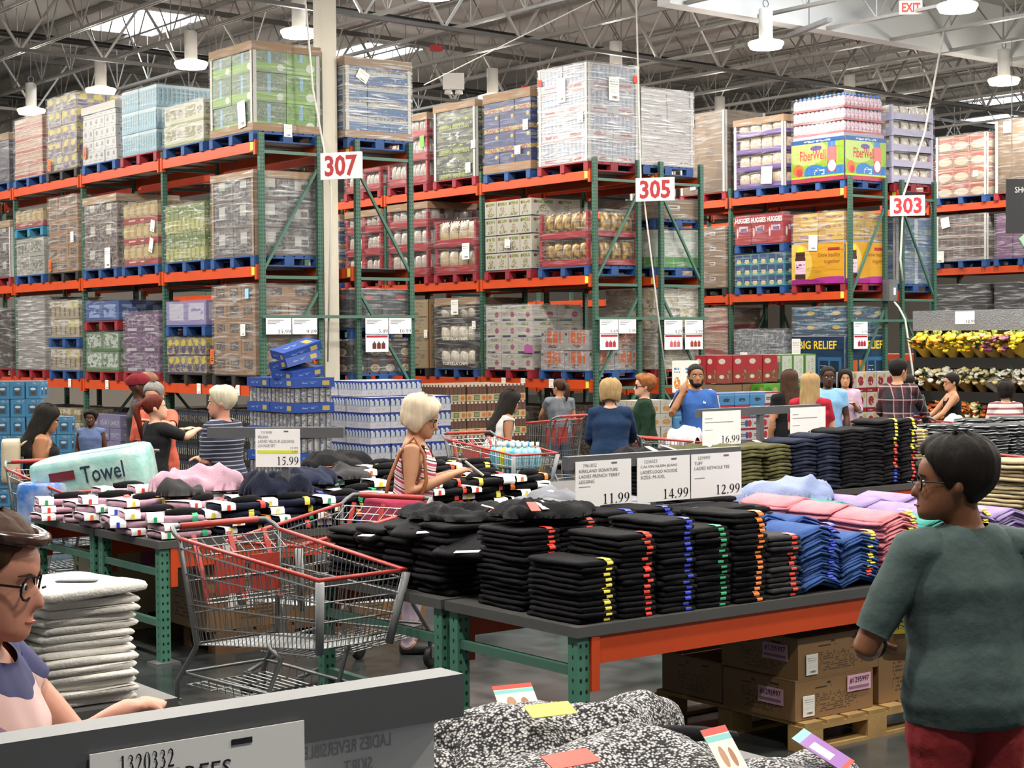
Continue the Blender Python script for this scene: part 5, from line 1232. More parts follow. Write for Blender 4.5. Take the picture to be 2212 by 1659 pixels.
HR = {'black': hair_mat('hair_black', '#0e0c0b', '#221c18'), 'brown': hair_mat('hair_brown', '#2c1c14', '#4a3222'), 'blonde': hair_mat('hair_blonde', '#b89f80', '#7d6242'), 'platinum': hair_mat('hair_platinum', '#e0d2bc', '#b8a488'), 'auburn': hair_mat('hair_auburn', '#3a140e', '#6a2a1a'), 'white': hair_mat('hair_white', '#d8cfb8', '#a89c84'), 'grey': hair_mat('hair_grey', '#8f8c86', '#5c5a56'), 'ginger': hair_mat('hair_ginger', '#6a3a20', '#a0683c'), 'dirty': hair_mat('hair_dirty_blonde', '#8a6c44', '#b0946a')}
def band_mat(name, axis, freq, cols, base, tilt=0.0, warp=0.0):
    """stripes along a local axis: cols = list of (start, end, colour) in one period"""
    m, b = newmat(name); tc = nd('ShaderNodeTexCoord'); sx = nd('ShaderNodeSeparateXYZ'); lk(tc.outputs['Object'], sx.inputs[0])
    v = E(sx.outputs['XYZ'.index(axis)]); o2 = E(sx.outputs[1 if axis != 'Y' else 0])
    f = (v * freq + o2 * (tilt * freq)).fract(); c = cc(base)
    for a, e, cl in cols: c = mixc(f.gt(a) * f.lt(e), c, cc(cl))
    lk(c, b.inputs['Base Color']); b.inputs['Roughness'].default_value = .8
    return m
def plaid_mat():
    m, b = newmat('cloth_plaid'); tc = nd('ShaderNodeTexCoord'); sx = nd('ShaderNodeSeparateXYZ'); lk(tc.outputs['Object'], sx.inputs[0])
    x, y, z = E(sx.outputs[0]), E(sx.outputs[1]), E(sx.outputs[2]); a = ((x + y) * 13).fract(); c = (z * 11).fract()
    col_ = mixc(a.lt(.5), hexc('#1c1a22'), hexc('#4a1f28')); col_ = mixc(c.lt(.45) * .6, col_, hexc('#15131a')); col_ = mixc(a.lt(.1) * .7, col_, hexc('#b08a8c')); col_ = mixc(c.gt(.9) * .7, col_, hexc('#b08a8c'))
    lk(col_, b.inputs['Base Color']); b.inputs['Roughness'].default_value = .85
    return m
HEADP = [(-.03, .012, .050, .016), (.0, .023, .0575, .004), (.08, .031, .0605, -.018), (.2, .0375, .0585, -.038), (.35, .042, .0565, -.055), (.48, .0445, .053, -.064), (.6, .0455, .0565, -.067), (.72, .0445, .0535, -.066), (.8, .042, .047, -.061), (.89, .034, .034, -.05), (.96, .021, .017, -.032), (1.0, .006, -.004, -.014)]
def head_prof(t):
    P = HEADP
    if t <= 0: return P[0][1:]
    for a, b in zip(P, P[1:]):
        if t <= b[0]:
            f = (t - a[0]) / (b[0] - a[0]); return tuple(a[i] + (b[i] - a[i]) * f for i in (1, 2, 3))
    return P[-1][1:]
HH = .128
def eyept(t, x, out=0.0):
    rx, yf, yb = head_prof(t); cyc = (yf + yb) / 2; ry = (yf - yb) / 2
    return Vector((x, cyc + ry * math.sqrt(max(0, 1 - (x / rx) ** 2)) + out, t * HH))
def loft(b, pts, n=12):
    """pts: (centre, rx, ry) rings stacked along their path, ellipse in the local plane given by x axis and normal"""
    rr = []
    for i, (c, rx, ry) in enumerate(pts):
        c = Vector(c); d = (Vector(pts[min(i + 1, len(pts) - 1)][0]) - Vector(pts[max(i - 1, 0)][0])).normalized()
        ax = Vector((1, 0, 0)); ay = d.cross(ax).normalized(); ax = ay.cross(d).normalized()
        rr.append([c + ax * (rx * math.cos(2 * PI * q / n)) + ay * (ry * math.sin(2 * PI * q / n)) for q in range(n)])
    b.rings(rr)
def person(label, x, y, ztop, yaw, skin='tan', hair='brown', style='short', shirt=None, pants=None, sleeve=.45, arms=('down', 'down'), lean=0.0, head=(0, 0), fat=1.0, near=False, hem=.47, neck=.82, strap=False, legs='long', base_z=0.0, hairlen=.3, glasses=None, beard=None, shoe='#2a2826', chest=1.0, group='shoppers', extra=None, headx=0.0, crop=False, hairpuff=1.0, hs=1.1, wide=1.0):
    h = (ztop - base_z) / (1.0 if not lean else (.53 + .47 * math.cos(lean)))
    PRE = {'down': ((.135, -.012, .63), (.142, .03, .485)), 'phone': ((.13, .0, .635), (.05, .15, .705)), 'push': ((.14, .03, .64), (.125, .18, .60)), 'ear': ((.175, .08, .665), (.105, .05, .80)), 'reach': ((.14, .1, .68), (.12, .27, .61)), 'bent': ((.185, -.02, .625), (.10, .15, .60)), 'fold': ((.135, .02, .63), (.02, .12, .64)), 'hug': ((.16, .12, .76), (.08, .22, .80)), 'far': ((.13, .13, .66), (.11, .30, .57))}
    piv = Vector((0, 0, .53)); Ml = Matrix.Rotation(-lean, 3, 'X')
    def U(p): p = Vector(p); return piv + Ml @ (p - piv)
    f = fat
    B = MB()
    tor = [((0, .0, .475), .088 * f, .07 * f), ((0, .0, .515), .098 * f, .078 * f), ((0, 0, .56), .094 * f, .074 * f), ((0, .004, .615), .084 * f, .066 * f), ((0, .006, .68), .09 * f, .066 * f * chest), ((0, .006, .735), .1 * f, .069 * f * chest), ((0, -.002, .785), .104, .058), ((0, -.006, .815), .082, .044), ((0, -.006, .832), .05, .038)]
    loft(B, [(U(c), a * wide, e) for c, a, e in tor], 18)
    # neck and head
    hc = U((0, .0, .872)); Mh = Ml.to_4x4() @ Matrix.Rotation(head[0], 4, 'Z') @ Matrix.Rotation(-head[1], 4, 'X'); Mh = Matrix.Translation(U((headx, -.004, 1 - .132 * hs))) @ Mh.to_3x3().to_4x4() @ Matrix.Scale(hs, 4)
    nb = U((0, -.006, .82)); nt = Mh @ Vector((0, -.008, .03)); B.tube([nb, nb.lerp(nt, .5), nt], [.036, .033, .033], 12)
    def HP(p): return Mh @ Vector(p)
    rings = []
    for t, rx, yf, yb in HEADP:
        cyc = (yf + yb) / 2; ry = (yf - yb) / 2
        rings.append([HP((rx * math.sin(a), cyc + ry * math.cos(a), t * HH)) for a in [2 * PI * q / 20 for q in range(20)]])
    B.rings(rings)
    B.tube([HP((0, .051, .5 * HH)), HP((0, .0605, .4 * HH)), HP((0, .0665, .325 * HH)), HP((0, .053, .285 * HH))], [.004, .0062, .0082, .005], 8)    # nose
    B.tube([HP((-.012, .053, .17 * HH)), HP((0, .0575, .172 * HH)), HP((.012, .053, .17 * HH))], [.003, .006, .003], 6)
    for s in (-1, 1):
        B.tube([HP((s * .043, -.004, .3 * HH)), HP((s * .0475, -.01, .4 * HH)), HP((s * .046, -.009, .5 * HH))], [.005, .009, .007], 8)   # ears
    J = {}
    for s, nm in ((1, arms[0]), (-1, arms[1])):
        e, w_ = PRE[nm] if isinstance(nm, str) else nm
        sh = U((s * .098 * wide, -.004, .798)); el = U((s * (e[0] + .1 * (wide - 1)), e[1], e[2])); wr = U((s * w_[0], w_[1], w_[2])); J[s] = (sh, el, wr)
        B.tube([U((s * .07 * wide, -.004, .795)), sh, sh.lerp(el, .5), el, el.lerp(wr, .35), wr], [.036 * f ** .5, .034 * f ** .5, .029 * f ** .5, .0235, .0245 * f ** .5, .0165], 12)
        d = (wr - el).normalized(); up = Vector((0, 0, 1)) if abs(d.z) < .8 else Vector((0, 1, 0)); sd = d.cross(up).normalized(); dn = sd.cross(d).normalized()
        pc = wr + d * .03
        B.rings([[wr + d * q + sd * (a * math.cos(t_)) + dn * (e_ * math.sin(t_)) for t_ in [2 * PI * k / 10 for k in range(10)]] for q, a, e_ in ((-.01, .014, .012), (.01, .019, .012), (.035, .024, .0125), (.055, .023, .011), (.06, .018, .008))])
        for q, (o_, L) in enumerate(((-.018, .036), (-.006, .043), (.006, .041), (.017, .033))):
            p0 = wr + d * .052 + sd * o_; p1 = p0 + d * (L * .55) - dn * .004; p2 = p1 + d * (L * .4) - dn * .016
            B.tube([p0, p1, p2], [.0062, .0058, .0048], 6)
        tb = wr + d * .015 - sd * .018 * s; B.tube([tb, tb + d * .02 - sd * .016 * s - dn * .004, tb + d * .042 - sd * .012 * s - dn * .012], [.0078, .007, .0055], 6)
    for s in (-1, 1):
        hp, kn, an = Vector((s * .05, 0, .51)), Vector((s * .058, .012, .285)), Vector((s * .06, -.012, .045))
        J['l%d' % s] = (hp, kn, an)
        B.tube([hp, hp.lerp(kn, .3), hp.lerp(kn, .7), kn, kn.lerp(an, .3), kn.lerp(an, .7), an], [.056 * f, .054 * f, .044 * f ** .5, .036, .035, .024, .02], 12)
        B.rings([[(s * .06 + a * math.cos(t_), yy, .022 + max(-.02, e_ * math.sin(t_))) for t_ in [2 * PI * k / 10 for k in range(10)]] for yy, a, e_ in ((-.04, .018, .02), (-.02, .024, .032), (.03, .027, .024), (.075, .027, .018), (.1, .016, .012))])
    me = B.mesh('body_tmp', SK[skin])
    ob = bpy.data.objects.new('body_tmp', me); col.objects.link(ob)
    md = ob.modifiers.new('r', 'REMESH'); md.mode = 'VOXEL'; md.voxel_size = (.0058 if near else .0085) / 1.0
    ms = ob.modifiers.new('s', 'SMOOTH'); ms.factor = .5; ms.iterations = 2
    dg = bpy.context.evaluated_depsgraph_get(); bm_ = bpy.data.meshes.new_from_object(ob.evaluated_get(dg)); bpy.data.objects.remove(ob)
    nv = len(bm_.vertices); co = np.empty(nv * 3, np.float32); bm_.vertices.foreach_get('co', co); co = co.reshape(-1, 3)
    no = np.empty(nv * 3, np.float32); bm_.vertices.foreach_get('normal', no); no = no.reshape(-1, 3)
    polys = [tuple(p.vertices) for p in bm_.polygons]
    # bones: name -> segment
    bones = [('pelvis', U((0, 0, .5)), U((0, 0, .56)), .09 * f), ('belly', U((0, 0, .56)), U((0, 0, .66)), .085 * f), ('chest', U((0, 0, .66)), U((0, 0, .79)), .098), ('yokeL', U((-.02, 0, .795)), U((-.075, 0, .8)), .045), ('yokeR', U((.02, 0, .795)), U((.075, 0, .8)), .045), ('neck', U((0, -.006, .842)), U((0, -.006, .87)), .036), ('head', HP((0, 0, .03)), HP((0, -.01, .1)), .055)]
    for s in (-1, 1):
        sh, el, wr = J[s]; bones += [('ua', sh, el, .033), ('fa', el, wr, .024), ('hand', wr, wr + (wr - el).normalized() * .1, .022)]
        hp, kn, an = J['l%d' % s]; bones += [('thigh', hp - Vector((0, 0, .03)), kn, .05 * f), ('calf', kn, an, .034), ('foot', an + Vector((0, -.02, -.02)), an + Vector((0, .1, -.03)), .025)]
    best = np.full(nv, 9e9); bi = np.zeros(nv, int); bt = np.zeros(nv)
    for k, (nm, a, e, r) in enumerate(bones):
        a_, e_ = np.array(a), np.array(e); d = e_ - a_; tt = ((co - a_) @ d) / max(1e-9, d @ d); tc_ = np.clip(tt, 0, 1)
        dist = np.linalg.norm(co - (a_ + tc_[:, None] * d), axis=1) / r
        q = dist < best; best[q] = dist[q]; bi[q] = k; bt[q] = tt[q]
    names = np.array([q[0] for q in bones])[bi]
    # unleaned height of every vertex, used for hems and necklines
    Mi = np.array(Ml.inverted()); zz = (co - np.array(piv)) @ Mi.T + np.array(piv); zu = zz[:, 2]; xu = zz[:, 0]; yu = zz[:, 1]
    torso = np.isin(names, ['pelvis', 'belly', 'chest', 'yokeL', 'yokeR'])
    sm_ = torso & (zu > hem) & (zu < neck + .012 * np.abs(xu) / .05)
    if hem < .5: sm_ |= (names == 'thigh') & (zu > hem)
    if strap:
        sm_ &= ~((zu > .765) & (np.abs(np.abs(xu) - .062) > .013)); sm_ &= ~(zu > .805) | (np.abs(np.abs(xu) - .062) < .013)
    if sleeve > 0:
        sm_ |= (names == 'ua') & (bt < min(1, sleeve * 1.0)) & (zu < neck + .02)
        if sleeve > 1: sm_ |= (names == 'ua') | ((names == 'fa') & (bt < sleeve - 1))
    pm_ = np.isin(names, ['pelvis', 'thigh']) & (zu < hem + .03)
    if legs == 'long': pm_ |= np.isin(names, ['calf', 'thigh'])
    elif legs == 'shorts': pm_ |= (names == 'thigh')
    fm_ = names == 'foot'
    t = thing('person', label, 'person', (x, y, base_z), yaw, group)
    t.scale = (h, h, h)
    bo = inst(bm_, 'body', t); bm_.polygons.foreach_set('use_smooth', [True] * len(bm_.polygons)); bm_.materials.clear(); bm_.materials.append(SK[skin])
    def shell(mask, off, m, name, wr_=.004):
        pl = [p for p in polys if all(mask[i] for i in p)]
        if not pl: return
        used = sorted({i for p in pl for i in p}); mp_ = {o: n for n, o in enumerate(used)}
        cnt = {}
        for p in pl:
            for a_, b_ in zip(p, p[1:] + p[:1]):
                k_ = (a_, b_) if a_ < b_ else (b_, a_); cnt[k_] = cnt.get(k_, 0) + 1
        nb_ = {}
        for (a_, b_), c_ in cnt.items():
            if c_ == 1: nb_.setdefault(a_, []).append(b_); nb_.setdefault(b_, []).append(a_)
        cs = {i: co[i].copy() for i in nb_}
        for _ in range(8):
            cs = {i: (cs[i] + sum(cs[j] for j in nb_[i])) / (1 + len(nb_[i])) for i in cs}
        vv = []
        for i in used:
            if i in cs:
                vv.append(tuple(cs[i] + no[i] * (off + .001))); continue
            c = co[i]; w_ = wr_ * noise.noise(Vector((c[0] * 22, c[1] * 22, c[2] * 9))) + wr_ * .6 * noise.noise(Vector((c[0] * 9, c[1] * 9, c[2] * 30 + 4)))
            vv.append(tuple(c + no[i] * (off + w_)))
        q = bpy.data.meshes.new(name); q.from_pydata(vv, [], [tuple(mp_[i] for i in p) for p in pl]); q.polygons.foreach_set('use_smooth', [True] * len(pl)); q.materials.append(m)
        o = inst(q, name, t)
        return o
    if pants: shell(pm_, .005, pants, 'trousers' if legs == 'long' else 'shorts', .003)
    if shirt: shell(sm_, .0085, shirt, 'shirt')
    shell(fm_, .003, mat('shoe_' + shoe.strip('#'), shoe, .5), 'shoes', 0)
    # hair
    if style != 'bald':
        b = MB(); b.smooth = True; nA = 48; nT = 20
        tb = {'short': .2, 'crew': .25, 'bob': .02, 'long': -hairlen / .128, 'pony': .3, 'afro': .2, 'cap': .62}[style]
        th = {'short': .009, 'crew': .004, 'bob': .012, 'long': .011, 'pony': .007, 'afro': .016, 'cap': .008}[style] * hairpuff
        if style in ('bob', 'long'): LOW = [(0, .8), (.45, .77), (.72, .62), (.98, .42), (1.15, .2 if style == 'bob' else .1), (1.3, tb + .04), (1.5, tb), (2.2, tb + (.06 if style == 'bob' else -.03)), (3.2, tb + (.12 if style == 'bob' else -.06))]
        elif style == 'cap': LOW = [(0, .6), (3.2, .5)]
        else: LOW = [(0, .82), (.45, .81), (.8, .74), (1.05, .6), (1.25, .47), (1.4, .36), (1.5, .42), (1.7, .44), (1.85, .34), (2.3, tb), (3.2, tb - .06)]
        def low(a):
            for (a0, v0), (a1, v1) in zip(LOW, LOW[1:]):
                if a <= a1: return v0 + (v1 - v0) * (a - a0) / (a1 - a0)
            return LOW[-1][1]
        rows_ = []
        for j in range(nT + 1):
            ring = []
            for i in range(nA):
                a = 2 * PI * i / nA; aa = a if a < PI else 2 * PI - a; lo_ = low(aa) + .025 * noise.noise(Vector((a * 6, x, 1)))
                t_ = 1.0 + (lo_ - 1.0) * (j / nT)
                rx, yf, yb = head_prof(max(t_, .5) if style in ('bob', 'long') else max(t_, .15)); cyc = (yf + yb) / 2; ry = (yf - yb) / 2
                if t_ < .5 and style in ('bob', 'long'):
                    g = min(1, (.5 - t_) / .5); rx *= 1 + .14 * g * (1 if style == 'bob' else .35); ry *= 1 + .05 * g
                    if style == 'long' and t_ < -.2: cyc -= .012 * min(1, (-.2 - t_))
                r_ = th * (1 + .4 * noise.noise(Vector((a * 5, t_ * 2.4, x)))) + (.009 * noise.noise(Vector((math.sin(a) * 6, math.cos(a) * 6, t_ * 6))) if style == 'afro' else 0)
                f_ = j / nT
                if aa < 1.0 and style not in ('cap',): r_ *= 1 - .75 * f_ ** 4
                elif style not in ('cap', 'bob', 'long'): r_ *= 1 - .85 * f_ ** 3
                elif style == 'bob': r_ -= .022 * f_ ** 4
                ring.append(HP(((rx + r_) * math.sin(a), cyc + (ry + r_) * math.cos(a), t_ * HH + r_ * max(0, (t_ - .5) * 2))))
            rows_.append(ring)
        b.rings(rows_, cap=False); b.face([k for k in range(nA)])
        hm = HR[hair] if hair in HR else hair
        ho = b.build('cap' if style == 'cap' else 'hair', hm, t)
        if style == 'cap':
            ho = MB().grid(lambda u, v: HP(((u - .5) * .08, .04 + .05 * v * (1 - (2 * u - 1) ** 2 * .5), .62 * HH + .006 - .012 * v + .004 * (1 - (2 * u - 1) ** 2))), 8, 4).build('cap_visor', hm, t)
        sd_ = ho.modifiers.new('s', 'SOLIDIFY'); sd_.thickness = .006; sd_.offset = -1
        if style == 'pony':
            q = [HP((0, -.07, .72 * HH)), HP((0, -.1, .6 * HH)), HP((.0, -.105, .3 * HH)), HP((0, -.095, -.05 * HH)), HP((0, -.085, -.05 * HH - hairlen * .3))]
            b = MB(); b.tube(q, [.014, .022, .022, .017, .004], 10); b.build('ponytail', hm, t)
    ey = mat('eye_white', '#e4ded6', .3); ir = mat('eye_dark', '#2a1a12', .2)
    if near or not crop:
        for s in (-1, 1):
            p = eyept(.47, s * .0175, -.003)
            B2 = MB(); B2.smooth = True; B2.lathe([(.001, -.006), (.0045, -.0042), (.006, 0), (.0045, .0042), (.001, .006)], 10)
            o = B2.build('eye', ey, t); o.matrix_local = Matrix.Translation(HP(p)) @ Mh.to_3x3().to_4x4()
            B2 = MB(); B2.smooth = True; B2.tube([(0, .003, 0), (0, .0062, 0)], .003, 8); B2.build('iris', ir, o)
            br = [HP(eyept(.56, s * .008, .002)), HP(eyept(.585, s * .018, .002)), HP(eyept(.565, s * .029, .002))]
            MB().tube(br, [.0015, .0022, .001], 5).build('eyebrow', HR[hair] if hair in HR else HR['brown'], t)
        MB().tube([HP((-.0125, .0565, .172 * HH)), HP((0, .0625, .174 * HH)), HP((.0125, .0565, .172 * HH))], [.001, .0022, .001], 5).build('lips', mat('lip_' + skin, tuple(c * k for c, k in zip(cc({'tan': '#9a5a4a', 'fair': '#b06a60', 'brown': '#5a3028', 'dark': '#3a1f1a', 'olive': '#7a4438', 'rosy': '#a05a50'}[skin]), (1, 1, 1))), .4), t)
    if glasses:
        g = mat('glasses_' + glasses, '#141314', .6, spec=.2); b = MB()
        for s in (-1, 1):
            c = eyept(.47, s * .018, .006); rr_ = .0135
            b.tube([HP(c + Vector((rr_ * math.cos(a) * 1.15, -.004 * abs(math.cos(a)) * (1 if s * math.cos(a) > 0 else 0), rr_ * math.sin(a)))) for a in [2 * PI * k / 12 for k in range(12)]], .0016, 5, closed=True)
            b.tube([HP((s * .034, .05, .49 * HH)), HP((s * .049, .0, .47 * HH)), HP((s * .047, -.012, .42 * HH))], .0016, 5)
        c = eyept(.48, 0, .012); b.tube([HP(c + Vector((-.005, 0, 0))), HP(c + Vector((.005, 0, 0)))], .0016, 5)
        go = b.build('glasses', g, t)
        if glasses == 'sun':
            for s in (-1, 1):
                c = eyept(.47, s * .018, .0065)
                MB().grid(lambda u, v: HP(c + Vector(((u - .5) * .029, 0, (v - .5) * .024))), 2, 2).build('lens', mat('sunglass_lens', '#0c0b0c', .15), go)
    if beard:
        rr2 = []
        for j in range(7):
            t_ = -.02 + .36 * j / 6; rx, yf, yb = head_prof(t_); cyc = (yf + yb) / 2; ry = (yf - yb) / 2
            rr2.append([HP(((rx + .004) * math.sin(a), cyc + (ry + .004) * math.cos(a), t_ * HH - .002)) for a in [(-1.45 + 2.9 * k / 16) for k in range(17)]])
        b2 = MB(); b2.smooth = True; b2.rings(rr2[:4], cap=False, closed=False)
        b2.rings([r[:5] for r in rr2[3:]], cap=False, closed=False); b2.rings([r[12:] for r in rr2[3:]], cap=False, closed=False); b2.build('beard', HR[hair], t)
    return t, HP, J, U
def plain(n, c, v=.2): return mat('fabric_' + n, c, .85, var=v, scale=12, bump=.2, bscale=50, spec=.2)
jeans = plain('jeans', '#3c4c66'); darkpants = plain('dark_trousers', '#24242a')
# man in the slate green tee
teal, HPt, Jt, Ut = person('man in slate green tee and red shorts with black glasses', 4.33, 3.40, 1.672, -.42, 'brown', 'black', 'short', plain('slate_green', '#4e5d5c', .25), plain('red_shorts', '#9a3438'), .85, ('down', ((.195, .01, .615), (.12, .14, .60))), 0.03, (1.12, .02), 1.15, True, .475, .832, legs='shorts', glasses='black', hairpuff=1.7, wide=1.07, headx=-.026)
MB().tube([Jt[-1][2] + Vector((.021 * math.cos(a), .0, .021 * math.sin(a))) for a in [2 * PI * k / 10 for k in range(10)]], .005, 6, closed=True).build('wrist_watch', rubber_m, teal)
bpy.context.view_layer.update()
hb = thing('paper_bag', 'small tan bag with a yellow label in the hand of the man in slate green', 'bag', teal.matrix_world @ (Jt[-1][2] + Vector((.07, .035, .0))), -.42)
b = MB(); b.smooth = True; b.rings([[(.075 * k * math.copysign(abs(math.cos(a)) ** .6, math.cos(a)), .035 * k * math.copysign(abs(math.sin(a)) ** .6, math.sin(a)), z) for a in [2 * PI * q / 16 for q in range(16)]] for z, k in ((-.06, .8), (-.03, 1), (.1, 1), (.16, .85))]); b.build('pouch', mat('bag_tan', '#a8845c', .6), hb)
MB().box(-.05, .02, -.04, -.036, .03, .12).build('price_label', yellow_m, hb)
lettering('769', mat('ink_black', '#1d1b22', .5), hb, face_M((-.015, -.042, .075), (0, 0, 1), (-1, 0, 0)), fit=(.06, .03))
# woman in front reaching for the skirts
fgw, HPf, Jf, Uf = person('woman in patterned striped top with glasses and hair clip reaching forward', 1.15, 3.40, 1.665, -2.19, 'rosy', 'brown', 'pony', band_mat('cloth_fg_stripes', 'Z', 7.0, [(0, .3, '#2a2c58'), (.36, .44, '#c88a6a'), (.5, .62, '#1c1a22'), (.7, .78, '#8f6a8a')], '#c9a8a4', .9), darkpants, .3, (((.16, .05, .70), (.125, .165, .775)), ((.12, .14, .66), (.06, .27, .64))), .1, (-.05, .12), 1.15, True, .45, .815, glasses='black', hairlen=.12)
clipm = mat('hair_clip_tortoise', '#1c0e0c', .2, var=.5, scale=60, vcol='#4a3028')
MB().tube([HPf((.047 * math.sin(a), -.008 + .062 * math.cos(a), .84 * HH + .004)) for a in [-1.7 + 3.4 * k / 14 for k in range(15)]], [.003] + [.0085] * 13 + [.003], 8).build('hair_clip', clipm, fgw)
# blonde woman with phone
bl, HPb, Jb, Ub = person('woman with platinum bob and striped camisole looking at her phone', 6.03, 9.10, 1.63, -2.25, 'tan', 'platinum', 'bob', band_mat('cloth_pink_stripes', 'Z', 26.0, [(.0, .28, '#b03a62'), (.45, .58, '#2a2024'), (.75, .85, '#d88aa0')], '#ddd6d4', .45), plain('pale_trousers', '#b8a8b8'), 0, ('phone', 'phone'), .08, (0, .3), 1.08, True, .46, .79, True, glasses='thin', hairpuff=1.3)
yk = plain('black_lace', '#1e1a1c')
for s in (-1, 1): MB().tube([Ub((s * .045, .066, .75)), Ub((s * .06, .035, .808)), Ub((s * .062, -.03, .812)), Ub((s * .05, -.066, .76))], .007, 6).build('top_strap', yk, bl)
ph = MB().box(-.024, .024, -.003, .003, -.05, .05).build('phone', mat('phone_silver', '#b8b2a8', .3, .4), None)
tag(ph, 'silver phone held by the woman with the platinum bob', 'phone')
bpy.context.view_layer.update()
ph.matrix_world = Matrix.Translation(bl.matrix_world @ Ub((0.0, .235, .735))) @ Matrix.Rotation(-2.25, 4, 'Z') @ Matrix.Rotation(.9, 4, 'X') @ Matrix.Scale(1.5, 4)
# shoulder bag
def totebag(label, P, ang, m, w, d, h, strapm, drop):
    t = thing('shoulder_bag', label, 'bag', P, ang)
    b = MB(); b.smooth = True
    b.rings([[(w / 2 * k * math.copysign(abs(math.cos(a)) ** .6, math.cos(a)), d / 2 * k2 * math.copysign(abs(math.sin(a)) ** .7, math.sin(a)), z * h) for a in [2 * PI * q / 20 for q in range(20)]] for z, k, k2 in ((0, .85, .9), (.05, 1, 1), (.5, 1.0, 1.05), (.9, .9, .7), (1.0, .86, .5))])
    b.build('pouch', m, t)
    return t
W_ = lambda p: bl.matrix_world @ Ub(p)
hp_ = W_((.165, -.045, .445))
bagt = totebag('raspberry shoulder bag with tan strap on the platinum haired woman', hp_, -2.25 + PI / 2, plain('raspberry', '#b0405c'), .4, .13, .27, None, 0)
inv = bagt.matrix_world.inverted() if False else Matrix.Translation(hp_) @ Matrix.Rotation(-2.25 + PI / 2, 4, 'Z')
inv = inv.inverted()
MB().tube([inv @ W_(p) for p in ((.165, .035, .58), (.125, .062, .68), (.108, .045, .78), (.098, .0, .845), (.108, -.05, .78), (.14, -.08, .68), (.165, -.09, .58))], .012, 6).build('strap', mat('leather_tan', '#8a4f24', .5), bagt)
# background shoppers
person('woman in black cold shoulder top with auburn ponytail', 6.71, 14.34, 1.50, -1.55, 'fair', 'auburn', 'pony', plain('black_knit', '#1e1e20'), jeans, .95, ('hug', 'hug'), .1, (-.35, -.15), 1.1, hairlen=.4)
person('grey haired man in coral shirt embracing the auburn haired woman', 7.05, 14.95, 1.60, 2.25, 'rosy', 'grey', 'short', plain('coral', '#d0644e'), darkpants, .9, ('fold', 'hug'), .1, (.1, .15), 1.25, glasses='thin')
person('man in dark red cap and black and red shirt behind the embrace', 7.5, 16.3, 1.66, -2.0, 'dark', plain('cap_dark_red', '#6e1a24'), 'cap', band_mat('cloth_black_red', 'Y', 1.2, [(0, .5, '#6a1822')], '#17171c'), darkpants, .95, ('fold', 'fold'), 0, (-.1, 0), 1.25)
person('bald man behind the man in the dark red cap', 8.05, 17.25, 1.67, -2.2, 'brown', 'black', 'bald', plain('dark_red_tee', '#5a1a20'), darkpants, .6)
person('white haired man in navy pinstripe polo', 6.54, 12.62, 1.61, .5, 'rosy', 'white', 'short', band_mat('cloth_pinstripe', 'Z', 48.0, [(0, .22, '#8a8fa8')], '#1a1c2c'), darkpants, .95, ('fold', 'fold'), .04, (.35, .05), 1.35, hairpuff=1.5)
person('woman in black tank top using earphones and phone', 5.42, 13.82, 1.47, -1.95, 'olive', 'black', 'long', plain('black_tank', '#141416'), jeans, 0, ('phone', 'phone'), .12, (.0, .28), 1.3, strap=True, neck=.78, hairlen=.16, hem=.47)
person('small child in blue vest standing in a trolley', 6.14, 14.38, 1.38, 2.5, 'dark', 'black', 'afro', plain('child_blue', '#5a6a90'), darkpants, .1, ('down', 'down'), 0, (0, .05), 1.15, base_z=.46)
person('woman with long dark curls in white tank leaning over a trolley', 10.95, 14.88, 1.40, -1.9, 'olive', 'black', 'long', plain('white_tank', '#c9c6c4'), jeans, .15, ('push', 'push'), .35, (-.1, .0), 1.15, neck=.79, hairlen=.2, hairpuff=1.7)
person('woman in grey melange tee and jeans with her hair tied back', 14.02, 17.6, 1.45, -.45, 'tan', 'brown', 'pony', plain('grey_melange', '#6e727a', .4), jeans, .5, ('push', 'reach'), 0, (.5, 0), 1.1, hairlen=.15)
person('woman with blonde shoulder hair in a navy sweater', 11.0, 13.0, 1.56, -.75, 'fair', 'dirty', 'bob', plain('navy_sweater', '#1c3150'), darkpants, 1.9, ('reach', 'push'), .06, (-.1, .1), 1.25, hairpuff=1.6)
person('ginger haired woman with sunglasses in dark green hoodie', 12.6, 14.3, 1.57, .85, 'fair', 'ginger', 'afro', plain('dark_green_hoodie', '#16301f'), darkpants, 1.9, ('push', 'down'), .02, (.1, 0), 1.15, glasses='sun')
adi = plain('blue_sport', '#3a62a8')
bm, HPm, Jm, Um = person('bearded man in blue sports tee phoning with raised arm', 13.05, 13.95, 1.69, 2.55, 'olive', 'black', 'crew', adi, darkpants, .7, ('ear', 'down'), 0, (.05, .05), 1.02, beard=True)
for s in (-1, 1):
    for q in (-.008, 0, .008): MB().tube([Um((s * .05, q, .822)), Um((s * .1, q, .832)), Um((s * .138, q * 1.2, .79)), Jm[s][0].lerp(Jm[s][1], .55) + Vector((s * .042, q, 0))], .0022, 4).build('shoulder_stripe', paper, bm)
for q in range(3): MB().bar((-.05 + .0065 * q, .081, .742), (-.05 + .0065 * q, .081, .747 + .004 * (q + 1)), .004, .004).build('chest_logo', paper, bm)
person('woman in black dress with long brown hair', 14.61, 14.03, 1.59, -.5, 'tan', 'brown', 'long', plain('black_dress', '#121214'), darkpants, .5, ('down', 'down'), 0, (.2, .1), 1.1, hairlen=.12)
person('woman in red tee with long fair hair seen from behind', 13.5, 12.66, 1.59, -1.0, 'fair', 'dirty', 'long', plain('red_tee', '#9e1f30'), darkpants, .75, ('push', 'fold'), .03, (-.3, .05), 1.35, hairlen=.14)
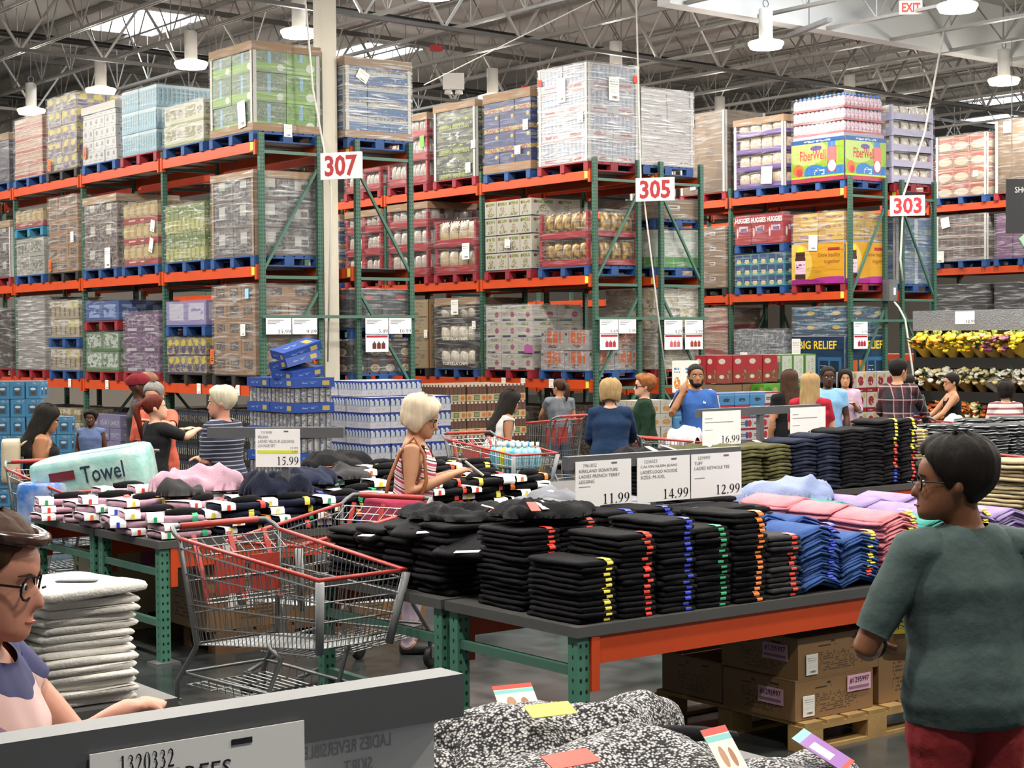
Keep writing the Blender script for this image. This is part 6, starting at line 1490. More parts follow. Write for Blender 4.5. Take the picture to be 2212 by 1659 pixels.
person('man in light blue polo facing the pale bloused woman', 15.35, 14.11, 1.63, 2.2, 'dark', 'black', 'crew', plain('light_blue_polo', '#86b4dc'), darkpants, .6, ('fold', 'down'), 0, (.3, .1), 1.1)
person('woman with dark hair in pale lilac blouse', 17.3, 15.6, 1.54, 2.5, 'tan', 'black', 'long', plain('lilac_blouse', '#c4a8c0'), darkpants, 1.4, ('phone', 'phone'), .04, (-.1, .1), .95, hairlen=.14)
person('man in red and black plaid shirt pushing a trolley', 15.62, 13.27, 1.71, -1.2, 'tan', 'black', 'short', plaid_mat(), darkpants, 1.95, ('far', 'push'), .06, (-.35, .05), 1.15)
person('man in navy and green top beyond the plaid shirt', 17.05, 14.3, 1.5, -1.3, 'tan', 'black', 'crew', band_mat('cloth_navy_green', 'Y', 2.2, [(0, .5, '#2f7a58')], '#1c2a48'), darkpants, .9, ('push', 'reach'))
person('woman in black racerback reaching to the left over a trolley', 18.17, 14.48, 1.48, .95, 'tan', 'black', 'short', plain('black_racer', '#101012'), darkpants, 0, ('far', 'far'), .08, (.1, .05), 1.0, strap=True, neck=.78, glasses='thin')
person('woman in red and white striped top with black bob', 16.62, 12.51, 1.44, -.6, 'fair', 'black', 'bob', band_mat('cloth_red_stripes', 'Z', 22.0, [(0, .35, '#8a4a50')], '#cfc2be'), darkpants, 1.3, ('fold', 'fold'), 0, (0, 0), 1.25, hairpuff=1.2)
# ------------------------------------------------------------------ goods stacked on the floor
def case_stack(name, cat, label, group, mats, x0, y0, dirx, nx, ny, nz, cw, cd, ch, ragged=None, jit=.006, top=None, z0=0.0):
    """grid of cases; dirx = angle of the front edge; only cases that can be seen are made"""
    ca, sa = math.cos(dirx), math.sin(dirx); rr = random.Random(int(x0 * 100 + y0)); ms = [case_mesh(name, m, cw, cd, ch) for m in mats]
    for k in range(nz):
        for j in range(ny):
            for i in range(nx):
                if ragged and not ragged(i, j, k): continue
                u, v = (i + .5) * cw + rr.uniform(-jit, jit), (j + .5) * cd + rr.uniform(-jit, jit)
                q = rr.randrange(len(ms)) if len(ms) > 1 else 0
                o = inst(ms[q], name, None, (x0 + u * ca - v * sa, y0 + u * sa + v * ca, z0 + k * ch), dirx + rr.uniform(-.02, .02))
                tag(o, label, cat, group)
S('cracker_blue', '#4a93c0', [('#2f6f9c', [('r', .2, .8, .15, .7)]), ('#5a4a3a', [('r', .36, .64, .22, .42)]), ('#e4e8ea', [('e', .5, .56, .2, .07)]), ('#d8dcdc', [('r', .45, .95, .82, .92), ('s', 12, 24, .4)]), ('#c05a4a', [('r', .7, .95, .84, .9), ('s', 10, 24, .4)])])
case_stack('cracker_box', 'box', 'blue cracker box in the stepped pile by the rack', 'blue cracker boxes', [ST['cracker_blue']], 5.75, 16.95, -.6435, 8, 2, 9, .152, .16, .178, ragged=lambda i, j, k: (k < 6) or (k < 8 and i < 8 - (k == 7) * 2 - (1 if j else 0)) or (k == 8 and i < 6))
S('water', '#d4d2dc', [('#1f3a9c', [('r', 0, 1, .46, 1)]), ('#c9d6e0', [('w', 4, .8), ('r', 0, 1, .44, .78)]), ('#d9e2e8', [('w', 4, .5), ('r', 0, 1, .76, .88)]), ('#8f98b4', [('w', 4, .12), ('r', 0, 1, .5, .76)]), ('#a8a6b4', [('r', .3, .8, .12, .3), ('s', 14, 9, .45)]), ('#b4b2bc', [('r', 0, 1, .4, .46)])])
case_stack('water_case', 'case of bottles', 'white and blue case of water bottles in the big stack', 'cases of bottled water', [ST['water']], 9.89, 15.69, 0, 4, 4, 8, .265, .255, .17)
case_stack('water_case', 'case of bottles', 'white and blue case of water bottles on the uneven top layer', 'top layer of bottled water', [ST['water']], 9.95, 15.95, 0, 3, 3, 1, .265, .255, .17, z0=1.362)
S('blue_tray', '#1f4fb0', [('#c8b45a', [('r', .7, .88, .2, .7)]), ('#8fa8d8', [('r', .2, .6, .35, .6), ('s', 12, 6, .5)])])
S('can_row', '#8f9098', [('#c4c2bc', [('w', 6, .7), ('n', 6, .5)]), ('#3a4a6a', [('w', 6, .2)]), ('#5a5448', [('n', 9, .6)])])
for k in range(6):
    case_stack('can_row', 'cans', 'row of pale cans between the blue trays', 'can rows between blue trays', [ST['can_row']], 8.97, 15.72, 0, 1, 2, 1, .46, .5, .16, z0=k * .265)
    case_stack('blue_tray', 'tray', 'blue cardboard tray in the stack left of the water', 'blue trays in the stack', [ST['blue_tray']], 8.95, 15.7, 0, 1, 2, 1, .5, .52, .105, z0=k * .265 + .16)
for i, (x, y, z, rx, ry, rz) in enumerate([(9.18, 16.0, 1.6, .1, -.14, .2), (9.16, 16.0, 1.72, -.16, -.22, .1), (9.2, 16.05, 1.84, .12, -.3, -.1)]):
    o = inst(case_mesh('blue_tray', ST['blue_tray'], .46, .34, .1), 'blue_tray', None, (x, y, z), (rx, ry, rz)); tag(o, ['empty blue tray lying lowest on the tray stack', 'empty blue tray tilted in the middle of the loose ones', 'empty blue tray tipped on top of the loose ones'][i], 'tray')
S('juice', '#6a4632', [('#c8b888', [('r', 0, 1, .0, .42)]), ('#3f4a34', [('r', .36, .64, .08, .36)]), ('#8f9a6a', [('r', .39, .61, .12, .32)]), ('#d0702c', [('e', .12, .2, .1, .14)]), ('#d0702c', [('e', .86, .2, .1, .14)]), ('#3a241c', [('w', 5, .16), ('r', 0, 1, .42, 1)]), ('#d8cfc4', [('w', 5, .6), ('r', 0, 1, .88, 1)]), ('#5a2f24', [('r', 0, 1, .76, .88), ('w', 5, .5)])])
case_stack('juice_case', 'case of bottles', 'cream case of brown juice bottles with orange fruit print', 'cases of juice bottles', [ST['juice']], 11.62, 16.75, 0, 4, 3, 7, .3, .33, .205)
S('snack_white', '#cfc9bc', [('#c8903c', [('e', .5, .35, .36, .22), ('n', 9, .42)]), ('#7a94b4', [('r', .2, .8, .66, .86), ('s', 8, 10, .5)])])
S('snack_blue', '#4a96d0', [('#2a3a4a', [('e', .5, .42, .22, .16), ('n', 7, .42)]), ('#7ab4e0', [('r', 0, 1, .8, .9)])])
S('snack_red', '#d8d2d0', [('#a02a3c', [('r', 0, 1, .88, 1)]), ('#4a4a50', [('r', .08, .5, .3, .6), ('s', 7, 7, .4)]), ('#2f5aa0', [('e', .62, .45, .12, .3)]), ('#c03040', [('e', .82, .45, .13, .3)]), ('#b8404c', [('r', 0, 1, 0, .06)])])
S('snack_pink', '#c8304c', [('#e8c4cc', [('e', .5, .4, .3, .2), ('n', 8, .45)]), ('#3a4a6a', [('r', .3, .7, .6, .75), ('s', 8, 12, .4)])])
case_stack('snack_box', 'box', 'white snack box with golden print beside the blue boxes', 'white snack boxes', [ST['snack_white']], 14.15, 16.2, 0, 3, 2, 7, .2, .2, .17)
case_stack('snack_box', 'box', 'sky blue snack box with a dark animal print', 'sky blue snack boxes', [ST['snack_blue']], 14.76, 16.15, 0, 2, 2, 7, .22, .2, .165)
case_stack('snack_box', 'box', 'white and red snack box in the stack behind the phoning man', 'white and red snack boxes', [ST['snack_red']], 15.21, 16.1, 0, 5, 2, 6, .29, .22, .155)
case_stack('snack_box', 'box', 'bright snack box in the mixed top layers of the snack island', 'mixed snack boxes on the island', [ST['snack_red'], ST['snack_blue'], ST['snack_pink']], 15.21, 16.12, 0, 5, 2, 2, .28, .22, .16, z0=.93)
case_stack('snack_box', 'box', 'magenta snack box at the island end', 'magenta snack boxes', [ST['snack_pink']], 16.68, 16.15, 0, 1, 2, 7, .26, .22, .16)
S('cereal_red', '#b3202c', [('#d8cfc0', [('e', .32, .78, .22, .1)]), ('#7a3a2a', [('e', .78, .3, .17, .22)]), ('#c8a07c', [('e', .78, .3, .13, .18), ('n', 12, .5)]), ('#8a4a34', [('r', 0, 1, 0, .36), ('n', 5, .45)]), ('#e0d6c4', [('e', .3, .22, .16, .07)])])
S('cereal_green', '#5aa040', [('#d4d8cc', [('r', .08, .92, .12, .95)]), ('#8aa888', [('r', .3, .4, .2, .85), ('s', 9, 30, .5)]), ('#7fae6a', [('r', .55, .8, .2, .85), ('s', 9, 30, .6)])])
S('cereal_lime', '#5ab030', [('#3f8a24', [('e', .3, .6, .22, .2)]), ('#c8a07c', [('e', .78, .5, .16, .3)])])
case_stack('cereal_box', 'cereal box', 'red cereal box with round bowl print on the island', 'red cereal boxes', [ST['cereal_red']], 16.3, 17.0, 0, 4, 2, 1, .29, .22, .38, z0=1.35, jit=.01)
case_stack('cereal_box', 'cereal box', 'red cereal box in the lower ranks of the island', 'lower red cereal boxes', [ST['cereal_red']], 16.95, 16.75, 0, 3, 2, 3, .29, .22, .375, jit=.01)
case_stack('cereal_box', 'cereal box', 'lime green cereal box between the red ranks', 'lime cereal boxes', [ST['cereal_lime']], 16.95, 16.76, 0, 3, 2, 1, .29, .22, .2, z0=1.126, jit=.01)
case_stack('cereal_box', 'cereal box', 'green and white cereal box with nutrition panel', 'green and white cereal boxes', [ST['cereal_green']], 17.55, 17.0, 0, 3, 2, 1, .235, .22, .4, z0=1.33, jit=.01)
isl = thing('cereal_platform', 'stacked kraft cases carrying the upper cereal ranks', 'platform', (17.28, 17.25, 0))
for k in range(4):
    for i in range(4): inst(case_mesh('case', ST['kraft_case'], .49, .5, .332), 'case', isl, (-.75 + .5 * i, 0, k * .332))
S('snack_bag_box', '#d8d0c8', [('#a0202c', [('r', 0, 1, 0, .22)]), ('#a8283a', [('e', .42, .56, .3, .24), ('n', 6, .4)]), ('#d8b04a', [('e', .8, .8, .13, .12)]), ('#e4dcd4', [('r', .1, .7, .06, .14), ('s', 12, 10, .4)])])
case_stack('snack_carton', 'box', 'white snack carton with dark red print by the flower cooler', 'dark red printed snack cartons', [ST['snack_bag_box']], 19.0, 16.9, 0, 5, 2, 5, .215, .2, .29)
o = inst(case_mesh('cereal_box', pmat('carton_cin', '#dcd8d0', [('#3a6aa0', [('r', .2, .8, .62, .82), ('s', 9, 9, .45)]), ('#c8802c', [('e', .5, .3, .32, .2), ('n', 9, .4)])]), .3, .2, .42), 'cereal_box', None, (15.25, 16.5, 1.26)); tag(o, 'tall white cereal box alone above the snack boxes', 'cereal box')
# goods under the lowest beams
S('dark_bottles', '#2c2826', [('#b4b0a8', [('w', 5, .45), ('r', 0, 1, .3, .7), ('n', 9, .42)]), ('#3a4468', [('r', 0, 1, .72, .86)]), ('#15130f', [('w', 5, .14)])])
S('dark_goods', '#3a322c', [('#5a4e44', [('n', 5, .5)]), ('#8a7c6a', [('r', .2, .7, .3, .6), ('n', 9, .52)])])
S('lilac_box', '#8a84a8', [('#b8b4c4', [('r', .1, .9, .2, .6), ('n', 6, .5)])])
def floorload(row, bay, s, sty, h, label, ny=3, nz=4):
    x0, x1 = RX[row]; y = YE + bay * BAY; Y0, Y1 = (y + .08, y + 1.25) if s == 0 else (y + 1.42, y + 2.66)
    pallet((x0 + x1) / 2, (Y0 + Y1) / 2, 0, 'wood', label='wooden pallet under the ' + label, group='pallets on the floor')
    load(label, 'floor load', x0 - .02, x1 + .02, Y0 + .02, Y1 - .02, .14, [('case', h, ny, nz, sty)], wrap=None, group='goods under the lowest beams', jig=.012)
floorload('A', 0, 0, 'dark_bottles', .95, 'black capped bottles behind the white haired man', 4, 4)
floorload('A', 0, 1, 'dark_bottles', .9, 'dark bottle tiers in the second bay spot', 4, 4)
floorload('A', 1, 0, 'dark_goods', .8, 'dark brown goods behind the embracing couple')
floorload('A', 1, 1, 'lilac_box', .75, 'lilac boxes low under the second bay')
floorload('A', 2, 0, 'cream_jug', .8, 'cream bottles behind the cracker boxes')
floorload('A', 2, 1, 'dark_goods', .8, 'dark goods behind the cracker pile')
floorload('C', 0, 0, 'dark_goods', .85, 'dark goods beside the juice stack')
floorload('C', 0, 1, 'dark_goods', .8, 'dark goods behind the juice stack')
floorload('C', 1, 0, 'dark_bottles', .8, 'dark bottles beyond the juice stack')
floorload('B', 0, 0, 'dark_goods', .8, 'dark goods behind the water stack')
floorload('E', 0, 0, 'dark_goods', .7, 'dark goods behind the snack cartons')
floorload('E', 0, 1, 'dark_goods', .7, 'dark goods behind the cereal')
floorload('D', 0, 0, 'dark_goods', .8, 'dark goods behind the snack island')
for i in range(4):
    o = inst(bag_mesh(mat('bag_yellow', '#d8b020', .35, var=.3, scale=10, vcol='#7a5a1a'), .26, .4, .16), 'snack_bag', None, (14.55 + .2 * i, 17.3 + .1 * (i % 2), .42 * (i // 2) + .0), (0, 0, .2 * i)); tag(o, 'yellow snack bag behind the woman in grey tee', 'bag', 'yellow snack bags')

# ------------------------------------------------------------------ cartons under the tables
pallet(6.52, 6.2, 0, 'wood', 1.06, 1.06, 'pale wooden pallet under the table of leggings', 'pallets on the floor')
carton_m = pmat('carton_brown', '#8a6a47', [('#5a452e', [('r', .25, .8, .12, .62), ('s', 46, 18, .5)]), ('#3a2c1e', [('r', .25, .46, .74, .88), ('s', 20, 9, .35)]), ('#3a2c1e', [('r', .66, .78, .74, .88), ('s', 24, 9, .35)]), ('#7a5c3c', [('r', 0, 1, .97, 1)])], rnd=.08)
pinklab = mat('label_pink', '#d8a8bc', .6)
def carton(label, x, y, z, w, d, h, rot=0.0, pink=(), white=True, group=None):
    t = thing('carton', label, 'carton', (x, y, z), rot, group)
    inst(case_mesh('carton_body', carton_m, w, d, h, .003), 'carton_body', t)
    for q in (-1, 1): MB().box(-w / 2 + .004, w / 2 - .004, min(q * .002, q * (d / 2 - .004)), max(q * .002, q * (d / 2 - .004)), h - .0015, h + .002).build('top_flap', mat('carton_flap', '#9a7a54', .7, var=.1), t)
    for side, a, zz in pink:
        M = MX(-w / 2 - .004, a * d, zz * h) if side == 'x' else MY(a * w, -d / 2 - .004, zz * h)
        o = MB().box(-.085, .085, -.04, .04, -.001, .001).build('item_label', pinklab, t); o.matrix_local = M
        lettering('#1295997', black_ink, t, M @ Matrix.Translation((0, .014, .003)), fit=(.14, .03), bold=.01)
        o = MB().box(-.075, .07, -.006, .006, 0, .001).build('text_line', mat('ink_mauve', '#8a6a7c', .6), t); o.matrix_local = M @ Matrix.Translation((0, -.02, .002))
    if white:
        o = MB().box(-.04, .04, -.05, .05, -.001, .001).build('address_label', paper_print, t); o.matrix_local = MY(-w * .34, -d / 2 - .004, h * .35)
    return t
carton('brown carton with two pink labels on the pallet, lower of the pair', 6.27, 5.97, .141, .56, .5, .195, 0, (('x', -.18, .55), ('y', .3, .72)))
carton('brown carton with pink labels on the pallet, upper of the pair', 6.30, 5.985, .338, .58, .53, .2, 0, (('x', -.22, .62), ('y', .36, .75)))
carton('brown carton on the pallet behind the labelled pair', 6.3, 6.48, .141, .56, .46, .2, 0, (), False)
carton('taller brown carton on the pallet beside the labelled pair', 6.82, 5.98, .141, .42, .48, .36, 0, (), False)
pallet(5.5, 10.2, 0, 'darkwood', 1.0, .8, 'dark wooden pallet under the lounge set table', 'pallets on the floor')
t = carton('big brown taped carton on the pallet under the lounge sets', 5.35, 10.15, .141, .8, .66, .44, 0, (), False)
MB().box(-.405, .405, -.335, -.3325, .2, .25).build('tape', mat('tape_brown', '#6e5436', .4), t)
o = MB().box(-.09, .09, -.07, .07, -.001, .001).build('address_label', paper_print, t); o.matrix_local = MY(-.16, -.336, .2)
carton('brown carton beside the taped one under the lounge sets', 6.3, 10.15, .0, .7, .6, .42, 0, (), False)
t = thing('carton', 'cream carton with pink label under the far lounge set table', 'carton', (4.98, 11.2, .0))
inst(case_mesh('carton_body', pmat('carton_cream', '#c4b590', [('#3a3428', [('r', .1, .9, .1, .2), ('s', 18, 10, .45)]), ('#4a4438', [('r', .1, .2, .2, .9), ('s', 20, 9, .45)]), ('#b06a98', [('r', .62, .95, .78, .96)])]), .5, .44, .56), 'carton_body', t)
MB().box(4.62, 4.64, 10.55, 10.8, .33, .39).build('tie_plate', grey_steel) and None
tie = bpy.data.objects['tie_plate']; tag(tie, 'grey steel plate tying the two lounge set tables together', 'bracket')

# ------------------------------------------------------------------ aisle number signs
signw = mat('sign_white', '#dcdade', .5); signred = mat('sign_red', '#a81c24', .5)
def aisle_sign(num, x, y, z, ang, label, w=.56, h=.34):
    t = thing('aisle_sign', label, 'sign', (x, y, z), ang, 'aisle number signs')
    MB().box(0, w, -.012, .012, 0, h).build('board', signw, t)
    lettering(num, signred, t, MY(w * .52, -.0145, h * .5), fit=(w * .82, h * .8), bold=.03)
    MB().box(w - .005, w + .008, .0, .05, 0, h).build('side_board', signw, t)
    return t
aisle_sign('307', 11.28, 19.02, 4.03, -1.02, 'white aisle sign with red number by the cream column')
aisle_sign('305', 16.58, 18.98, 3.97, -.98, 'white aisle sign with red number near the tall white film load')
aisle_sign('303', 22.3, 19.1, 3.97, -.93, 'white aisle sign with red number above the electric box')
rope_m = mat('cord_white', '#cfcac0', .6)
def cord(label, pts, r=.012):
    o = MB().tube(pts, r, 6).build('rope', rope_m); tag(o, label, 'rope', 'white cords from the roof'); return o
cord('white cord from the roof past the aisle sign on the column', [(11.1, 19.2, 7.3), (11.25, 19.15, 5.2), (11.36, 19.05, 4.37), (11.42, 19.0, 3.9), (11.55, 19.35, 1.7)])
cord('white cord hanging past the middle aisle sign to the snack boxes', [(16.57, 18.95, 7.3), (16.65, 18.95, 4.31), (16.72, 18.95, 3.94), (16.9, 18.95, 2.8), (17.14, 18.95, 1.28)])
cord('white cord running from the roof to the electric box', [(23.52, 18.95, 7.2), (23.0, 18.95, 5.37), (22.47, 18.95, 4.33), (22.42, 18.98, 3.25), (22.5, 19.0, 2.9)], .018)
cord('white cord below the electric box', [(22.42, 19.2, 2.62), (22.46, 19.05, 2.45), (22.5, 18.95, 2.25), (22.73, 18.95, 1.2), (22.75, 18.95, .02)], .018)
cord('slanting white stay wire above the navy cartons', [(14.9, 22.0, 5.9), (17.5, 20.6, 7.4)], .01)
t = thing('electric_box', 'grey electric box fixed to the end frame of the rack', 'electric box', (22.4, 19.2, 2.56))
MB().box(-.1, .1, -.09, .06, 0, .36).build('housing', grey_steel, t); MB().box(.0, .05, -.094, -.09, .1, .22).build('door_label', paper, t)
# price cards on the racks
barm = brace_m
def cardbar(x0, x1, z, label):
    o = MB().box(x0, x1, 19.2, 19.23, z - .02, z + .02).build('card_bar', barm); tag(o, label, 'bar', 'green card bars on the rack ends')
cardbar(10.53, 12.88, 2.285, 'green bar across the rack ends beside the column')
cardbar(16.0, 18.22, 2.265, 'green bar across the rack ends near the middle aisle sign')
cardbar(21.48, 23.7, 2.23, 'green bar across the rack ends under the electric box')
prod = {}
def rackcard(x0, x1, z1, price, label, photo=None):
    w = x1 - x0 - .015; h = .205
    t = thing('price_card', label, 'price card', (x0, 19.185, z1 - h), 0, 'price cards on the rack ends')
    MB().box(0, w, -.002, .002, 0, h).build('card', paper_print if False else paper, t)
    lettering(price, black_ink, t, MY(w * .97, -.004, h * .17), fit=(w * .5 * len(price) / 5, h * .24), bold=.012, align='RIGHT')
    for i in range(3): MB().box(w * .06, w * (.7 - .15 * i), -.0035, -.003, h * (.86 - .11 * i), h * (.9 - .11 * i)).build('text_line', grey_ink, t)
    if photo:
        MB().box(0, w, -.002, .002, -.24, -.012).build('offer_card', paper, t); MB().box(w * .03, w * .97, -.0035, -.003, -.05, -.02).build('offer_strip', signred, t)
        for q in range(3):
            b = MB(); b.lathe([(.035, -.2), (.038, -.19), (.038, -.13), (.02, -.115), (.02, -.1), (.004, -.1)], 8, (w * (.38 + .2 * q), -.004, 0)); o = b.build('product_picture', photo, t); o.scale = (1, .1, 1)
rackcard(10.55, 10.93, 2.265, '15.99', 'white rack card reading 15.99 above the blue trays')
rackcard(10.93, 11.31, 2.265, '9.89', 'white rack card reading 9.89 left of the column')
rackcard(12.03, 12.4, 2.265, '5.49', 'white rack card reading 5.49 with a sauce bottle offer below', mat('picture_sauce', '#5a1f18', .5))
rackcard(12.4, 12.77, 2.265, '10.99', 'white rack card reading 10.99 right of the sauce offer')
rackcard(16.05, 16.41, 2.25, '6.69', 'white rack card reading 6.69 with a picture offer below', mat('picture_snack', '#a03040', .5))
rackcard(16.41, 16.76, 2.25, '5.99', 'white rack card reading 5.99 beside the picture offer')
rackcard(17.31, 17.69, 2.24, '4.29', 'white rack card reading 4.29 over the cereal box', mat('picture_pink', '#b85a60', .5))
rackcard(17.73, 18.11, 2.24, '5.99', 'white rack card reading 5.99 with a red tin picture below', mat('picture_tin', '#8a3a28', .5))
rackcard(21.5, 21.85, 2.21, '9.79', 'white rack card reading 9.79 with red snack picture below', mat('picture_red', '#9a2030', .5))
# labels on the lowest beams
for (row, ys) in (('A', (19.8, 20.9, 22.6, 23.9, 25.3)), ('C', (20.2, 20.9, 21.4))):
    for y in ys:
        x0 = RX[row][0]; z = LV[RL[row]][0]
        o = MB().box(x0 - .04, x0 - .036, y, y + .11, z - .125, z + .01).build('beam_ticket', paper_print); tag(o, 'small white price ticket on a low orange beam', 'ticket', 'tickets on the low beams')
# EXIT sign, roof details, dark shop board
t = thing('exit_sign', 'white exit sign with glowing red letters under the roof', 'exit sign', (21.78, 18.22, 7.13), -.6435)
MB().box(-.18, .18, -.03, .03, 0, .22).build('housing', white_paint, t); MB().tube([(0, 0, .22), (0, 0, 1.0)], .012, 6).build('stem', grey_steel, t)
lettering('EXIT', mat('exit_red', '#e8281c', .4, emit='#ff2a18', es=2.2), t, MY(0, -.034, .11), fit=(.3, .15), bold=.04)
t = thing('strip_lamp', 'dark slim strip lamp under the white bulkhead', 'lamp', (20.9, 19.6, 7.0), 1.2)
MB().box(-.75, .75, -.05, .05, 0, .07).build('housing', grey_steel, t); MB().tube([(0, 0, .07), (0, 0, .9)], .01, 5).build('stem', grey_steel, t)
t = thing('hanging_board', 'dark hanging board with white lettering beside the far rack', 'sign', (25.0, 18.8, 3.75), -.6435)
MB().box(0, 1.4, -.02, .02, 0, .95).build('board', mat('board_black', '#1e1d20', .6), t)
lettering('SHOP', white_ink, t, MY(.3, -.023, .76), fit=(.3, .1)); lettering('O', pinklab, t, MY(.54, -.023, .76), fit=(.09, .1))
for q in range(4): MB().box(.5, 1.2 - .1 * (q % 2), -.024, -.021, .55 - .12 * q, .58 - .12 * q).build('text_line', white_ink, t)
for q in (.1, 1.3): MB().tube([(q, 0, .95), (q, 0, 3.4)], .008, 5).build('wire', grey_steel, t)
for i, (x, y) in enumerate([(17.2, 25.0), (21.5, 28.0)]):
    t = thing('smoke_beam_unit', ['small red alarm unit under a joist over the pea snacks', 'small red alarm unit under a joist over the bulk cartons'][i], 'alarm', (x, y, 7.05)); MB().box(-.1, .1, -.05, .05, 0, .1).build('housing', signred, t); MB().tube([(0, 0, .1), (0, 0, .5)], .01, 5).build('stem', grey_steel, t)
t = thing('emergency_light', 'white emergency light box with two round heads under a joist', 'emergency light', (18.55, 26.4, 6.55), -.64)
MB().box(-.2, .2, -.06, .06, .1, .4).build('housing', white_paint, t); MB().tube([(0, 0, .4), (0, 0, .95)], .012, 5).build('stem', grey_steel, t)
for q in (-.1, .1):
    b = MB(); b.smooth = True; b.lathe([(.02, .0), (.07, .02), (.07, .08), (.02, .1)], 12, (q, 0, .0)); b.build('lamp_head', white_paint, t)

# ------------------------------------------------------------------ flower cooler
steel_plate = mat('diamond_plate', '#a8aaae', .35, .75, var=.25, scale=60, bump=.4, bscale=70)
cool_in = mat('cooler_black', '#141312', .6)
t = thing('flower_cooler', 'steel fronted flower cooler with three dark shelves', 'flower cooler', (20.5, 13.6, 0))
CL = 3.5
MB().box(-.02, .9, 0, CL, 2.12, 2.35).build('header', steel_plate, t); MB().box(-.02, .0, 0, CL, 2.05, 2.12).build('header_lip', steel_plate, t)
MB().box(.85, .9, 0, CL, 0, 2.11).build('back_panel', cool_in, t)
for y in (0, CL - .05): MB().box(0, .85, y, y + .05, 0, 2.11).build('side_panel', cool_in, t)
for z in (.55, 1.05, 1.55): MB().box(.05 + (1.55 - z) * -.1, .85, .05, CL - .05, z - .04, z).build('shelf', cool_in, t)
for z in (.55, 1.05, 1.55): MB().box(-.03 - (1.55 - z) * .1, .0 - (1.55 - z) * .1, .05, CL - .05, z - .06, z + .1).build('shelf_lip', cool_in, t)
MB().box(-.05, .85, .05, CL - .05, 0, .12).build('plinth', cool_in, t)
MB().box(-.03, -.02, 1.35, 1.45, 2.1, 2.36).build('trim_strip', mat('warm_strip', '#f4e4c0', .4, emit='#ffe8b8', es=.6), t)
MB().tube([(.06, .1, 2.09), (.06, CL - .1, 2.09)], .02, 8).build('light_tube', mat('tube_warm', '#fff0c0', .4, emit='#ffdf8a', es=40.0), t)
MB().box(-.028, -.022, 2.35, 2.7, 2.145, 2.33).build('price_sheet', paper, t)
lettering('14.99', black_ink, t, MX(-.031, 2.42, 2.18), fit=(.17, .05), bold=.01)
MB().box(-.028, -.022, .2, .62, 2.14, 2.33).build('poster', pmat('poster_print', '#3a3a34', [('#c8744a', [('r', .45, 1, 0, 1)]), ('#4a9a6a', [('r', .45, 1, .8, 1)]), ('#a84a3a', [('r', 0, .2, .85, 1)]), ('#d8d4c8', [('e', .2, .6, .1, .12)]), ('#8a4a34', [('r', .5, .95, .15, .6), ('s', 30, 12, .5)])], rnd=0), t)
def bloom_mesh(c1, c2, seed, n=34, r0=.042):
    rr = random.Random(seed); b = MB(); b.smooth = True
    for i in range(n):
        a, q = rr.uniform(0, 2 * PI), rr.uniform(0, 1) ** .5; x, y = .17 * q * math.cos(a), .17 * q * math.sin(a); z = .27 + .13 * (1 - q * q) + rr.uniform(-.02, .03); r = r0 * rr.uniform(.6, 1.2)
        b.cur = 0 if rr.random() < .6 else 1
        b.rings([[(x + r * k * math.cos(2 * PI * s / 7 + i), y + r * k * math.sin(2 * PI * s / 7 + i), z + r * zz + (.25 * r if s % 2 else 0) * k) for s in range(7)] for k, zz in ((.3, -.6), (.85, -.3), (1.0, .15), (.7, .45), (.2, .35))])
    return b.mesh('blooms', [c1, c2])
def leaf_mesh(m, seed):
    rr = random.Random(seed); b = MB()
    for i in range(16):
        a = rr.uniform(0, 2 * PI); x, y = .1 * math.cos(a), .1 * math.sin(a); L = rr.uniform(.08, .13); dx, dy = math.cos(a), math.sin(a); z = rr.uniform(.24, .36)
        b.quad((x - dy * .02, y + dx * .02, z), (x + dx * L * .5 - dy * .03, y + dy * L * .5 + dx * .03, z + .08), (x + dx * L, y + dy * L, z + .1), (x + dx * L * .5 + dy * .03, y + dy * L * .5 - dx * .03, z + .06))
    return b.mesh('leaves', m)
FL = {k: mat('petal_' + k, c, .5, var=.2, scale=30) for k, c in dict(yellow='#e8cf20', orange='#e07a2a', gold='#dba32a', white='#dcd8c8', cream='#d8c890', red='#8a1220', pink='#c8506a', rust='#a8481c', purple='#7a3a5a', peach='#e0a070').items()}
leafm = mat('leaf_green', '#3f5a26', .5, var=.4, scale=20)
wrapb = MB(); wrapb.smooth = True
wrapb.rings([[(r * (1 + .12 * math.sin(3 * a + z * 5)) * math.cos(a), r * (1 + .12 * math.sin(3 * a + z * 5)) * math.sin(a), z + (.05 * math.sin(2 * a) if z > .2 else 0)) for a in [2 * PI * q / 16 for q in range(16)]] for r, z in ((.03, 0), (.05, .1), (.11, .22), (.17, .33))], cap=False)
KW = {k: mat('wrap_paper_' + k, c, .6) for k, c in dict(kraft='#b08a48', gold='#d8b040', clear='#c9c4b4').items()}
wrap_me = {k: (lambda me: (me.materials.clear(), me.materials.append(m), me)[2])(wrapb.mesh('wrap_paper', m)) for k, m in KW.items()}
lv_me = [leaf_mesh(leafm, s) for s in range(3)]
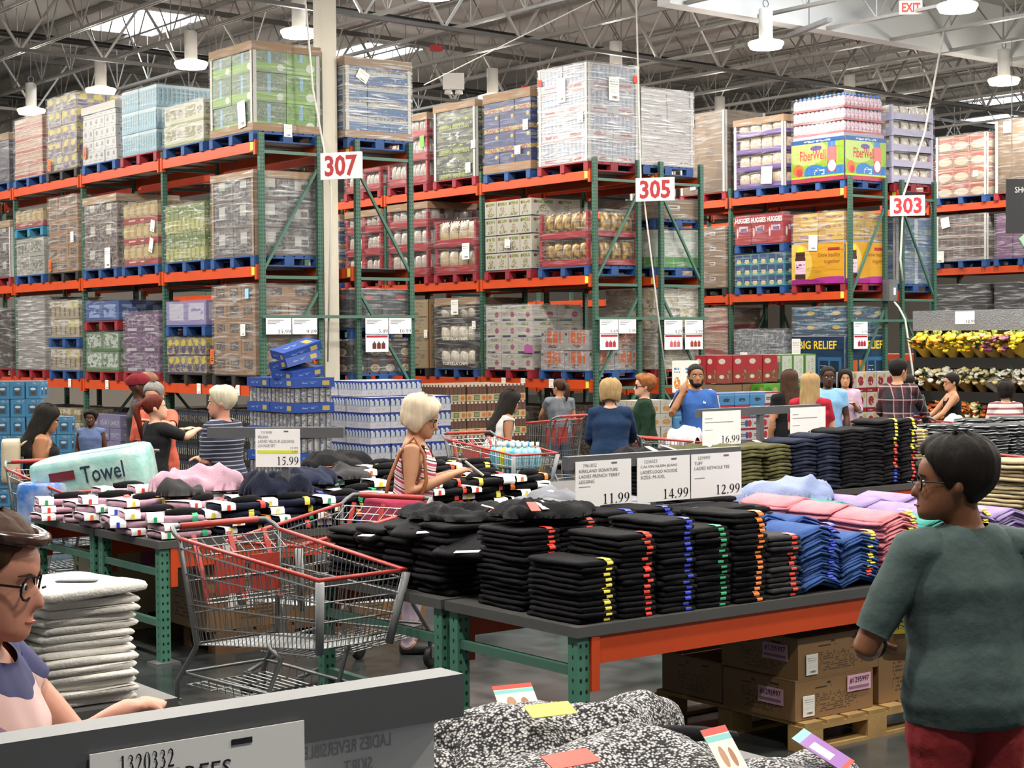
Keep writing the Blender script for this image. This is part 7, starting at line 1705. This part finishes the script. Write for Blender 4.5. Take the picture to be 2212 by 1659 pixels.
pal_ = {2: [('yellow', 'orange', 'gold'), ('yellow', 'gold', 'gold'), ('yellow', 'peach', 'kraft'), ('gold', 'purple', 'kraft'), ('yellow', 'yellow', 'gold'), ('orange', 'red', 'kraft'), ('pink', 'purple', 'clear'), ('orange', 'yellow', 'clear')], 1: [('white', 'cream', 'kraft'), ('white', 'white', 'kraft'), ('cream', 'white', 'kraft'), ('white', 'cream', 'clear'), ('white', 'white', 'kraft'), ('red', 'red', 'clear'), ('cream', 'cream', 'clear'), ('gold', 'orange', 'clear'), ('orange', 'peach', 'clear')], 0: [('rust', 'orange', 'kraft'), ('orange', 'rust', 'kraft'), ('cream', 'rust', 'kraft'), ('red', 'orange', 'kraft'), ('rust', 'gold', 'kraft'), ('cream', 'cream', 'clear'), ('purple', 'rust', 'kraft'), ('pink', 'purple', 'clear')]}
rr = random.Random(5)
for sh, z in ((0, .55), (1, 1.05), (2, 1.55)):
    n = 13
    for i in range(n):
        y = 13.6 + CL - .18 - i * .255; c1, c2, wp = pal_[sh][min(len(pal_[sh]) - 1, int(i * len(pal_[sh]) / n * 1.0))]
        t = thing('bouquet', '%s and %s bouquet on the %s shelf of the flower cooler' % (c1, c2, ('bottom', 'middle', 'top')[sh]) if c1 != c2 else 'all %s bouquet on the %s shelf of the flower cooler' % (c1, ('bottom', 'middle', 'top')[sh]), 'bouquet', (20.68 - .02 * sh - (.06 if sh == 0 else 0), y, z + .01), (0, -.45, rr.uniform(0, .4)), 'bouquets in the flower cooler')
        t.scale = (1.12,) * 3
        inst(wrap_me[wp], 'wrap_paper', t, rot=rr.uniform(0, 6)); stuff(inst(bloom_mesh(FL[c1], FL[c2], i + 40 * sh), 'blooms', t)); stuff(inst(lv_me[i % 3], 'leaves', t, rot=rr.uniform(0, 6)))

# ------------------------------------------------------------------ loads in the trolleys
def roundbox(w, d, h, m, name, parent=None, r=.06, loc=None):
    b = MB(); b.smooth = True; n = 24
    def ring(z, k): return [((w / 2 * k) * math.copysign(abs(math.cos(a)) ** .4, math.cos(a)), (d / 2 * k) * math.copysign(abs(math.sin(a)) ** .4, math.sin(a)), z) for a in [2 * PI * q / n for q in range(n)]]
    b.rings([ring(0, .9), ring(r * .3, .97), ring(r, 1), ring(h - r, 1), ring(h - r * .3, .97), ring(h, .88)])
    return b.build(name, m, parent, loc)
towel_m = mat('towel_film', '#86bdb8', .25, var=.3, scale=5, vcol='#b4d4cc', bump=.35, bscale=14)
t = thing('paper_towel_pack', 'big turquoise paper towel pack lying on the trolley', 'paper towels', (5.42, 12.55, .78), (.08, -.16, -.75))
roundbox(.92, .5, .36, towel_m, 'pack', t)
lettering('Towel', mat('ink_navy', '#26384a', .5), t, MY(.16, -.262, .22), fit=(.34, .13), bold=.01)
MB().box(-.05, .36, -.1, .12, .361, .364).build('printed_script', pmat('script_print', '#86bdb8', [('#26485a', [('r', .05, .95, .1, .9), ('n', 9, .56)])], rnd=0), t)
MB().box(-.26, -.06, -.264, -.26, .2, .27).build('brand_panel', mat('panel_maroon', '#6a2028', .5), t)
t = thing('tissue_pack', 'blue and white tissue pack beside the turquoise towels', 'tissue pack', (5.02, 12.62, .56), -.9)
roundbox(.36, .36, .36, mat('tissue_film', '#3f6fb8', .25, var=.6, scale=4, vcol='#cfd8e4', bump=.3, bscale=14), 'pack', t)
bot_clear = mat('bottle_clear_blue', '#8fbccb', .1, spec=.8); bot_green = mat('bottle_green', '#b4b83a', .15, spec=.8); cap_w = mat('cap_white', '#dcdcd8', .4); cap_b = mat('cap_cyan', '#4aa4d0', .4); bot_cy = mat('bottle_cyan', '#58a8c0', .1, spec=.8)
def drinkpack(label, x, y, z, ang, cols, n=(4, 3)):
    t = thing('drink_pack', label, 'drink pack', (x, y, z), ang, 'drink packs in the trolley')
    for i in range(n[0]):
        for j in range(n[1]):
            c = cols[i % len(cols)]; inst(bottle_mesh('drink' + c[0], .038, .25, c[1], c[2]), 'bottle', t, ((i - n[0] / 2 + .5) * .08, (j - n[1] / 2 + .5) * .08, 0))
    return t
cols = [('c', bot_cy, cap_w), ('b', bot_clear, cap_w), ('g', bot_green, cap_w), ('d', bot_clear, cap_b)]
drinkpack('lower drink pack of mixed blue and yellow bottles in the trolley', 10.12, 13.4, .47, -PI / 2, cols, (6, 4)); drinkpack('upper drink pack of mixed blue and yellow bottles in the trolley', 10.12, 13.4, .725, -PI / 2, cols, (6, 4))
lump('plastic_bag', 'bag', 'white printed plastic bag on the trolley by the woman in navy', mat('bag_plastic', '#d8d6d8', .3, var=.3, scale=8, vcol='#b8a0a8'), 12.0, 13.0, .85, .5, .4, .3, 91, freq=6)
lump('plastic_bag', 'bag', 'white plastic bag on the trolley of the man in plaid', mat('bag_plastic', '#d8d6d8', .3), 16.7, 13.3, .85, .42, .36, .22, 93, freq=6)
lump('plastic_bag', 'bag', 'clear produce bag on the trolley by the pale bloused woman', mat('bag_plastic', '#d8d6d8', .3), 16.2, 15.0, .85, .4, .36, .24, 95, freq=6)
t = thing('backpack', 'cream leather backpack worn by the woman in the black tank top', 'bag', (5.24, 13.92, .82), -1.95)
roundbox(.3, .16, .36, mat('leather_cream', '#c4b69a', .5, var=.15), 'pouch', t)
for q in (-.09, .09): MB().tube([(q, .06, .3), (q, .14, .36), (q, .2, .25)], .014, 6).build('strap', mat('leather_cream', '#c4b69a', .5), t)
